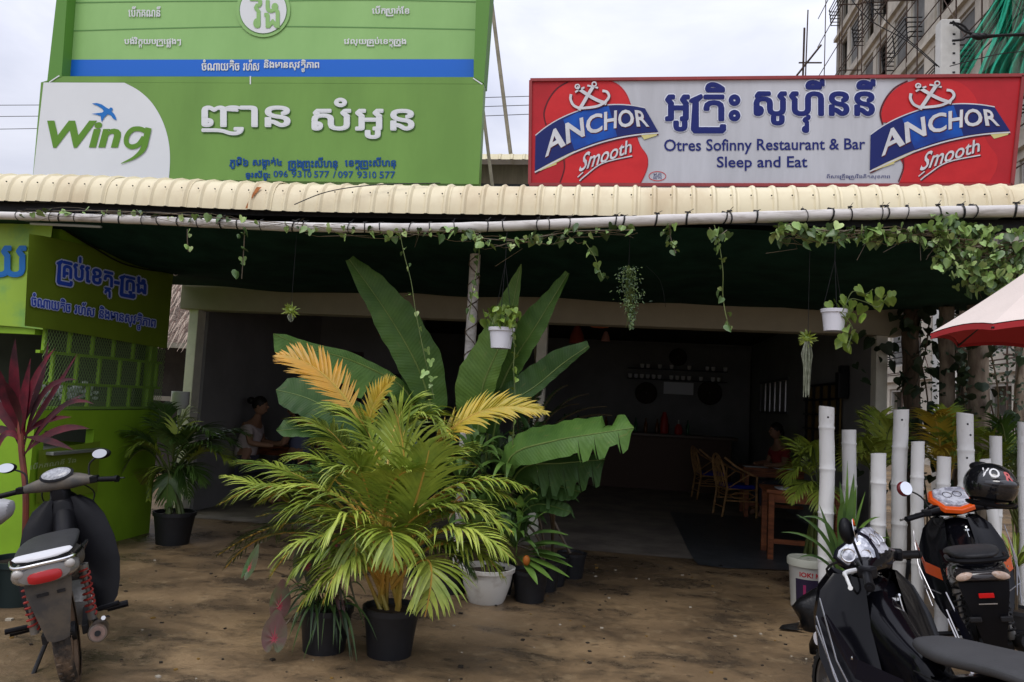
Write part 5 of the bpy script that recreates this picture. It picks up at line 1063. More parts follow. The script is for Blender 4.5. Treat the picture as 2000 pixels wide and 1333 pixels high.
# ---------------------------------------------------------------- strap plant in black pot, right
q = H(1640, 1205, 0); ip = thing('iris_plant', 'upright sword leaved plant in a black pot between bucket and bamboo posts', 'potted plant', (P(1642, 1200, 6.0).x, 6.0, 0)); pot(ip, .17, .26, M_bpot); rs = random.Random(91)
for mx_, my_, tx, ty, Y_, w_ in ((1655, 1030, 1668, 925, 5.95, .028), (1648, 1040, 1640, 940, 6.0, .026), (1662, 1030, 1672, 950, 6.0, .022), (1610, 1050, 1555, 1005, 5.8, .014), (1595, 1060, 1525, 1040, 5.7, .011), (1620, 1030, 1560, 1012, 5.9, .012), (1675, 1040, 1720, 1010, 5.9, .012), (1680, 1070, 1740, 1050, 5.8, .012), (1625, 1060, 1600, 985, 6.0, .016), (1640, 1020, 1650, 980, 5.9, .02), (1600, 1090, 1560, 1090, 5.7, .010), (1660, 1060, 1690, 960, 6.1, .016), (1650, 1060, 1655, 900, 6.05, .02)):
    strap(ip, P(1640+rs.uniform(-8, 8), 1130, 6.0), P(mx_, my_, (Y_+6)/2), P(tx, ty, Y_), w_, L_strap if rs.random() < .6 else L_banl, 'leaf', nrm=Vector((0, -1, .3)), prof=[.6, .8, .95, 1, 1, .95, .85, .65, .4, .02])
# small plant at right edge under helmet
rp_ = clump('grass_plant', 'grassy plant at the right edge behind the orange scooter', 'potted plant', (P(1985, 1100, 6.2).x, 6.2, 0), [P(1985, 1110, 6.2)], L_areca, .42, .012, 26, (.1, 1.2), 9)

# ---------------------------------------------------------------- hanging plants
def hanger(root, p, zt, n=3, r=.07):
    b = MB()
    for k in range(n): a = 2*PI*k/n+.5; b.tube([p+Vector((math.cos(a)*r, math.sin(a)*r, 0)), Vector((p.x, p.y, (p.z*.35+zt*.65)))], .0022, 4)
    b.tube([Vector((p.x, p.y, p.z*.35+zt*.65)), Vector((p.x, p.y, zt))], .0025, 4); o = b.build('hanger', M_dark, root); o.matrix_parent_inverse = inv(root)
hr0 = heart(L_hoya, 'leaf', .028, None, .35); hr0.location = (0, 0, -5)
def wpot(label, px, py, Y, leaves, vines, seed, w_=52):
    rs = random.Random(seed); p = P(px, py, Y); r_ = thing('hanging_pot', label, 'hanging plant', p); rr_ = w_/2/1500*Y*1.0; h = .15
    b = MB(); b.lathe([(rr_*.68, 0), (rr_*.76, 0), (rr_*.92, h*.82), (rr_*1.02, h*.84), (rr_*1.04, h), (rr_*.95, h), (rr_*.9, h*.8), (rr_*.7, .02)], n=22); b.build('pot', M_wpot, r_, smooth=True, ang=35)
    b = MB(); b.ell((0, 0, h*.86), (rr_*.9, rr_*.9, .012), 16, 4); b.build('soil', M_soil, r_)
    hanger(r_, p+Vector((0, 0, h)), 2.82, 3, rr_*.9)
    for x, y, s_ in leaves: scatter_leaf(hr0, r_, P(x+rs.uniform(-2, 2), y, Y+rs.uniform(-.12, .06)), s_*rs.uniform(.85, 1.15), rs, .6)
    for v in vines:
        b = MB(); b.tube(spline([P(x, y, Y-.08) for x, y in v], 5), .0035, 5); o = b.build('vine', L_rachg, r_, smooth=True); o.matrix_parent_inverse = inv(r_)
    return r_
rs = random.Random(3)
lv = [(952+rs.uniform(0, 58), 598+rs.uniform(0, 34), 1.0) for _ in range(46)]+[(948, 625, 1.3), (1012, 612, 1.2), (1002, 604, 1.2), (945, 610, 1.1), (990, 600, 1.2), (1000, 655, 1), (1004, 670, .9), (1000, 690, .8), (1010, 695, .8), (1003, 720, .8), (1008, 740, .7), (1000, 758, .7), (1006, 780, .7), (1000, 800, .7), (1005, 822, .7), (998, 845, .7), (1003, 870, .7)]
A1 = wpot('white hanging pot of small round leaves in front of the big centre leaves', 978, 681, 5.5, lv, [[(1000, 640), (1005, 680), (1003, 720), (1006, 780), (1001, 870)], [(985, 635), (990, 615), (1000, 604)], [(965, 635), (955, 615), (946, 612)]], 5)
lv = [(x+rs.uniform(-6, 6), y+rs.uniform(-5, 5), 1.35) for x, y in ((1680, 556), (1652, 575), (1660, 590), (1645, 590), (1715, 565), (1722, 578), (1735, 570), (1742, 580), (1728, 592), (1710, 590), (1720, 570), (1688, 598), (1665, 615), (1680, 622), (1650, 620), (1642, 655), (1650, 665), (1660, 645), (1670, 640), (1658, 668), (1640, 668), (1652, 680), (1632, 590), (1625, 600), (1655, 605), (1675, 575), (1700, 578), (1640, 628), (1664, 655), (1648, 675), (1622, 592))]
A2 = wpot('white hanging pot with lime heart leaves trailing below it at the right', 1628, 647, 5.5, lv, [[(1645, 610), (1660, 585), (1690, 590), (1715, 600), (1735, 575)], [(1640, 608), (1655, 625), (1665, 645), (1655, 680)], [(1650, 600), (1665, 570), (1690, 575), (1705, 565)]], 6, 46)
# wispy green plant
rs = random.Random(8); p = P(1228, 520, 5.6); wz = thing('wispy_hanging_plant', 'wispy green hanging plant tapering to a trailing tail under the net', 'hanging plant', p)
b = MB()
for k in range(520):
    t = rs.random()**.9; w_ = (34*math.sin(PI*min(1, t*.9+.15))**.8)*(1-.65*t); x = 1228+rs.gauss(0, .5)*w_+6*t; y = 520+t*122; q = P(x, y, 5.6+rs.uniform(-.1, .1)); d = Vector((rs.uniform(-1, 1), rs.uniform(-1, .3), rs.uniform(-1, .4))).normalized()*rs.uniform(.012, .03)
    s_ = d.cross(Vector((0, -1, .2))).normalized()*.0045; b.mi(0 if rs.random() < .6 else 1); b.add([q, q+d*.5+s_, q+d, q+d*.5-s_], [(0, 1, 2, 3)])
b.mi(2)
for k in range(26): x = 1228+rs.gauss(0, 13); b.tube(bez(P(1228, 518, 5.6), P(x, 560, 5.6+rs.uniform(-.1, .1)), P(1228+rs.gauss(4, 7), rs.uniform(590, 642), 5.6), 5), .0018, 3)
o = b.build('foliage', [leafmat('wisp_green', (.17, .25, .07), (.08, .14, .04)), L_fern, L_rachg], wz); o.matrix_parent_inverse = inv(wz); o['kind'] = 'stuff'; b = MB(); b.tube([p, (p.x, p.y, 2.8)], .002, 4); b.tube(spline([P(1262, 520, 5.6), P(1290, 550, 5.6), P(1300, 600, 5.6)], 4), .0016, 3); o = b.build('hanger', M_dark, wz); o.matrix_parent_inverse = inv(wz)
# moss balls
for i, (px, py, tail, lab) in enumerate(((1578, 662, 105, 'green ball plant on a string with a long grey moss tail'), (568, 608, 18, 'small green ball plant on a string at the left'))):
    p = P(px, py, 5.6); t_ = thing('moss_ball', lab, 'hanging plant', p); b = MB(); rs = random.Random(i+77); b.mi(0).ell((0, 0, 0), (.028, .028, .026), 10, 6)
    for k in range(90): d = Vector((rs.gauss(0, 1), rs.gauss(0, 1), rs.gauss(.1, .8))).normalized(); q = d*rs.uniform(.03, .06); s_ = d.cross(Vector((0, -1, .1))).normalized()*.004; b.mi(1); b.add([q*.3, q+s_, q*1.35, q-s_], [(0, 1, 2, 3)])
    b.build('foliage', [L_hoya, L_areca], t_); b = MB(); l = tail/1500*5.6
    for k in range(70 if i == 0 else 24): a = rs.uniform(0, 6.28); r0 = rs.uniform(0, .035); e = rs.uniform(.4, 1)*l; b.tube([(math.cos(a)*r0*.6, math.sin(a)*r0*.6, -.02), (math.cos(a)*r0*1.1+rs.uniform(-.008, .008), math.sin(a)*r0, -.02-e*.4), (math.cos(a)*r0*.5+rs.uniform(-.01, .01), math.sin(a)*r0*.5, -.02-e)], .003, 3)
    o = b.build('moss_tail', L_moss, t_); o['kind'] = 'stuff'; b = MB(); b.tube([(0, 0, .02), (0, 0, 2.78-p.z)], .0018, 4); b.build('string', M_dark, t_)

# ---------------------------------------------------------------- vines on the eave pole
vl0 = heart(L_vine, 'leaf', .033, None, .4); vl1 = heart(L_vine, 'leaf', .034, None, .2, lobes=1); vl2 = heart(leafmat('vine_leaf_deep', (.11, .19, .05), (.045, .09, .025), .4, sv=.35), 'leaf', .034, None, .5); vl3 = heart(leafmat('vine_leaf_pale', (.46, .55, .22), (.25, .36, .10), .45, sv=.2), 'leaf', .028, None, -.35)
def vine(label, path, leaves, seed, Y=5.25, th=.0035, sz=(.4, 1.15), lob=.5, dark=False, group=None, spread=(6, 8)):
    rs = random.Random(seed); p0 = P(*path[0], Y); r_ = thing('climbing_vine', label, 'vine', p0, 0, group); b = MB(); sp2 = spline([P(x, y, Y+rs.uniform(-.02, .02)) for x, y in path], 6); b.tube(sp2, th, 5)
    if leaves > 30:
        for z_ in range(3): b.tube([q+Vector((rs.uniform(-.02, .02), rs.uniform(-.04, .04), .03*math.sin(i_*.5+z_*2)-.02*z_)) for i_, q in enumerate(sp2)], th*.5, 4)
        for z_ in range(leaves//12): q = rs.choice(sp2); b.tube([q, q+Vector((rs.uniform(-.1, .1), 0, rs.uniform(-.12, .02))), q+Vector((rs.uniform(-.2, .2), 0, rs.uniform(-.22, .05)))], .0018, 3)
    o = b.build('stem', M_stem if th > .003 else L_rachg, r_, smooth=True); o.matrix_parent_inverse = inv(r_)
    for k in range(leaves):
        t = (k+rs.random())/leaves*(len(sp2)-1); q = sp2[int(t)]; h_ = rs.random(); o = scatter_leaf((vl1 if rs.random() < lob else vl0) if h_ < .45 else (vl2 if h_ < .8 else vl3), r_, q+Vector((rs.uniform(-1, 1)*spread[0]/270, rs.uniform(-.05, .04), rs.uniform(-1, .6)*spread[1]/270)), rs.uniform(*sz), rs, .5)
    return r_
vine('thin vine with scattered pale leaves creeping along the left part of the pole', [(40, 415), (180, 412), (330, 418), (450, 428), (600, 440)], 34, 1)
vine('thin vine with small pale leaves along the pole left of the centre post', [(600, 442), (750, 452), (880, 452), (935, 458)], 46, 2, spread=(8, 12))
vine('leafy vine hanging in front of the pole right of the centre post', [(930, 465), (1000, 470), (1060, 462), (1130, 452), (1240, 450)], 50, 3, spread=(10, 14))
vine('thin bare vine looping down from the pole at the far left with one leaf', [(366, 448), (366, 470), (368, 492)], 4, 4, spread=(3, 3))
vine('short vine with four pale leaves dangling near the left pillar', [(478, 446), (476, 490), (472, 545)], 7, 5, spread=(4, 4))
vine('long thin vine with star shaped leaves dangling before the tall banana leaf', [(780, 450), (790, 500), (803, 550), (812, 610), (828, 690), (838, 735), (848, 780)], 15, 6, th=.0025, lob=1, spread=(9, 4))
vine('vine with three round leaves dangling right of the second paddle leaf', [(1140, 470), (1160, 500), (1170, 525), (1178, 545)], 7, 7, th=.0025, lob=0, spread=(8, 3))
vine('short curled leafy shoot hanging from the pole above the wispy plant', [(1308, 440), (1310, 465), (1320, 495)], 12, 8, spread=(7, 5))
vine('long vine with a tuft at the top dangling before the dark opening', [(1395, 440), (1405, 480), (1412, 530), (1412, 580), (1420, 625), (1428, 640)], 13, 9, th=.003, spread=(8, 4))
vine('tuft of leaves hanging from the pole beside the long dangling vine', [(1385, 445), (1400, 462), (1420, 450)], 12, 10, spread=(8, 10))
vine('dense leafy vine under the pole at right', [(1520, 445), (1600, 450), (1680, 452), (1760, 450), (1840, 452)], 105, 11, th=.006, spread=(14, 17), sz=(.45, 1.35))
vine('tangle of bare vine runners under the pole at right', [(1520, 455), (1620, 462), (1700, 455), (1800, 460), (1900, 470)], 60, 12, th=.004, spread=(14, 14), sz=(.4, 1.2))
vine('thick mass of vine leaves in the upper right corner', [(1840, 455), (1880, 470), (1930, 480), (2010, 485)], 290, 13, th=.008, spread=(18, 62), sz=(.4, 1.15))
vine('outer leafy vine spilling down the upper right edge', [(1890, 520), (1940, 510), (1990, 530), (2030, 560)], 270, 14, Y=5.5, th=.006, spread=(26, 55), sz=(.4, 1.1))
vine('vine twining up the slim centre post', [(915, 625), (925, 560), (935, 500), (938, 460)], 14, 15, Y=5.3, th=.003, spread=(7, 5), sz=(.5, .8))
vine('vine growing down the lower part of the centre post', [(1000, 880), (1003, 800), (1008, 740), (1004, 690)], 40, 16, Y=6.9, th=.008, spread=(7, 5), sz=(.5, .9))
for o in (vl0, vl1, hr0): bpy.data.objects.remove(o) if False else None

# ---------------------------------------------------------------- vine covered trunks, right
vd0 = heart(L_vined, 'leaf', .06, None, .3)
for i, (x0, y0, x1, y1, Y, r_, nleaf, lab, br) in enumerate(((1775, 540, 1790, 900, 8.6, .085, 170, 'dark vine smothered trunk nearest the restaurant pillar', 0), (1843, 540, 1862, 900, 8.2, .075, 70, 'pale slim trunk with a dark vine on its left side', 1), (1905, 520, 1922, 930, 8.0, .095, 60, 'thick straight trunk behind the parasol tip', 1), (1880, 530, 1885, 930, 9.2, .07, 60, 'brown trunk in shade between the two pale trunks', 0), (1990, 660, 1994, 930, 8.4, .045, 20, 'thin pale trunk at the right edge below the parasol', 1))):
    q0, q1 = P(x0, y0, Y), P(x1, y1, Y); base = Vector((q1.x+.0, Y, 0)); rs = random.Random(100+i); t_ = thing('tree', lab, 'tree', base); b = MB(); top_ = Vector((q0.x, Y, 3.4)); n = 14
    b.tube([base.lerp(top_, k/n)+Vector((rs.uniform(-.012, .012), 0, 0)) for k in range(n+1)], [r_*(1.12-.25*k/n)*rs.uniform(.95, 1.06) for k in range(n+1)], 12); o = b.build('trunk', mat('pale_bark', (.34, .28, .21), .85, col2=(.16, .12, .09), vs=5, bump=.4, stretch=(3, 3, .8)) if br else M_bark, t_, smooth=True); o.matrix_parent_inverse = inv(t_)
    b = MB()
    for k in range(3): ph = rs.uniform(0, 6); b.tube([base+Vector((math.cos(ph+z*2.2)*(r_+.02), math.sin(ph+z*2.2)*(r_+.02), z)) for z in [j*.14 for j in range(24)]], .009, 4)
    o = b.build('climber_stem', M_stem, t_); o.matrix_parent_inverse = inv(t_)
    for k in range(nleaf):
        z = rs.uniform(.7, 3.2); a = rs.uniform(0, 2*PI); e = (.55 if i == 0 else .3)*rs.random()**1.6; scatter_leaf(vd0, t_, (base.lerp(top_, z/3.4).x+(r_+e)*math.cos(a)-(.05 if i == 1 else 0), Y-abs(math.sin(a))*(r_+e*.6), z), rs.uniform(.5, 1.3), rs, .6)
    if i in (2, 4, 0):
        b = MB()
        for k in range(420): 
            q = Vector((base.x+rs.gauss(.15, .42), Y+rs.gauss(0, .25), rs.gauss(2.3 if i == 0 else 1.95, .5)))
            if q.z < .6 or q.x < 3.0: continue
            d = Vector((rs.uniform(-1, 1), rs.uniform(-1, 1), rs.uniform(-1, .5))).normalized()*rs.uniform(.03, .07); s_ = d.cross(Vector((0, -1, .3))).normalized()*rs.uniform(.01, .02); b.mi(rs.choice((0, 0, 1))); b.add([q, q+d*.5+s_, q+d, q+d*.5-s_], [(0, 1, 2, 3)])
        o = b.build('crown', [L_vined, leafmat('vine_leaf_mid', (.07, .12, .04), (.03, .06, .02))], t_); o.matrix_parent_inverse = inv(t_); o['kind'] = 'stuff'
for o in (vd0, vl0, vl1, vl2, vl3, hr0): bpy.data.objects.remove(o)
# ---------------------------------------------------------------- bamboo post fence, bucket, bag, parasol
fd = [(1620, 795, 27, 6.12, 0, 'first tall white bamboo post, leftmost beside the bucket'), (1662, 840, 25, 6.35, 0, 'white bamboo post just right of the leftmost tall one'), (1715, 886, 26, 6.1, 0, 'short white bamboo post with a flat cut top left of the scooter mirror'), (1757, 800, 26, 6.3, 0, 'tall white bamboo post rising behind the scooter mirror'), (1796, 863, 22, 6.2, 0, 'medium white bamboo post right of the scooter mirror'), (1841, 892, 23, 6.25, 0, 'shortest white bamboo post above the orange dashboard'), (1890, 808, 27, 6.2, 0, 'tall white bamboo post with three dark holes left of the helmet'), (1944, 852, 20, 6.3, 0, 'thin white bamboo post directly behind the helmet'), (1969, 898, 18, 6.1, -.12, 'leaning short white bamboo post right of the helmet'), (1999, 825, 13, 6.6, 0, 'white bamboo post cut by the right edge of the picture')]
M_hole = mat('post_hole', (.02, .02, .02), .9)
for i, (px, py, wpx, Y, tilt, lab) in enumerate(fd):
    p = P(px, py, Y); r_ = wpx/2/1500*Y*1.0; rs = random.Random(200+i); t_ = thing('bamboo_post', lab, 'post', (p.x, Y, 0), 0, 'white bamboo posts of the yard fence'); t_.rotation_euler = (rs.uniform(-.012, .012), tilt+rs.uniform(-.012, .012), 0)
    prof = []; z = 0; nd = rs.uniform(.12, .22)
    while z < p.z: 
        prof.append((r_*rs.uniform(.97, 1.02), z)); 
        if nd < p.z-.04 and z < nd <= z+.06: prof += [(r_*1.0, nd-.012), (r_*1.07, nd-.004), (r_*1.07, nd+.004), (r_*.985, nd+.012)]; nd += rs.uniform(.26, .36); z = prof[-1][1]+.04
        else: z += .06
    prof = [q for q in prof if q[1] < p.z-.005]+[(r_, p.z), (r_*.82, p.z), (r_*.8, p.z-.08)]
    b = MB(); b.lathe(prof, n=16); sl_ = rs.uniform(-.13, .13); b.v = [(x+.004*math.sin(z*7+i), y, z+(sl_*x if z > p.z-.03 else 0)) for x, y, z in b.v]; b.build('cane', M_post, t_, smooth=True, ang=50)
    if i in (0, 6, 3):
        b = MB()
        for zz, a in ((p.z-.08, -1.7), (p.z-.16, -1.35), (p.z-.33, -1.8))[:3 if i == 6 else 1]: b.ell((math.cos(a)*r_, math.sin(a)*r_, zz), (.008, .004, .008), 8, 4)
        b.build('hole', M_hole, t_)
b = MB()
q = H(1577, 1181, 0); bk = thing('bucket', 'white lidded plastic bucket with red lettering and a dark printed side', 'bucket', (P(1577, 1181, 6.72).x, 6.72, 0))
b.lathe([(.125, 0), (.13, .005), (.152, .34), (.155, .345)], n=28, cap=True); b.build('shell', mat('bucket_white', (.60, .60, .56), .45, var=.1, vs=4), bk, smooth=True)
b = MB(); b.lathe([(.153, .335), (.166, .34), (.168, .385), (.160, .40), (.16, .392), (.01, .392)], n=28); b.build('lid', mat('bucket_lid', (.52, .53, .45), .5), bk, smooth=True, ang=35)
def wrapc(rz, n=24, a0=-PI, a1=0, m=None, name='label'):
    b = MB(); (z0, r0), (z1, r1) = rz
    for k in range(n+1): a = a0+(a1-a0)*k/n; b.v += [(math.cos(a)*r0, math.sin(a)*r0, z0), (math.cos(a)*r1, math.sin(a)*r1, z1)]
    for k in range(n): b.f.append((2*k, 2*k+2, 2*k+3, 2*k+1)); b.m.append(0)
    return b.build(name, m, bk, smooth=True)
wrapc(((.06, .1345), (.245, .1465)), a0=-2.5, a1=-.1, m=mat('bucket_print_dark', (.03, .02, .05), .45))
wrapc(((.045, .1335), (.06, .1347)), a0=-2.5, a1=-.1, m=mat('bucket_print_pink', (.45, .2, .18), .45))
wrapc(((.07, .1353), (.2, .144)), 4, a0=-2.05, a1=-1.9, m=mat('bucket_stripe', (.35, .03, .12), .45), name='stripe')
V, F = txt('IOK! KOK!', .03); b = MB(); b.add([(math.cos(-2.25+s*1.7)*(.1485+t*.003), math.sin(-2.25+s*1.7)*(.1485+t*.003), .262+t*.04) for s, t, _ in V], F); b.build('lettering', mat('bucket_red', (.45, .02, .03), .5), bk)
# crumpled black bag in front of the posts
q = H(1600, 1222, 0); b = MB(); rs = random.Random(6); b.ell((0, 0, 0), (.16, .13, .17), 26, 16)
b.v = [(x*(1+.18*math.sin(z*22+y*9)+rs.uniform(-.06, .06)), y*(1+.15*math.sin(x*25)), max(z*(1+rs.uniform(-.04, .04)), -.14)+.14+.03*math.sin(x*14)) for x, y, z in b.v]
b.add([(-.16, -.05, .012), (-.30, -.10, .01), (-.26, -.02, .02), (-.12, .06, .03), (-.1, -.12, .02)], [(0, 1, 2), (0, 2, 3), (0, 4, 1)])
o = b.build('rubbish_bag', mat('bin_liner', (.010, .010, .011), .28, var=.2, vs=20, bump=.4, bs=14), smooth=True); o.location = (P(1600, 1215, 6.0).x, 6.02, .004); tag(o, 'crumpled black plastic bag lying between the bucket and the black scooter', 'bag')
# parasol at right edge
A_ = D(1817, 651, 3.55); c = D(2115, 560, 3.35); c = Vector((c.x, c.y, 0)); rad = math.hypot(A_.x-c.x, A_.y-c.y); zr = A_.z; za_ = zr+.46; a0 = math.atan2(A_.y-c.y, A_.x-c.x)
pa = thing('parasol', 'cream and red market parasol reaching in from the right edge', 'parasol', c); Mpw = mat('parasol_cream', (.72, .62, .56), .85, var=.08, vs=4, bump=.1, bs=120); Mpr = mat('parasol_red', (.42, .03, .035), .85, var=.12, vs=4)
cor = [Vector((math.cos(a0+k*PI/4)*rad, math.sin(a0+k*PI/4)*rad, zr)) for k in range(8)]; ap = Vector((0, 0, za_))
for k in range(8):
    c0, c1 = cor[k], cor[(k+1) % 8]; b = MB(); n = 8
    for i in range(n+1):
        u = i/n; q0, q1 = ap.lerp(c0, u), ap.lerp(c1, u)
        for j in range(7): v = j/6; s_ = 4*v*(1-v); q = q0.lerp(q1, v); q = q+Vector((-q.x, -q.y, 0))*.03*s_*u+Vector((0, 0, -.03*u*(1-u)*2+.035*s_*u*u*.6)); b.v.append(tuple(q))
    for i in range(n):
        for j in range(6): a = i*7+j; b.f.append((a, a+1, a+8, a+7)); b.m.append(0)
    b.build('canopy_panel', Mpw, pa, smooth=True)
    lin = MB(); lin.v = [(x*.985, y*.985, z-.012) for x, y, z in b.v]; lin.f = [f[::-1] for f in b.f]; lin.m = list(b.m); lin.build('lining', Mpr, pa, smooth=True)
    b = MB(); e = [Vector(b_) for b_ in []]; 
    for j in range(7): v = j/6; s_ = 4*v*(1-v); q = c0.lerp(c1, v); q = q+Vector((-q.x, -q.y, 0))*.03*s_+Vector((0, 0, .021*s_)); b.v += [tuple(q+Vector((0, 0, -.004))), tuple(q+Vector((0, 0, -.028)))]
    for j in range(6): a = 2*j; b.f.append((a, a+1, a+3, a+2)); b.m.append(0)
    b.build('valance', Mpr, pa)
    b = MB(); b.tube([ap+Vector((0, 0, -.03)), c0+Vector((0, 0, -.02))], .007, 5); b.build('rib', M_dark, pa)
b = MB(); b.tube([(0, 0, .05), (0, 0, za_+.06)], .02, 10); b.build('pole', M_white, pa, smooth=True); b = MB(); b.lathe([(.22, 0), (.22, .05), (.04, .08), (.04, .2)], n=20, cap=True); b.build('base', M_conc, pa, smooth=True, ang=30)

# ---------------------------------------------------------------- rattan chairs and tables
def chair(label, loc, rz, group=None, name='rattan_chair'):
    t_ = thing(name, label, 'chair', loc, rz, group); B = lambda: MB()
    # faces +x ; seat .44
    for s in (1, -1):
        b = B(); b.tube([(.24, s*.24, 0), (.23, s*.25, .42)], .017, 7); b.build('leg', M_rattan, t_, smooth=True)
        b = B(); b.tube([(-.27, s*.20, 0), (-.21, s*.22, .42), (-.24, s*.22, .6)], .017, 7); b.build('leg', M_rattan, t_, smooth=True)
        b = B(); b.tube([(.23, s*.25, .40), (.22, s*.28, .62), (.1, s*.3, .66), (-.1, s*.27, .76), (-.24, s*.16, .88)], .017, 7); b.build('arm_rail', M_rattan, t_, smooth=True)
        b = B(); b.tube([(x, s*.262, z) for x, z in ((.2, .33), (.12, .37), (-.1, .37), (-.18, .33), (-.1, .29), (.12, .29))], .010, 6, closed=True); b.tube([(.235, s*.255, .25), (-.235, s*.225, .25)], .012, 6); b.tube([(.1, s*.29, .65), (-.18, s*.24, .45)], .011, 6); b.build('side_brace', M_rattan, t_, smooth=True)
    b = B(); b.tube(spline([(-.21, -.24, .42), (-.27, -.235, .68), (-.31, -.15, .86), (-.32, 0, .92), (-.31, .15, .86), (-.27, .235, .68), (-.21, .24, .42)], 5), .018, 7)
    b.tube(spline([(-.22, -.13, .45), (-.28, -.14, .66), (-.30, 0, .76), (-.28, .14, .66), (-.22, .13, .45)], 5), .012, 6); b.build('backrest', M_rattan, t_, smooth=True)
    for k in range(5): b = B(); y = -.14+k*.07; b.tube([(-.23, y, .45), (-.29, y*.9, .7), (-.31, y*.8, .88-abs(y)*.3)], .007, 5); b.build('back_spindle', M_rattan, t_, smooth=True)
    b = B(); b.tube([(.23, -.25, .42), (.23, .25, .42), (-.21, .23, .42), (-.21, -.23, .42)], .018, 7, closed=True); b.build('seat_frame', M_rattan, t_, smooth=True)
    b = B(); b.box((.01, 0, .455), (.42, .44, .06)); b.build('cushion', M_bluec, t_, bevel=.02); b = B(); b.tube([(.235, -.255, .15), (.235, .255, .15)], .011, 6); b.tube([(-.25, -.21, .15), (-.25, .21, .15)], .011, 6); b.build('stretcher', M_rattan, t_)
    return t_
def cp(px, py): q = H(px, py, 0); return (q.x, q.y, 0)
ck = chair('nearest rattan chair with blue cushion at the edge of the dark slab', cp(1435, 1008), R(12), 'rattan chairs in the dining room')
for lab, px, py, rz in (('rattan chair just behind the nearest one, half hidden', 1385, 975, R(8)), ('rattan chair in deep shade left of the laid table', 1325, 930, R(-20)), ('rattan chair in deep shade behind the laid table', 1425, 935, R(-60)), ('rattan chair in deep shade near the bar counter', 1290, 900, R(30)), ('rattan chair at the left table behind the lower banana leaf', 585, 960, R(175)), ('rattan chair in shade behind the torn banana leaf', 1115, 930, R(160))):
    c = copy_tree(ck); c.location = cp(px, py); c.rotation_euler = (0, 0, rz); c['label'] = lab
for lab, px, py, rz in (('rattan chair in deep shade, far end of the laid table', 1475, 925, R(190)), ('rattan chair drawn up to the middle shaded table', 1365, 905, R(20)), ('rattan chair beyond the middle shaded table', 1455, 900, R(170))):
    c = copy_tree(ck); c.location = cp(px, py); c.rotation_euler = (0, 0, rz); c['label'] = lab
def table(label, px, py, rz, w_, d_, items, h=.75):
    c = cp(px, py); t_ = thing('wooden_table', label, 'table', c, rz); b = MB(); b.box((0, 0, h-.02), (w_, d_, .04)); b.build('tabletop', M_wood, t_, bevel=.006)
    
    for c_, d3, nm_ in (((0, -d_/2+.06, h-.09), (w_-.16, .03, .09), 'apron'), ((0, d_/2-.06, h-.09), (w_-.16, .03, .09), 'apron'), ((0, -d_/2+.06, .2), (w_-.16, .03, .05), 'stretcher')): b = MB(); b.box(c_, d3); b.build(nm_, M_wood, t_)
    for x in (1, -1):
        for y in (1, -1): b = MB(); b.box((x*(w_/2-.06), y*(d_/2-.06), (h-.04)/2), (.06, .06, h-.04)); b.build('leg', M_wood, t_, bevel=.005)
    Mx = Matrix.Translation(c) @ Matrix.Rotation(rz, 4, 'Z')
    for nm, lab, cat, x, y, fn_ in items: o = fn_(); o.location = Mx @ Vector((x, y, h+.001)); o.name = nm; tag(o, lab, cat)
def m_mat(): b = MB(); b.box((0, 0, .004), (.34, .24, .008)); return b.build('placemat', mat('white_placemat', (.72, .72, .74), .6))
def m_caddy(): b = MB(); b.box((0, 0, .03), (.10, .08, .06)); b.tube([(-.04, 0, .05), (-.04, 0, .11), (.04, 0, .11), (.04, 0, .05)], .008, 5); b.lathe([(.02, .06), (.022, .1), (.01, .12)], (.02, .02, 0), 8); return b.build('condiment_caddy', M_wpot, bevel=.004)
def m_nap(): b = MB(); b.lathe([(.05, 0), (.055, .05), (.04, .085), (.01, .09)], n=10); return b.build('napkin_holder', M_wpot, smooth=True)
table('long red brown wooden table laid with white mats beside the nearest rattan chair', 1520, 1010, R(-3), 1.15, .8, [('placemat', 'white placemat at the left end of the laid table', 'mat', -.38, -.2, m_mat), ('placemat', 'white placemat in the middle of the laid table', 'mat', .05, -.22, m_mat), ('condiment_caddy', 'white condiment caddy on the laid table', 'caddy', -.1, .1, m_caddy), ('napkin_holder', 'small white napkin holder at the right of the laid table', 'holder', .38, .05, m_nap)])
table('smaller red brown table nearest the bamboo posts, legs crossing behind the palm tips', 1560, 1090, R(-3), .8, .65, [('placemat', 'white placemat on the small table near the bamboo posts', 'mat', -.1, -.1, m_mat)])
table('wooden table in deep shade in the middle of the dining room', 1410, 903, R(-3), .9, .7, [('napkin_holder', 'white napkin holder on the middle shaded table', 'holder', 0, 0, m_nap)])
table('wooden table in shade at the left behind the areca fronds', 520, 968, R(0), 1.0, .8, [('napkin_holder', 'white bowl on the shaded left table', 'bowl', -.1, 0, m_nap)])
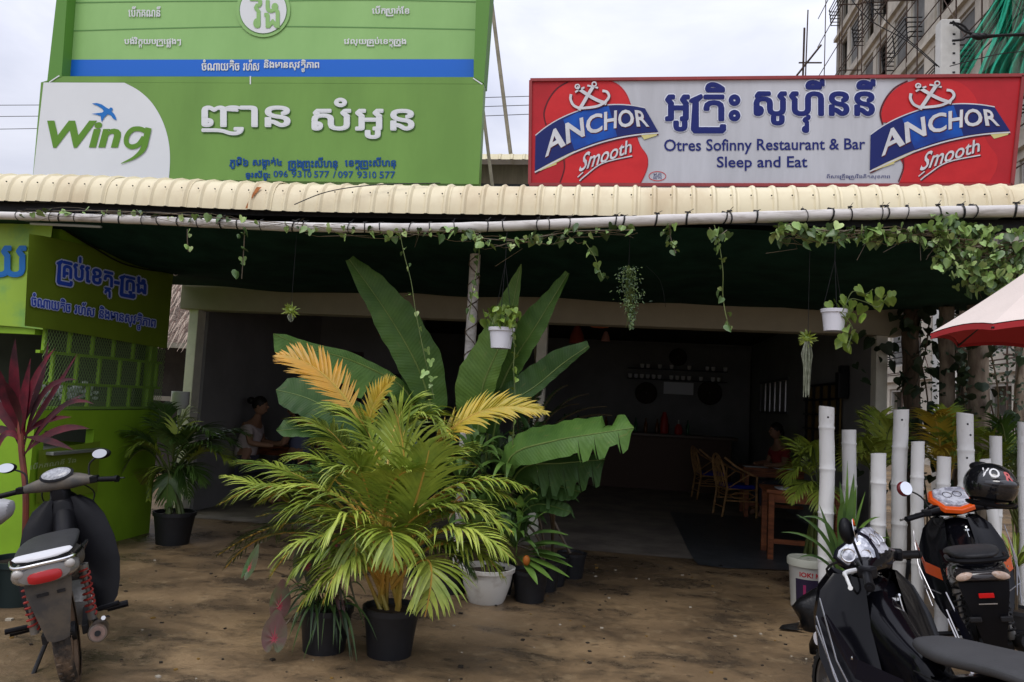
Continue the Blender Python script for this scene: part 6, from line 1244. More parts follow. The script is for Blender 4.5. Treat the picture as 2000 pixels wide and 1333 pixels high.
# red toy bicycle/tricycle half hidden
q = H(402, 985, 0); tr = thing('toy_tricycle', 'small red childs tricycle half hidden behind the shaded green areca', 'tricycle', (q.x, q.y, 0), R(-60)); Mrd = mat('toy_red', (.5, .02, .03), .35)
for x, y, r_ in ((.0, 0, .12), (-.42, .16, .09), (-.42, -.16, .09)):
    b = MB(); rw = Matrix.Rotation(R(90), 3, 'X'); b.lathe([(r_-.03, -.015), (r_, -.02), (r_+.01, 0), (r_, .02), (r_-.03, .015)], (x, y, r_+.01), 16, rw); b.mi(1).lathe([(.01, -.016), (r_-.03, -.014), (r_-.03, .014), (.01, .016)], (x, y, r_+.01), 12, rw); b.build('wheel', [M_black, M_white], tr, smooth=True, ang=35)
b = MB(); b.tube([(0, 0, .13), (-.06, 0, .42), (-.08, 0, .48)], .014, 7); b.tube([(-.05, 0, .34), (-.25, 0, .22), (-.42, 0, .12)], .016, 7); b.tube([(-.42, -.16, .1), (-.42, .16, .1)], .01, 6); b.build('frame', Mrd, tr, smooth=True); b = MB(); b.tube([(-.12, -.16, .50), (-.08, 0, .47), (-.12, .16, .50)], .011, 6); b.build('handlebar', Mrd, tr, smooth=True); b = MB(); b.ell((-.3, 0, .29), (.12, .08, .03), 12, 6); b.build('saddle', Mrd, tr, smooth=True)

# ---------------------------------------------------------------- people in the shade
def skin(name, J, E, mt, root, sub=2):
    me = bpy.data.meshes.new(name); me.from_pydata([j[0] for j in J], E, []); o = bpy.data.objects.new(name, me); C.objects.link(o); o.parent = root
    sk = o.modifiers.new('skin', 'SKIN'); sk.use_smooth_shade = True
    for i, j in enumerate(J): r_ = j[1]; me.skin_vertices[0].data[i].radius = r_ if isinstance(r_, tuple) else (r_, r_)
    me.skin_vertices[0].data[0].use_root = True; s_ = o.modifiers.new('sub', 'SUBSURF'); s_.levels = sub; s_.render_levels = sub; me.materials.append(mt); return o
M_skin = mat('skin', (.30, .16, .10), .55); M_hair = mat('black_hair', (.012, .009, .008), .5)
def seated(label, px, py, Y, rz, shirt, hair=True, bun=False, leg=(.05, .05, .07)):
    p = P(px, py, Y); r_ = thing('person', label, 'person', (p.x, Y, 0), rz)
    # faces +x, seated, leaning to the table; body one continuous mesh
    J = [((0, 0, .52), .14), ((.03, 0, .72), (.12, .15)), ((.09, 0, .95), (.11, .16)), ((.12, 0, 1.06), (.09, .12)), ((.15, 0, 1.14), .05), ((.17, 0, 1.22), .055),
         ((.11, .17, 1.02), .062), ((.17, .23, .82), .045), ((.38, .17, .80), .034), ((.46, .14, .80), .025), ((.11, -.17, 1.02), .062), ((.17, -.23, .82), .045), ((.38, -.17, .80), .034), ((.46, -.14, .80), .025),
         ((.08, .10, .50), .10), ((.44, .11, .50), .07), ((.44, .11, .10), .045), ((.52, .12, .04), .035), ((.08, -.10, .50), .10), ((.44, -.11, .50), .07), ((.44, -.11, .10), .045), ((.52, -.12, .04), .035)]
    E = [(0, 1), (1, 2), (2, 3), (3, 4), (4, 5), (3, 6), (6, 7), (7, 8), (8, 9), (3, 10), (10, 11), (11, 12), (12, 13), (0, 14), (14, 15), (15, 16), (16, 17), (0, 18), (18, 19), (19, 20), (20, 21)]
    skin('body', J, E, M_skin, r_)
    skin('shirt', [((0, 0, .55), .15), ((.03, 0, .72), (.13, .16)), ((.09, 0, .95), (.12, .17)), ((.12, 0, 1.05), (.09, .12)), ((.11, .17, 1.02), .072), ((.145, .21, .9), .058), ((.11, -.17, 1.02), .072), ((.145, -.21, .9), .058)], [(0, 1), (1, 2), (2, 3), (3, 4), (4, 5), (3, 6), (6, 7)], shirt, r_)
    skin('trousers', [((0, 0, .5), .15), ((.08, .10, .50), .11), ((.44, .11, .50), .08), ((.44, .11, .16), .055), ((.08, -.10, .50), .11), ((.44, -.11, .50), .08), ((.44, -.11, .16), .055)], [(0, 1), (1, 2), (2, 3), (0, 4), (4, 5), (5, 6)], mat('dark_trousers', leg, .8), r_)
    b = MB(); b.ell((.19, 0, 1.31), (.095, .075, .12), 16, 12); b.ell((.285, 0, 1.30), (.02, .013, .02), 8, 5); b.ell((.26, 0, 1.25), (.03, .03, .012), 8, 5)
    for s in (1, -1): b.ell((.18, s*.076, 1.30), (.02, .01, .03), 8, 5)
    b.build('head', M_skin, r_, smooth=True, ang=0)
    b = MB()
    for s in (1, -1): b.ell((.272, s*.032, 1.33), (.01, .012, .008), 8, 5)
    b.build('eye', M_hair, r_, smooth=True)
    b = MB(); b.ell((.17, 0, 1.345), (.105, .085, .105), 16, 10); 
    if bun: b.ell((.05, 0, 1.38), (.055, .05, .05), 12, 8)
    else: b.ell((.11, 0, 1.28), (.06, .075, .11), 12, 8)
    b.build('hair', M_hair, r_, smooth=True); return r_
seated('seated woman in pale top with dark hair in a bun, leaning on the left table', 474, 905, 9.9, R(5), mat('pale_top', (.5, .42, .42), .8), bun=True)
seated('person in blue grey shirt seated across the left table behind the fronds', 590, 905, 10.2, R(172), mat('blue_grey_shirt', (.12, .13, .22), .8))
seated('person in dark red shirt seated behind the laid table in deep shade', 1535, 905, 12.3, R(200), mat('dark_red_shirt', (.28, .03, .03), .8))

# ---------------------------------------------------------------- motorcycles
def wheel(root, x, r_, name='wheel', spoke=True, rimc=None, tw=.042, dirty=False):
    tyre = mat('dusty_tyre', (.035, .03, .026), .85, col2=(.16, .11, .07), vs=9, ramp=(.42, .6)) if dirty else mat('tyre_rubber', (.018, .018, .018), .8, var=.3, vs=20)
    rimc = rimc or mat('dusty_rim', (.22, .15, .10), .6, metal=.5, var=.3, vs=8)
    t_ = bpy.data.objects.new(name, None); C.objects.link(t_); t_.parent = root; t_.location = (x, 0, r_); t_.empty_display_size = .1
    Rx = Matrix.Rotation(R(90), 3, 'X'); b = MB(); pr = []
    for k in range(11): a = -PI*.62+PI*1.24*k/10; pr.append((r_-.036+.036*math.cos(a)*1.0, math.sin(a)*tw))
    n = 44; b.lathe(pr, (0, 0, 0), n, Rx); o = b.build('tyre', tyre, t_, smooth=True)
    b = MB()
    for k in range(60):
        a = 2*PI*k/60
        for s in (1, -1): Mx = Matrix.Rotation(-a, 3, 'Y'); q = Mx @ Vector((r_-.004, s*.017+(.006 if k % 2 else -.006), 0)); b.box(q, (.010, .020, .016), M=Mx)
    o = b.build('tread', tyre, t_); o['kind'] = 'stuff'
    b = MB(); b.lathe([(r_-.062, -.028), (r_-.048, -.032), (r_-.056, -.02), (r_-.056, .02), (r_-.048, .032), (r_-.062, .028), (r_-.068, 0), (r_-.062, -.028)], (0, 0, 0), n, Rx); b.build('rim', rimc, t_, smooth=True, ang=40)
    b = MB(); b.lathe([(.012, -.06), (.05, -.055), (.055, -.03), (.035, -.025), (.035, .025), (.05, .03), (.05, .05), (.012, .055)], (0, 0, 0), 18, Rx); b.build('hub', M_dark, t_, smooth=True, ang=30)
    b = MB()
    if spoke:
        for k in range(32): a = 2*PI*k/32; a2 = a+(.35 if k % 2 else -.35); s = 1 if (k//2) % 2 else -1; b.tube([(math.cos(a)*.045, s*.03, math.sin(a)*.045), (math.cos(a2)*(r_-.06), s*.004, math.sin(a2)*(r_-.06))], .0022, 4)
    else:
        for k in range(5):
            for d_ in (-.10, .10): a = 2*PI*k/5; b.beam((math.cos(a)*.04, 0, math.sin(a)*.04), (math.cos(a+d_*1.6)*(r_-.06), 0, math.sin(a+d_*1.6)*(r_-.06)), .022, .018)
    b.build('spokes', rimc, t_); return t_
def mirror(root, s, base, stem, face, rx, rz_, back, tilt=(0, 0)):
    b = MB(); b.tube(spline([base, stem, face], 5), .006, 7); b.build('mirror_stem', M_dark, root, smooth=True)
    m_ = bpy.data.objects.new('mirror', None); C.objects.link(m_); m_.parent = root; m_.location = face; m_.rotation_euler = (0, R(tilt[0]), R(tilt[1]))
    b = MB(); b.ell((.012, 0, 0), (.03, rx, rz_), 20, 12); b.build('housing', back, m_, smooth=True); b = MB(); b.lathe([(.001, 0), (1, 0), (1, .002), (.001, .002)], n=24); b.v = [(-.020-z, x*rx*.88, y*rz_*.88) for x, y, z in b.v]; b.build('glass', mat('mirror_glass', (.86, .88, .92), .04, metal=1.0), m_, smooth=True, ang=30)
def coil(root, p, q, rc, turns, mt, rod):
    p, q = Vector(p), Vector(q); d = (q-p); ax = d.normalized(); u = ax.orthogonal().normalized(); v = ax.cross(u); n = turns*12
    b = MB(); b.mi(0).tube([p+d*(.08+.84*k/n)+(u*math.cos(2*PI*k/12)+v*math.sin(2*PI*k/12))*rc for k in range(n+1)], .006, 5); b.mi(1).tube([p, q], rc*.45, 8); b.mi(1).tube([p, p+d*.12], rc*.95, 10); b.mi(1).tube([q-d*.16, q], rc*.9, 10); return b.build('shock_absorber', [mt, rod], root, smooth=True, ang=50)
def flatten(hb, root):
    for ch in list(hb.children): mi_ = hb.matrix_basis @ ch.matrix_parent_inverse; ch.parent = root; ch.matrix_parent_inverse = mi_
    bpy.data.objects.remove(hb)
def xyr(px, py, z=0): q = H(px, py, z); return (q.x, q.y, z)
def camxz(X_, Z_): return Vector((X_*math.cos(YAW)-Z_*math.sin(YAW), X_*math.sin(YAW)+Z_*math.cos(YAW), 0))

# --- left: worn grey underbone seen from behind
M_gp = mat('dusty_grey_plastic', (.075, .073, .07), .6, col2=(.14, .12, .095), vs=7, ramp=(.4, .62), bump=.03); M_bk = mat('scuffed_black_plastic', (.008, .008, .010), .42, var=.3, vs=6, spec=.15); M_seatg = mat('dark_vinyl', (.035, .035, .038), .5, var=.25, vs=20, bump=.1, bs=90); M_chr = mat('chrome', (.7, .7, .7), .15, metal=1); M_alu = mat('engine_alloy', (.30, .29, .27), .5, metal=.7, var=.4, vs=10); M_rspr = mat('red_spring', (.36, .035, .025), .6, var=.5, vs=20)
m1 = thing('motorcycle', 'dusty grey underbone motorcycle with red rear springs, parked at the left seen from behind', 'motorcycle', (-2.68, 3.71, 0)); m1.rotation_euler = (R(-12.5), 0, R(124)); m1.scale = (.94,)*3
wheel(m1, 0, .285, dirty=True); wheel(m1, 1.22, .285, dirty=True)
b = MB(); b.rings([[Vector((x, y*s, z)) for y, s in ((-1, w_), (-.85, w_), (0, w_*.98), (.85, w_), (1, w_))]+[Vector((x+.035, y*w_*.9, z)) for y in (1, 0, -1)] for x, z, w_ in ((-.40, .70, .105), (-.395, .62, .10), (-.375, .52, .082), (-.345, .42, .062), (-.32, .35, .05), (-.315, .335, .02))]); b.build('rear_fender', M_gp, m1, smooth=True, ang=40)
b = MB(); b.box((-.396, .03, .60), (.012, .05, .014)); b.box((-.396, -.05, .60), (.012, .035, .014)); b.build('plate_bracket', M_dark, m1)
b = MB(); b.loft([(-.478, .715, .03, .012), (-.468, .715, .11, .044), (-.43, .718, .145, .060), (-.38, .72, .15, .065), (-.30, .735, .12, .06)], 22, 2.3); tl = b.build('tail_light', mat('smoked_lens', (.20, .19, .18), .12, spec=.8, coat=.6), m1, smooth=True)
b = MB(); b.loft([(-.490, .702, .045, .014), (-.482, .702, .072, .028), (-.45, .706, .08, .034)], 18, 3); o = b.build('brake_lens', mat('red_lens', (.42, .012, .015), .2, coat=.5), tl, smooth=True)
for s in (1, -1): b = MB(); b.ell((-.460, s*.108, .738), (.018, .026, .022), 14, 8); b.build('indicator_lens', mat('clear_lens', (.45, .43, .40), .12, coat=.6), tl, smooth=True)
b = MB(); b.loft([(-.46, .775, .08, .012), (-.43, .79, .125, .02), (-.30, .80, .14, .022), (0, .80, .14, .022), (.25, .78, .12, .018), (.42, .76, .08, .012)], 20, 3); b.build('seat', M_seatg, m1, smooth=True, sub=1)
b = MB(); b.loft([(-.468, .790, .07, .004), (-.458, .798, .115, .007), (-.435, .806, .13, .007), (-.415, .813, .12, .004)], 18, 3.5); b.build('seat_stripe', mat('pale_vinyl', (.62, .62, .64), .4), m1, smooth=True)
b = MB(); b.loft([(-.44, .755, .10, .02), (-.38, .74, .145, .035), (-.2, .71, .15, .055), (.1, .67, .145, .08), (.35, .62, .11, .09), (.5, .56, .07, .07)], 20, 2.6); b.build('side_cover', M_gp, m1, smooth=True, sub=1)
b = MB(); b.tube(spline([(-.30, -.155, .775), (-.45, -.12, .765), (-.475, 0, .765), (-.45, .12, .765), (-.30, .155, .775)], 5), .009, 7); b.tube([(-.30, -.155, .775), (.05, -.16, .74), (.12, -.12, .66)], .008, 6); b.build('grab_rail', M_chr, m1, smooth=True)
for s in (1, -1): coil(m1, (-.06, s*.135, .64), (-.03, s*.135, .33), .024, 8, M_rspr, M_alu)
for s in (1, -1):
    b = MB(); b.beam((.42, s*.085, .31), (-.04, s*.095, .285), .03, .05); b.build('swingarm', M_dark, m1, bevel=.004)
    b = MB(); b.tube([(.36, s*.10, .28), (.34, s*.20, .27)], .01, 6); b.mi(1).tube([(.34, s*.19, .27), (.335, s*.30, .272)], .02, 8); b.build('footpeg', [M_dark, M_bk], m1, smooth=True)
    b = MB(); b.tube([(.02, s*.11, .33), (.02, s*.19, .37)], .009, 6); b.mi(1).tube([(.02, s*.17, .36), (.0, s*.27, .37)], .015, 8); b.build('pillion_peg', [M_dark, M_bk], m1, smooth=True)
b = MB(); b.tube(spline([(.62, -.06, .25), (.45, -.12, .17), (.25, -.15, .20), (.12, -.155, .24)], 5), .018, 8); b.mi(1).tube([(.14, -.155, .235), (.05, -.158, .25), (-.22, -.165, .30), (-.25, -.166, .305)], [.03, .046, .05, .044], 16); b.mi(2).tube([(-.245, -.166, .304), (-.262, -.166, .307)], .036, 14); b.mi(3).tube([(-.258, -.166, .306), (-.268, -.166, .308)], .015, 10); b.build('exhaust', [M_dark, mat('stained_muffler', (.25, .22, .19), .4, metal=.7, col2=(.14, .09, .06), vs=6), mat('muffler_cap', (.30, .20, .16), .7, var=.4, vs=14), M_black], m1, smooth=True, ang=40)
b = MB(); b.tube([(-.23, -.20, .37), (-.13, -.215, .34), (.05, -.20, .29)], .012, 6); b.build('muffler_guard', M_chr, m1, smooth=True)
b = MB(); b.loft([(.28, .30, .09, .07), (.36, .31, .11, .10), (.5, .31, .11, .10), (.62, .33, .07, .07), (.72, .35, .06, .05)], 16, 4); b.lathe([(.01, .0), (.07, .005), (.075, -.03), (.08, -.05)], (.42, -.12, .30), 18, Matrix.Rotation(R(90), 3, 'X')); b.build('engine', M_alu, m1, smooth=True, ang=35)
b = MB(); b.tube([(.40, .12, .2), (.22, .22, .02)], .012, 7); b.box((.20, .235, .012), (.08, .04, .012)); b.build('side_stand', M_dark, m1, smooth=True)
b = MB(); b.loft([(.42, .56, .07, .08), (.6, .56, .06, .10), (.75, .64, .065, .14), (.86, .76, .07, .12), (.92, .84, .06, .07)], 18, 2.6); b.build('centre_tunnel', M_bk, m1, smooth=True, sub=1)
for s in (1, -1):
    b = MB(); rows = []
    for z, y0, y1, x0, x1 in ((.90, .05, .10, .86, .90), (.85, .06, .17, .84, .87), (.76, .06, .225, .82, .81), (.62, .07, .265, .80, .75), (.48, .07, .28, .77, .69), (.36, .08, .265, .72, .64), (.27, .09, .24, .66, .60), (.22, .12, .20, .62, .58)):
        rows.append([Vector((x0*(1-k/5)+x1*k/5-.02*math.sin(PI*k/5), s*(y0*(1-k/5)+y1*k/5), z)) for k in range(6)])
    n = 6; b.v = [tuple(q) for r_ in rows for q in r_]+[tuple(q+Vector((.018, 0, 0))) for r_ in rows for q in r_]; m_ = len(rows)*n
    for i in range(len(rows)-1):
        for j in range(n-1): a = i*n+j; b.f += [(a, a+1, a+n+1, a+n), (a+m_, a+n+m_, a+n+1+m_, a+1+m_)]; b.m += [0, 0]
    for i in range(len(rows)-1): a = i*n+n-1; b.f.append((a, a+m_, a+n+m_, a+n)); b.m.append(0)
    b.build('leg_shield', M_bk, m1, smooth=True, ang=50)
b = MB(); b.loft([(.76, .60, .06, .10), (.84, .72, .08, .20), (.94, .78, .11, .18), (1.02, .80, .10, .12), (1.08, .80, .05, .05)], 18, 2.4); b.build('front_cowl', M_bk, m1, smooth=True, sub=1)
b = MB(); b.loft([(1.0, .56, .05, .02), (1.1, .60, .055, .02), (1.25, .61, .06, .02), (1.4, .56, .055, .02), (1.48, .48, .04, .02)], 14, 2.2); b.build('front_fender', M_bk, m1, smooth=True)
for s in (1, -1): b = MB(); b.tube([(1.02, s*.085, .75), (1.2, s*.085, .30)], .022, 8); b.build('fork_leg', M_dark, m1, smooth=True)
hb = bpy.data.objects.new('handlebar', None); C.objects.link(hb); hb.parent = m1; hb.location = (.92, 0, 0); hb.rotation_euler = (0, 0, R(-20))
b = MB(); 
def yloft(b, secs, n=18, e=2.5):
    rs_ = []
    for y, xc, z, hx, hz in secs: rs_.append([Vector((xc+hx*math.copysign(abs(math.cos(2*PI*j/n))**(2/e), math.cos(2*PI*j/n)), y, z+hz*math.copysign(abs(math.sin(2*PI*j/n))**(2/e), math.sin(2*PI*j/n)))) for j in range(n)])
    b.rings(rs_)
yloft(b, [(-.26, -.03, .985, .02, .018), (-.20, -.02, .99, .03, .026), (-.12, 0, 1.0, .07, .045), (0, .01, 1.0, .09, .06), (.12, 0, 1.0, .07, .045), (.20, -.02, .99, .03, .026), (.26, -.03, .985, .02, .018)]); b.build('handlebar_cowl', M_gp, hb, smooth=True, sub=1)
b = MB(); b.loft([(-.07, .90, .05, .07), (-.02, .92, .065, .10), (.04, .93, .05, .09)], 14, 2.5); b.build('neck_cover', M_bk, hb, smooth=True, sub=1)
b = MB(); b.ell((0, 0, 0), (.065, .105, .014), 20, 8, Matrix.Rotation(R(-38), 3, 'Y')); b.v = [(x-.030, y, z+1.055) for x, y, z in b.v]; b.mi(1).ell((-.036, 0, 1.064), (.052, .09, .012), 20, 6, Matrix.Rotation(R(-38), 3, 'Y')); b.build('gauge', [M_bk, mat('gauge_face', (.42, .43, .45), .2, col2=(.2, .2, .22), vs=60, coat=.5)], hb, smooth=True)
for s in (1, -1):
    b = MB(); b.tube([(-.03, s*.24, .985), (-.07, s*.37, .975)], .017, 12); b.tube([(-.07, s*.365, .975), (-.074, s*.385, .974)], .022, 12); b.build('grip', M_bk, hb, smooth=True, ang=50)
    b = MB(); b.tube(spline([(.0, s*.22, .99), (.03, s*.27, .975), (-.01, s*.40, .965)], 4), .006, 6); b.build('lever', M_dark, hb, smooth=True)
    b = MB(); b.box((-.03, s*.225, .99), (.05, .05, .045)); b.build('switch_box', M_bk, hb, bevel=.008)
    mirror(hb, s, (-.02, s*.19, 1.0), (-.01, s*.20, 1.09), (-.03, s*.29, 1.145), .055, .032, M_bk, (12, s*8))
b = MB(); b.tube(spline([(.0, .1, .99), (.08, .16, .9), (.06, .08, .75)], 5), .005, 5); b.tube(spline([(.0, -.1, .99), (.09, -.16, .88), (.06, -.07, .72)], 5), .005, 5); b.build('control_cable', M_black, hb, smooth=True)
b = MB(); b.lathe([(.001, .012), (.018, .012), (.02, 0)], (.70, -.02, .705), 12); b.build('ignition_lock', M_chr, m1)

flatten(hb, m1)
# --- half hidden bike behind, far left
m0 = thing('scooter', 'white and red scooter mostly hidden behind the left motorcycle', 'scooter', camxz(-3.62, 5.1), R(200)); M_rw = mat('scooter_red', (.35, .02, .02), .3, coat=.5); M_ww = mat('scooter_white', (.45, .45, .47), .35)
wheel(m0, 0, .25, spoke=False); wheel(m0, 1.15, .25, spoke=False)
b = MB(); b.loft([(-.4, .68, .06, .05), (-.25, .62, .14, .12), (.1, .55, .15, .18), (.35, .48, .13, .16), (.5, .38, .12, .08)], 18, 2.6); b.build('rear_body', M_ww, m0, smooth=True, sub=1)
b = MB(); b.loft([(-.25, .76, .11, .03), (.0, .77, .14, .04), (.3, .75, .12, .04), (.4, .73, .08, .03)], 16, 3); b.build('seat', M_seatg, m0, smooth=True)
b = MB(); b.loft([(.45, .30, .13, .04), (.8, .30, .14, .04)], 14, 3); b.build('floorboard', M_bk, m0, smooth=True)
b = MB(); b.loft([(.78, .55, .15, .27), (.86, .62, .19, .3), (.95, .66, .17, .25), (1.05, .68, .08, .12)], 18, 2.6); b.build('front_shield', M_ww, m0, smooth=True, sub=1)
b = MB(); b.loft([(.80, .78, .155, .05), (.90, .80, .175, .05), (1.0, .80, .12, .05)], 18, 2.6); b.build('red_panel', M_rw, m0, smooth=True)
b = MB(); yloft(b, [(-.2, .88, .98, .02, .02), (-.1, .9, 1.0, .06, .05), (.1, .9, 1.0, .06, .05), (.2, .88, .98, .02, .02)]); b.build('handlebar_cowl', M_rw, m0, smooth=True)
for s in (1, -1): b = MB(); b.tube([(.88, s*.19, .98), (.84, s*.34, .97)], .017, 10); b.build('grip', M_bk, m0, smooth=True); mirror(m0, s, (.9, s*.16, 1.0), (.9, s*.18, 1.12), (.87, s*.26, 1.2), .05, .06, mat('mirror_purple', (.12, .10, .2), .4), (8, 0))

# --- sporty underbones on the right
def sport(label, cat, loc, hd, lean, scl, turn, paint, accent, seatm, dashc, near=False):
    m_ = thing('scooter', label, cat, loc, R(hd)); m_.rotation_euler = (R(-lean), 0, R(hd)); m_.scale = (scl,)*3
    wheel(m_, 0, .275, spoke=False, rimc=M_dark, tw=.05); wheel(m_, 1.24, .275, spoke=False, rimc=mat('rim_grey', (.18, .17, .16), .4, metal=.6), tw=.045)
    b = MB(); b.loft([(-.50, .80, .03, .02), (-.44, .80, .10, .045), (-.30, .775, .145, .075), (-.05, .73, .165, .10), (.2, .66, .155, .12), (.42, .58, .12, .11), (.55, .5, .08, .08)], 24, 2.8); b.build('rear_body', paint, m_, smooth=True, sub=1)
    b = MB(); b.loft([(-.42, .872, .06, .012), (-.36, .875, .115, .022), (-.2, .878, .135, .026), (.0, .858, .14, .03), (.12, .835, .15, .03), (.3, .80, .145, .035), (.47, .785, .10, .035), (.56, .775, .06, .02)], 24, 2.9); b.build('seat', seatm, m_, smooth=True, sub=1)
    b = MB(); b.loft([(.42, .58, .085, .15), (.55, .58, .08, .15), (.68, .62, .085, .16), (.80, .70, .10, .16), (.90, .80, .10, .12), (.96, .86, .07, .06)], 22, 2.5); b.build('centre_tunnel', paint, m_, smooth=True, sub=1)
    for s in (1, -1):
        b = MB(); S = [(.95, .07, .15, .90, .93), (.88, .08, .22, .88, .92), (.76, .09, .27, .84, .88), (.62, .10, .285, .76, .82), (.48, .10, .265, .66, .72), (.36, .10, .22, .54, .60), (.27, .10, .16, .46, .50)]
        n = 7; rows = [[Vector((x0*(1-k/6)+x1*k/6+.10*math.sin(PI*.5*k/6)-.05, s*(y0*(1-(k/6)**.8)+y1*(k/6)**.8), z)) for k in range(7)] for z, y0, y1, x0, x1 in S]
        back = [[q+Vector((.12, -s*.05*(k/6), 0)) for k, q in enumerate(r_)] for r_ in rows]; b.v = [tuple(q) for r_ in rows for q in r_]+[tuple(q) for r_ in back for q in r_]; mm = len(rows)*n
        for i in range(len(rows)-1):
            for j in range(n-1): a = i*n+j; b.f += [(a, a+1, a+n+1, a+n), (a+mm, a+n+mm, a+n+1+mm, a+1+mm)]; b.m += [0, 0]
            a = i*n+n-1; b.f.append((a, a+mm, a+n+mm, a+n)); b.m.append(0)
        b.build('side_fairing', paint, m_, smooth=True, ang=35)
        b = MB(); b.add([(.42, s*.172, .60), (.62, s*.262, .62), (.83, s*.292, .80), (.78, s*.287, .83), (.60, s*.255, .70), (.42, s*.175, .68)], [(0, 1, 2, 3, 4, 5)]); b.v = b.v; o = b.build('accent_panel', accent, m_)
        for q0_, q1_ in (((.60, s*.262, .40), (.86, s*.296, .80)), ((.56, s*.245, .46), (.84, s*.286, .88))):
            b = MB(); b.tube([q0_, ((q0_[0]+q1_[0])/2-.01, s*.300, (q0_[2]+q1_[2])/2), q1_], .0035, 5); b.build('highlight_line', mat('silver_highlight', (.35, .35, .37), .3, metal=.8), m_, smooth=True)  # thin silver lines drawn in as streak highlights on the gloss fairing
        b = MB(); b.tube([(.50, s*.20, .50), (.66, s*.288, .52), (.86, s*.30, .76)], .004, 5); b.build('highlight_line', mat('silver_highlight', (.35, .35, .37), .3, metal=.8), m_, smooth=True)
    b = MB(); b.loft([(.82, .66, .10, .22), (.92, .74, .17, .22), (1.02, .76, .165, .19), (1.12, .74, .11, .14), (1.2, .71, .04, .06)], 22, 2.5); b.build('front_cowl', paint, m_, smooth=True, sub=1)
    b = MB(); b.loft([(.98, .53, .05, .02), (1.08, .58, .06, .025), (1.24, .60, .066, .028), (1.4, .56, .06, .025), (1.5, .47, .045, .02), (1.53, .42, .03, .015)], 16, 2.4); b.build('front_fender', paint, m_, smooth=True)
    for s in (1, -1):
        b = MB(); b.tube([(1.03, s*.085, .8), (1.22, s*.09, .28)], .024, 10); b.build('fork_leg', M_alu, m_, smooth=True)
        b = MB(); b.lathe([(.001, .006), (.03, .006), (.032, 0)], (1.35, s*.068, .545), 16, Matrix.Rotation(R(-90*s), 3, 'X')); b.build('reflector_badge', mat('badge_white', (.7, .7, .74), .3), m_, smooth=True)
        b = MB(); b.beam((.42, s*.09, .30), (-.04, s*.1, .275), .035, .06); b.build('swingarm', M_dark, m_, bevel=.006)
        b = MB(); b.tube([(.38, s*.12, .27), (.37, s*.29, .27)], .016, 8); b.build('footpeg', M_bk, m_, smooth=True)
    coil(m_, (.02, .12, .62), (.0, .12, .32), .026, 7, M_dark, M_alu); coil(m_, (.02, -.12, .62), (.0, -.12, .32), .026, 7, M_dark, M_alu)
    b = MB(); b.loft([(.25, .30, .10, .08), (.5, .31, .12, .11), (.7, .36, .07, .07)], 16, 4); b.build('engine', M_dark, m_, smooth=True)
    b = MB(); b.tube([(.5, -.12, .22), (.2, -.17, .25), (-.25, -.18, .36), (-.3, -.18, .375)], [.02, .05, .056, .045], 16); b.build('exhaust', M_dark, m_, smooth=True)
    # tail
    b = MB(); b.loft([(-.515, .775, .05, .012), (-.50, .78, .115, .026), (-.46, .785, .14, .034), (-.38, .79, .135, .034)], 22, 2.8); tl = b.build('tail_light', mat('smoked_dark_lens', (.035, .03, .03), .1, coat=.8), m_, smooth=True)
    for s in (1, -1): b = MB(); b.ell((-.503, s*.088, .783), (.018, .046, .022), 16, 8, Matrix.Rotation(s*R(-14), 3, 'X')); b.build('indicator_lens', mat('amber_clear_lens', (.55, .36, .24), .12, col2=(.75, .6, .5), vs=50, coat=.6), tl, smooth=True)
    b = MB(); b.rings([[Vector((x, y, z)) for y in (-w_, 0, w_)]+[Vector((x+.03, y, z)) for y in (w_, 0, -w_)] for x, z, w_ in ((-.47, .745, .125), (-.475, .68, .115), (-.47, .62, .10), (-.455, .52, .08), (-.43, .42, .06), (-.40, .33, .05))]); rf = b.build('rear_fender', M_bk, m_, smooth=True, ang=30)
    b = MB(); b.box((-.492, 0, .675), (.012, .075, .026)); b.build('reflector', mat('red_reflector', (.75, .01, .01), .25), rf, bevel=.003)
    b = MB(); b.box((-.489, 0, .63), (.006, .09, .006)); b.build('plate_trim', M_chr, rf)
    for s in (1, -1): b = MB(); b.box((-.478, s*.075, .545), (.02, .06, .03)); b.build('plate_mount', M_dark, rf, bevel=.006)
    b = MB(); b.tube(spline([(-.25, -.15, .86), (-.45, -.13, .865), (-.5, 0, .862), (-.45, .13, .865), (-.25, .15, .86)], 5), .013, 8); b.build('grab_rail', M_bk, m_, smooth=True)
    # handlebar and dash
    hb = bpy.data.objects.new('handlebar', None); C.objects.link(hb); hb.parent = m_; hb.location = (.93, 0, .02); hb.rotation_euler = (0, 0, R(turn))
    b = MB(); yloft(b, [(-.24, -.05, .98, .022, .02), (-.17, -.02, .99, .045, .035), (-.09, .02, 1.0, .10, .055), (0, .04, 1.0, .13, .07), (.09, .02, 1.0, .10, .055), (.17, -.02, .99, .045, .035), (.24, -.05, .98, .022, .02)], 20); b.build('handlebar_cowl', paint, hb, smooth=True, sub=1)
    def dash(sc_, zz, mt, nm):
        b = MB(); TL = -50 if near else -36; pts_ = [(-.11, 0), (-.085, .085), (.02, .125), (.085, .10), (.10, 0), (.085, -.10), (.02, -.125), (-.085, -.085)]; Ry = Matrix.Rotation(R(TL), 3, 'Y'); lo = [Ry @ Vector((x*sc_, y*sc_, -.02))+Vector((-.02, 0, 1.055+zz)) for x, y in pts_]; hi = [Ry @ Vector((x*sc_*.93, y*sc_*.93, .012))+Vector((-.02, 0, 1.055+zz)) for x, y in pts_]
        b.rings([lo, hi]); return b.build(nm, mt, hb, bevel=.006)
    dash(1.0 if near else 1.3, 0, dashc, 'dash_trim'); dash(.74 if near else 1.05, .022, mat('dash_glass', (.30, .30, .36), .12, col2=(.66, .67, .74), vs=22, coat=.8, ramp=(.42, .58)), 'gauge')
    b = MB(); 
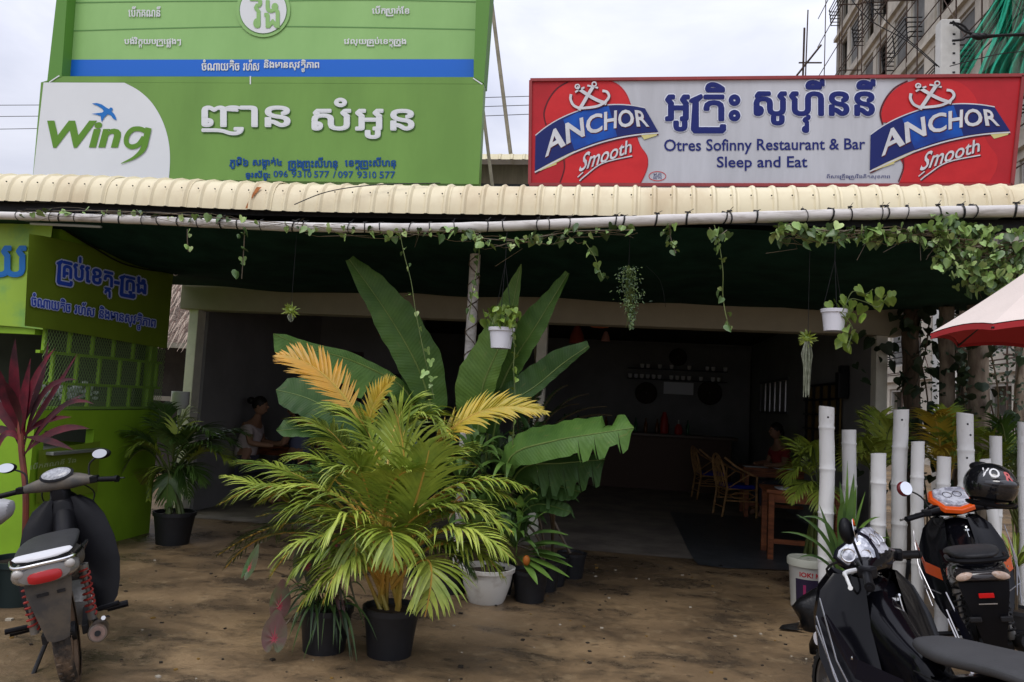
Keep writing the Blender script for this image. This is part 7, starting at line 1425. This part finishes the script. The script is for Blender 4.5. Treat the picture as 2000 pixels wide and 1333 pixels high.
    for s in (1, -1): Ry = Matrix.Rotation(R(-50 if near else -36), 3, 'Y'); b.tube([Ry @ Vector((math.cos(a)*.03+.01, s*.035+math.sin(a)*.03, .024))+Vector((-.02, 0, 1.067)) for a in [k*PI/8 for k in range(16)]], .0028, 4, closed=True)
    b.build('gauge_ring', M_chr, hb)
    for s in (1, -1):
        b = MB(); b.tube([(-.05, s*.23, .98), (-.10, s*.37, .965)], .019, 14); b.tube([(-.10, s*.365, .966), (-.105, s*.385, .964)], .02, 14); b.tube([(-.103, s*.383, .964), (-.107, s*.395, .963)], .010, 10); b.build('grip', M_bk, hb, smooth=True, ang=50)
        b = MB(); b.box((-.05, s*.215, .985), (.06, .06, .05), M=Matrix.Rotation(R(-15*s), 3, 'Z')); b.build('switch_box', M_bk, hb, bevel=.01)
        b = MB(); b.tube(spline([(-.0, s*.20, .985), (.035, s*.235, .975), (.01, s*.30, .97), (-.03, s*.385, .955), (-.035, s*.40, .955)], 5), [.010]*8+[.007]*12+[.010], 8); b.build('lever', mat('white_lever', (.72, .72, .70), .3) if near else M_alu, hb, smooth=True)
        if s > 0: mirror(hb, s, (-.02, s*.17, 1.0), (-.0, s*.21, 1.10), (-.02, s*.32, 1.17), .052, .055, M_bk if near else mat('dark_red_back', (.16, .01, .015), .3, coat=.5), (10, 12*s))
    if near:
        Rl = Euler((R(20), 0, R(18))).to_matrix(); b = MB(); n_ = 24; out_ = [(-.085, -.045), (-.03, -.062), (.045, -.055), (.088, -.02), (.08, .01), (.03, .055), (-.015, .088), (-.045, .07), (-.075, .02)]
        o_ = Vector((.02, .115, 1.035)); b.rings([[o_+Rl @ Vector((x, -.03, z)) for x, z in out_], [o_+Rl @ Vector((x*1.12, .008, z*1.12)) for x, z in out_], [o_+Rl @ Vector((x*1.0, .018, z*1.0)) for x, z in out_]]); b.build('headlight_bezel', M_pan, hb, smooth=True, ang=30)
        b = MB(); b.rings([[o_+Rl @ Vector((x*.95, .015, z*.95)) for x, z in out_], [o_+Rl @ Vector((x*.8, .030, z*.8)) for x, z in out_], [o_+Rl @ Vector((x*.4, .038, z*.4)) for x, z in out_]]); hl = b.build('headlight', mat('headlight_glass', (.30, .32, .38), .1, col2=(.78, .8, .88), vs=38, coat=.6, spec=.6, ramp=(.4, .6)), hb, smooth=True, ang=60)
        b = MB(); b.tube([o_+Rl @ Vector((.035+math.cos(a)*.028, .036, -.012+math.sin(a)*.028)) for a in [k*PI/8 for k in range(16)]], .004, 5, closed=True); b.tube([o_+Rl @ Vector((-.035+math.cos(a)*.02, .036, -.005+math.sin(a)*.02)) for a in [k*PI/8 for k in range(16)]], .003, 5, closed=True); b.build('reflector_ring', M_chr, hl)
    b = MB(); b.tube(spline([(.93, .10, 1.02), (1.02, .16, .96), (1.0, .10, .85), (.95, .05, .78)], 5), .006, 5); b.tube(spline([(.93, -.10, 1.02), (1.03, -.15, .94), (1.0, -.10, .82)], 5), .006, 5); b.tube(spline([(.90, .12, 1.0), (.84, .14, .93), (.88, .08, .86)], 5), .005, 5); b.build('control_cable', M_black, m_, smooth=True)
    for s in (1, -1):
        b = MB()
        for q_ in ((.50, .163, .62), (.2, .158, .70), (-.1, .168, .76), (.62, .27, .70), (.78, .292, .66), (.70, .284, .52)): b.ell((q_[0], s*q_[1], q_[2]), (.007, .003, .007), 8, 4)
        o = b.build('bolt', M_chr, m_, smooth=True); o['kind'] = 'stuff'
        b = MB(); b.tube([(.40, s*.145, .72), (.2, s*.162, .74), (-.1, s*.168, .80), (-.35, s*.14, .83)], .003, 4); b.tube([(.42, s*.13, .52), (.30, s*.153, .60), (.05, s*.17, .66), (-.2, s*.160, .74)], .003, 4); b.build('panel_seam', mat('seam_dark', (.001, .001, .001), .9), m_)
    b = MB(); b.lathe([(.001, .012), (.02, .012), (.022, 0)], (.84, -.05, .86), 14); b.build('ignition_lock', M_chr, m_)
    b = MB(); b.tube([(.83, -.05, .875), (.80, -.05, .89)], .006, 6); b.tube(bez((.80, -.05, .885), (.78, -.05, .83), (.77, -.06, .80), 5), .003, 4); b.build('key', M_chr, m_)
    flatten(hb, m_)
    return m_
M_pb = mat('gloss_black_paint', (.004, .004, .006), .14, coat=0, spec=.22, var=.2, vs=5); M_or = mat('orange_paint', (.75, .10, .01), .25, coat=.5); M_pan = mat('satin_black_panel', (.006, .006, .012), .25, spec=.2); M_st2 = mat('charcoal_vinyl', (.055, .055, .058), .6, var=.15, vs=10, bump=.1, bs=140)
nearb = sport('glossy black sporty scooter in the lower right corner, nearest the camera', 'scooter', (1.35, 2.66, 0), 102, 4.5, .95, 45, M_pb, M_pan, M_st2, M_pan, True)
farb = sport('black and orange scooter seen from behind at the right edge', 'scooter', (2.277, 4.96, 0), 72, 11, .97, 22, M_pb, M_or, M_seatg, M_or)
# small emblem stickers on the orange scooter apron
# helmet
hp = D(1934, 948, 4.6); he = thing('helmet', 'glossy black full face helmet with white and red decals resting on the orange scooter', 'helmet', hp, R(-70)); k = .138
b = MB(); b.ell((0, 0, 0), (k*1.12, k*.95, k*.95), 30, 18); b.v = [(x, y, max(z, -k*.72)) for x, y, z in b.v]; b.build('shell', mat('helmet_black', (.008, .008, .01), .12, coat=.8), he, smooth=True, ang=0)
b = MB(); b.ell((k*.12, 0, k*.12), (k*1.06, k*.90, k*.45), 28, 12); b.build('visor', mat('visor_smoke', (.02, .02, .024), .05, coat=1), he, smooth=True, ang=0)
b = MB(); b.ell((-k*.55, 0, k*.75), (k*.45, k*.4, k*.22), 16, 8); b.build('rear_vent', M_bk, he, smooth=True)
b = MB(); b.lathe([(k*.80, -k*.86), (k*.92, -k*.80), (k*.94, -k*.70)], n=28); b.build('trim_edge', M_bk, he, smooth=True)
# decals laid just proud of the shell, on the side turned to the yard
def decal(s, a0, a1, e0, e1, m_, off=.02, sh=0):
    V, F = txt(s, off, sh); b = MB(); vs = []
    for u, v, _ in V:
        a = a0+(a1-a0)*u; e = e0+(e1-e0)*v; d_ = Vector((math.cos(e)*math.cos(a)*k*1.12, math.cos(e)*math.sin(a)*k*.95, math.sin(e)*k*.95)); vs.append(d_*1.02)
    b.add(vs, F); b.build('decal', m_, he)
decal('VO', R(-75), R(-25), R(24), R(52), mat('decal_white', (.75, .75, .75), .4)); decal('R', R(-12), R(8), R(15), R(42), mat('decal_red', (.55, .12, .12), .4), .03)
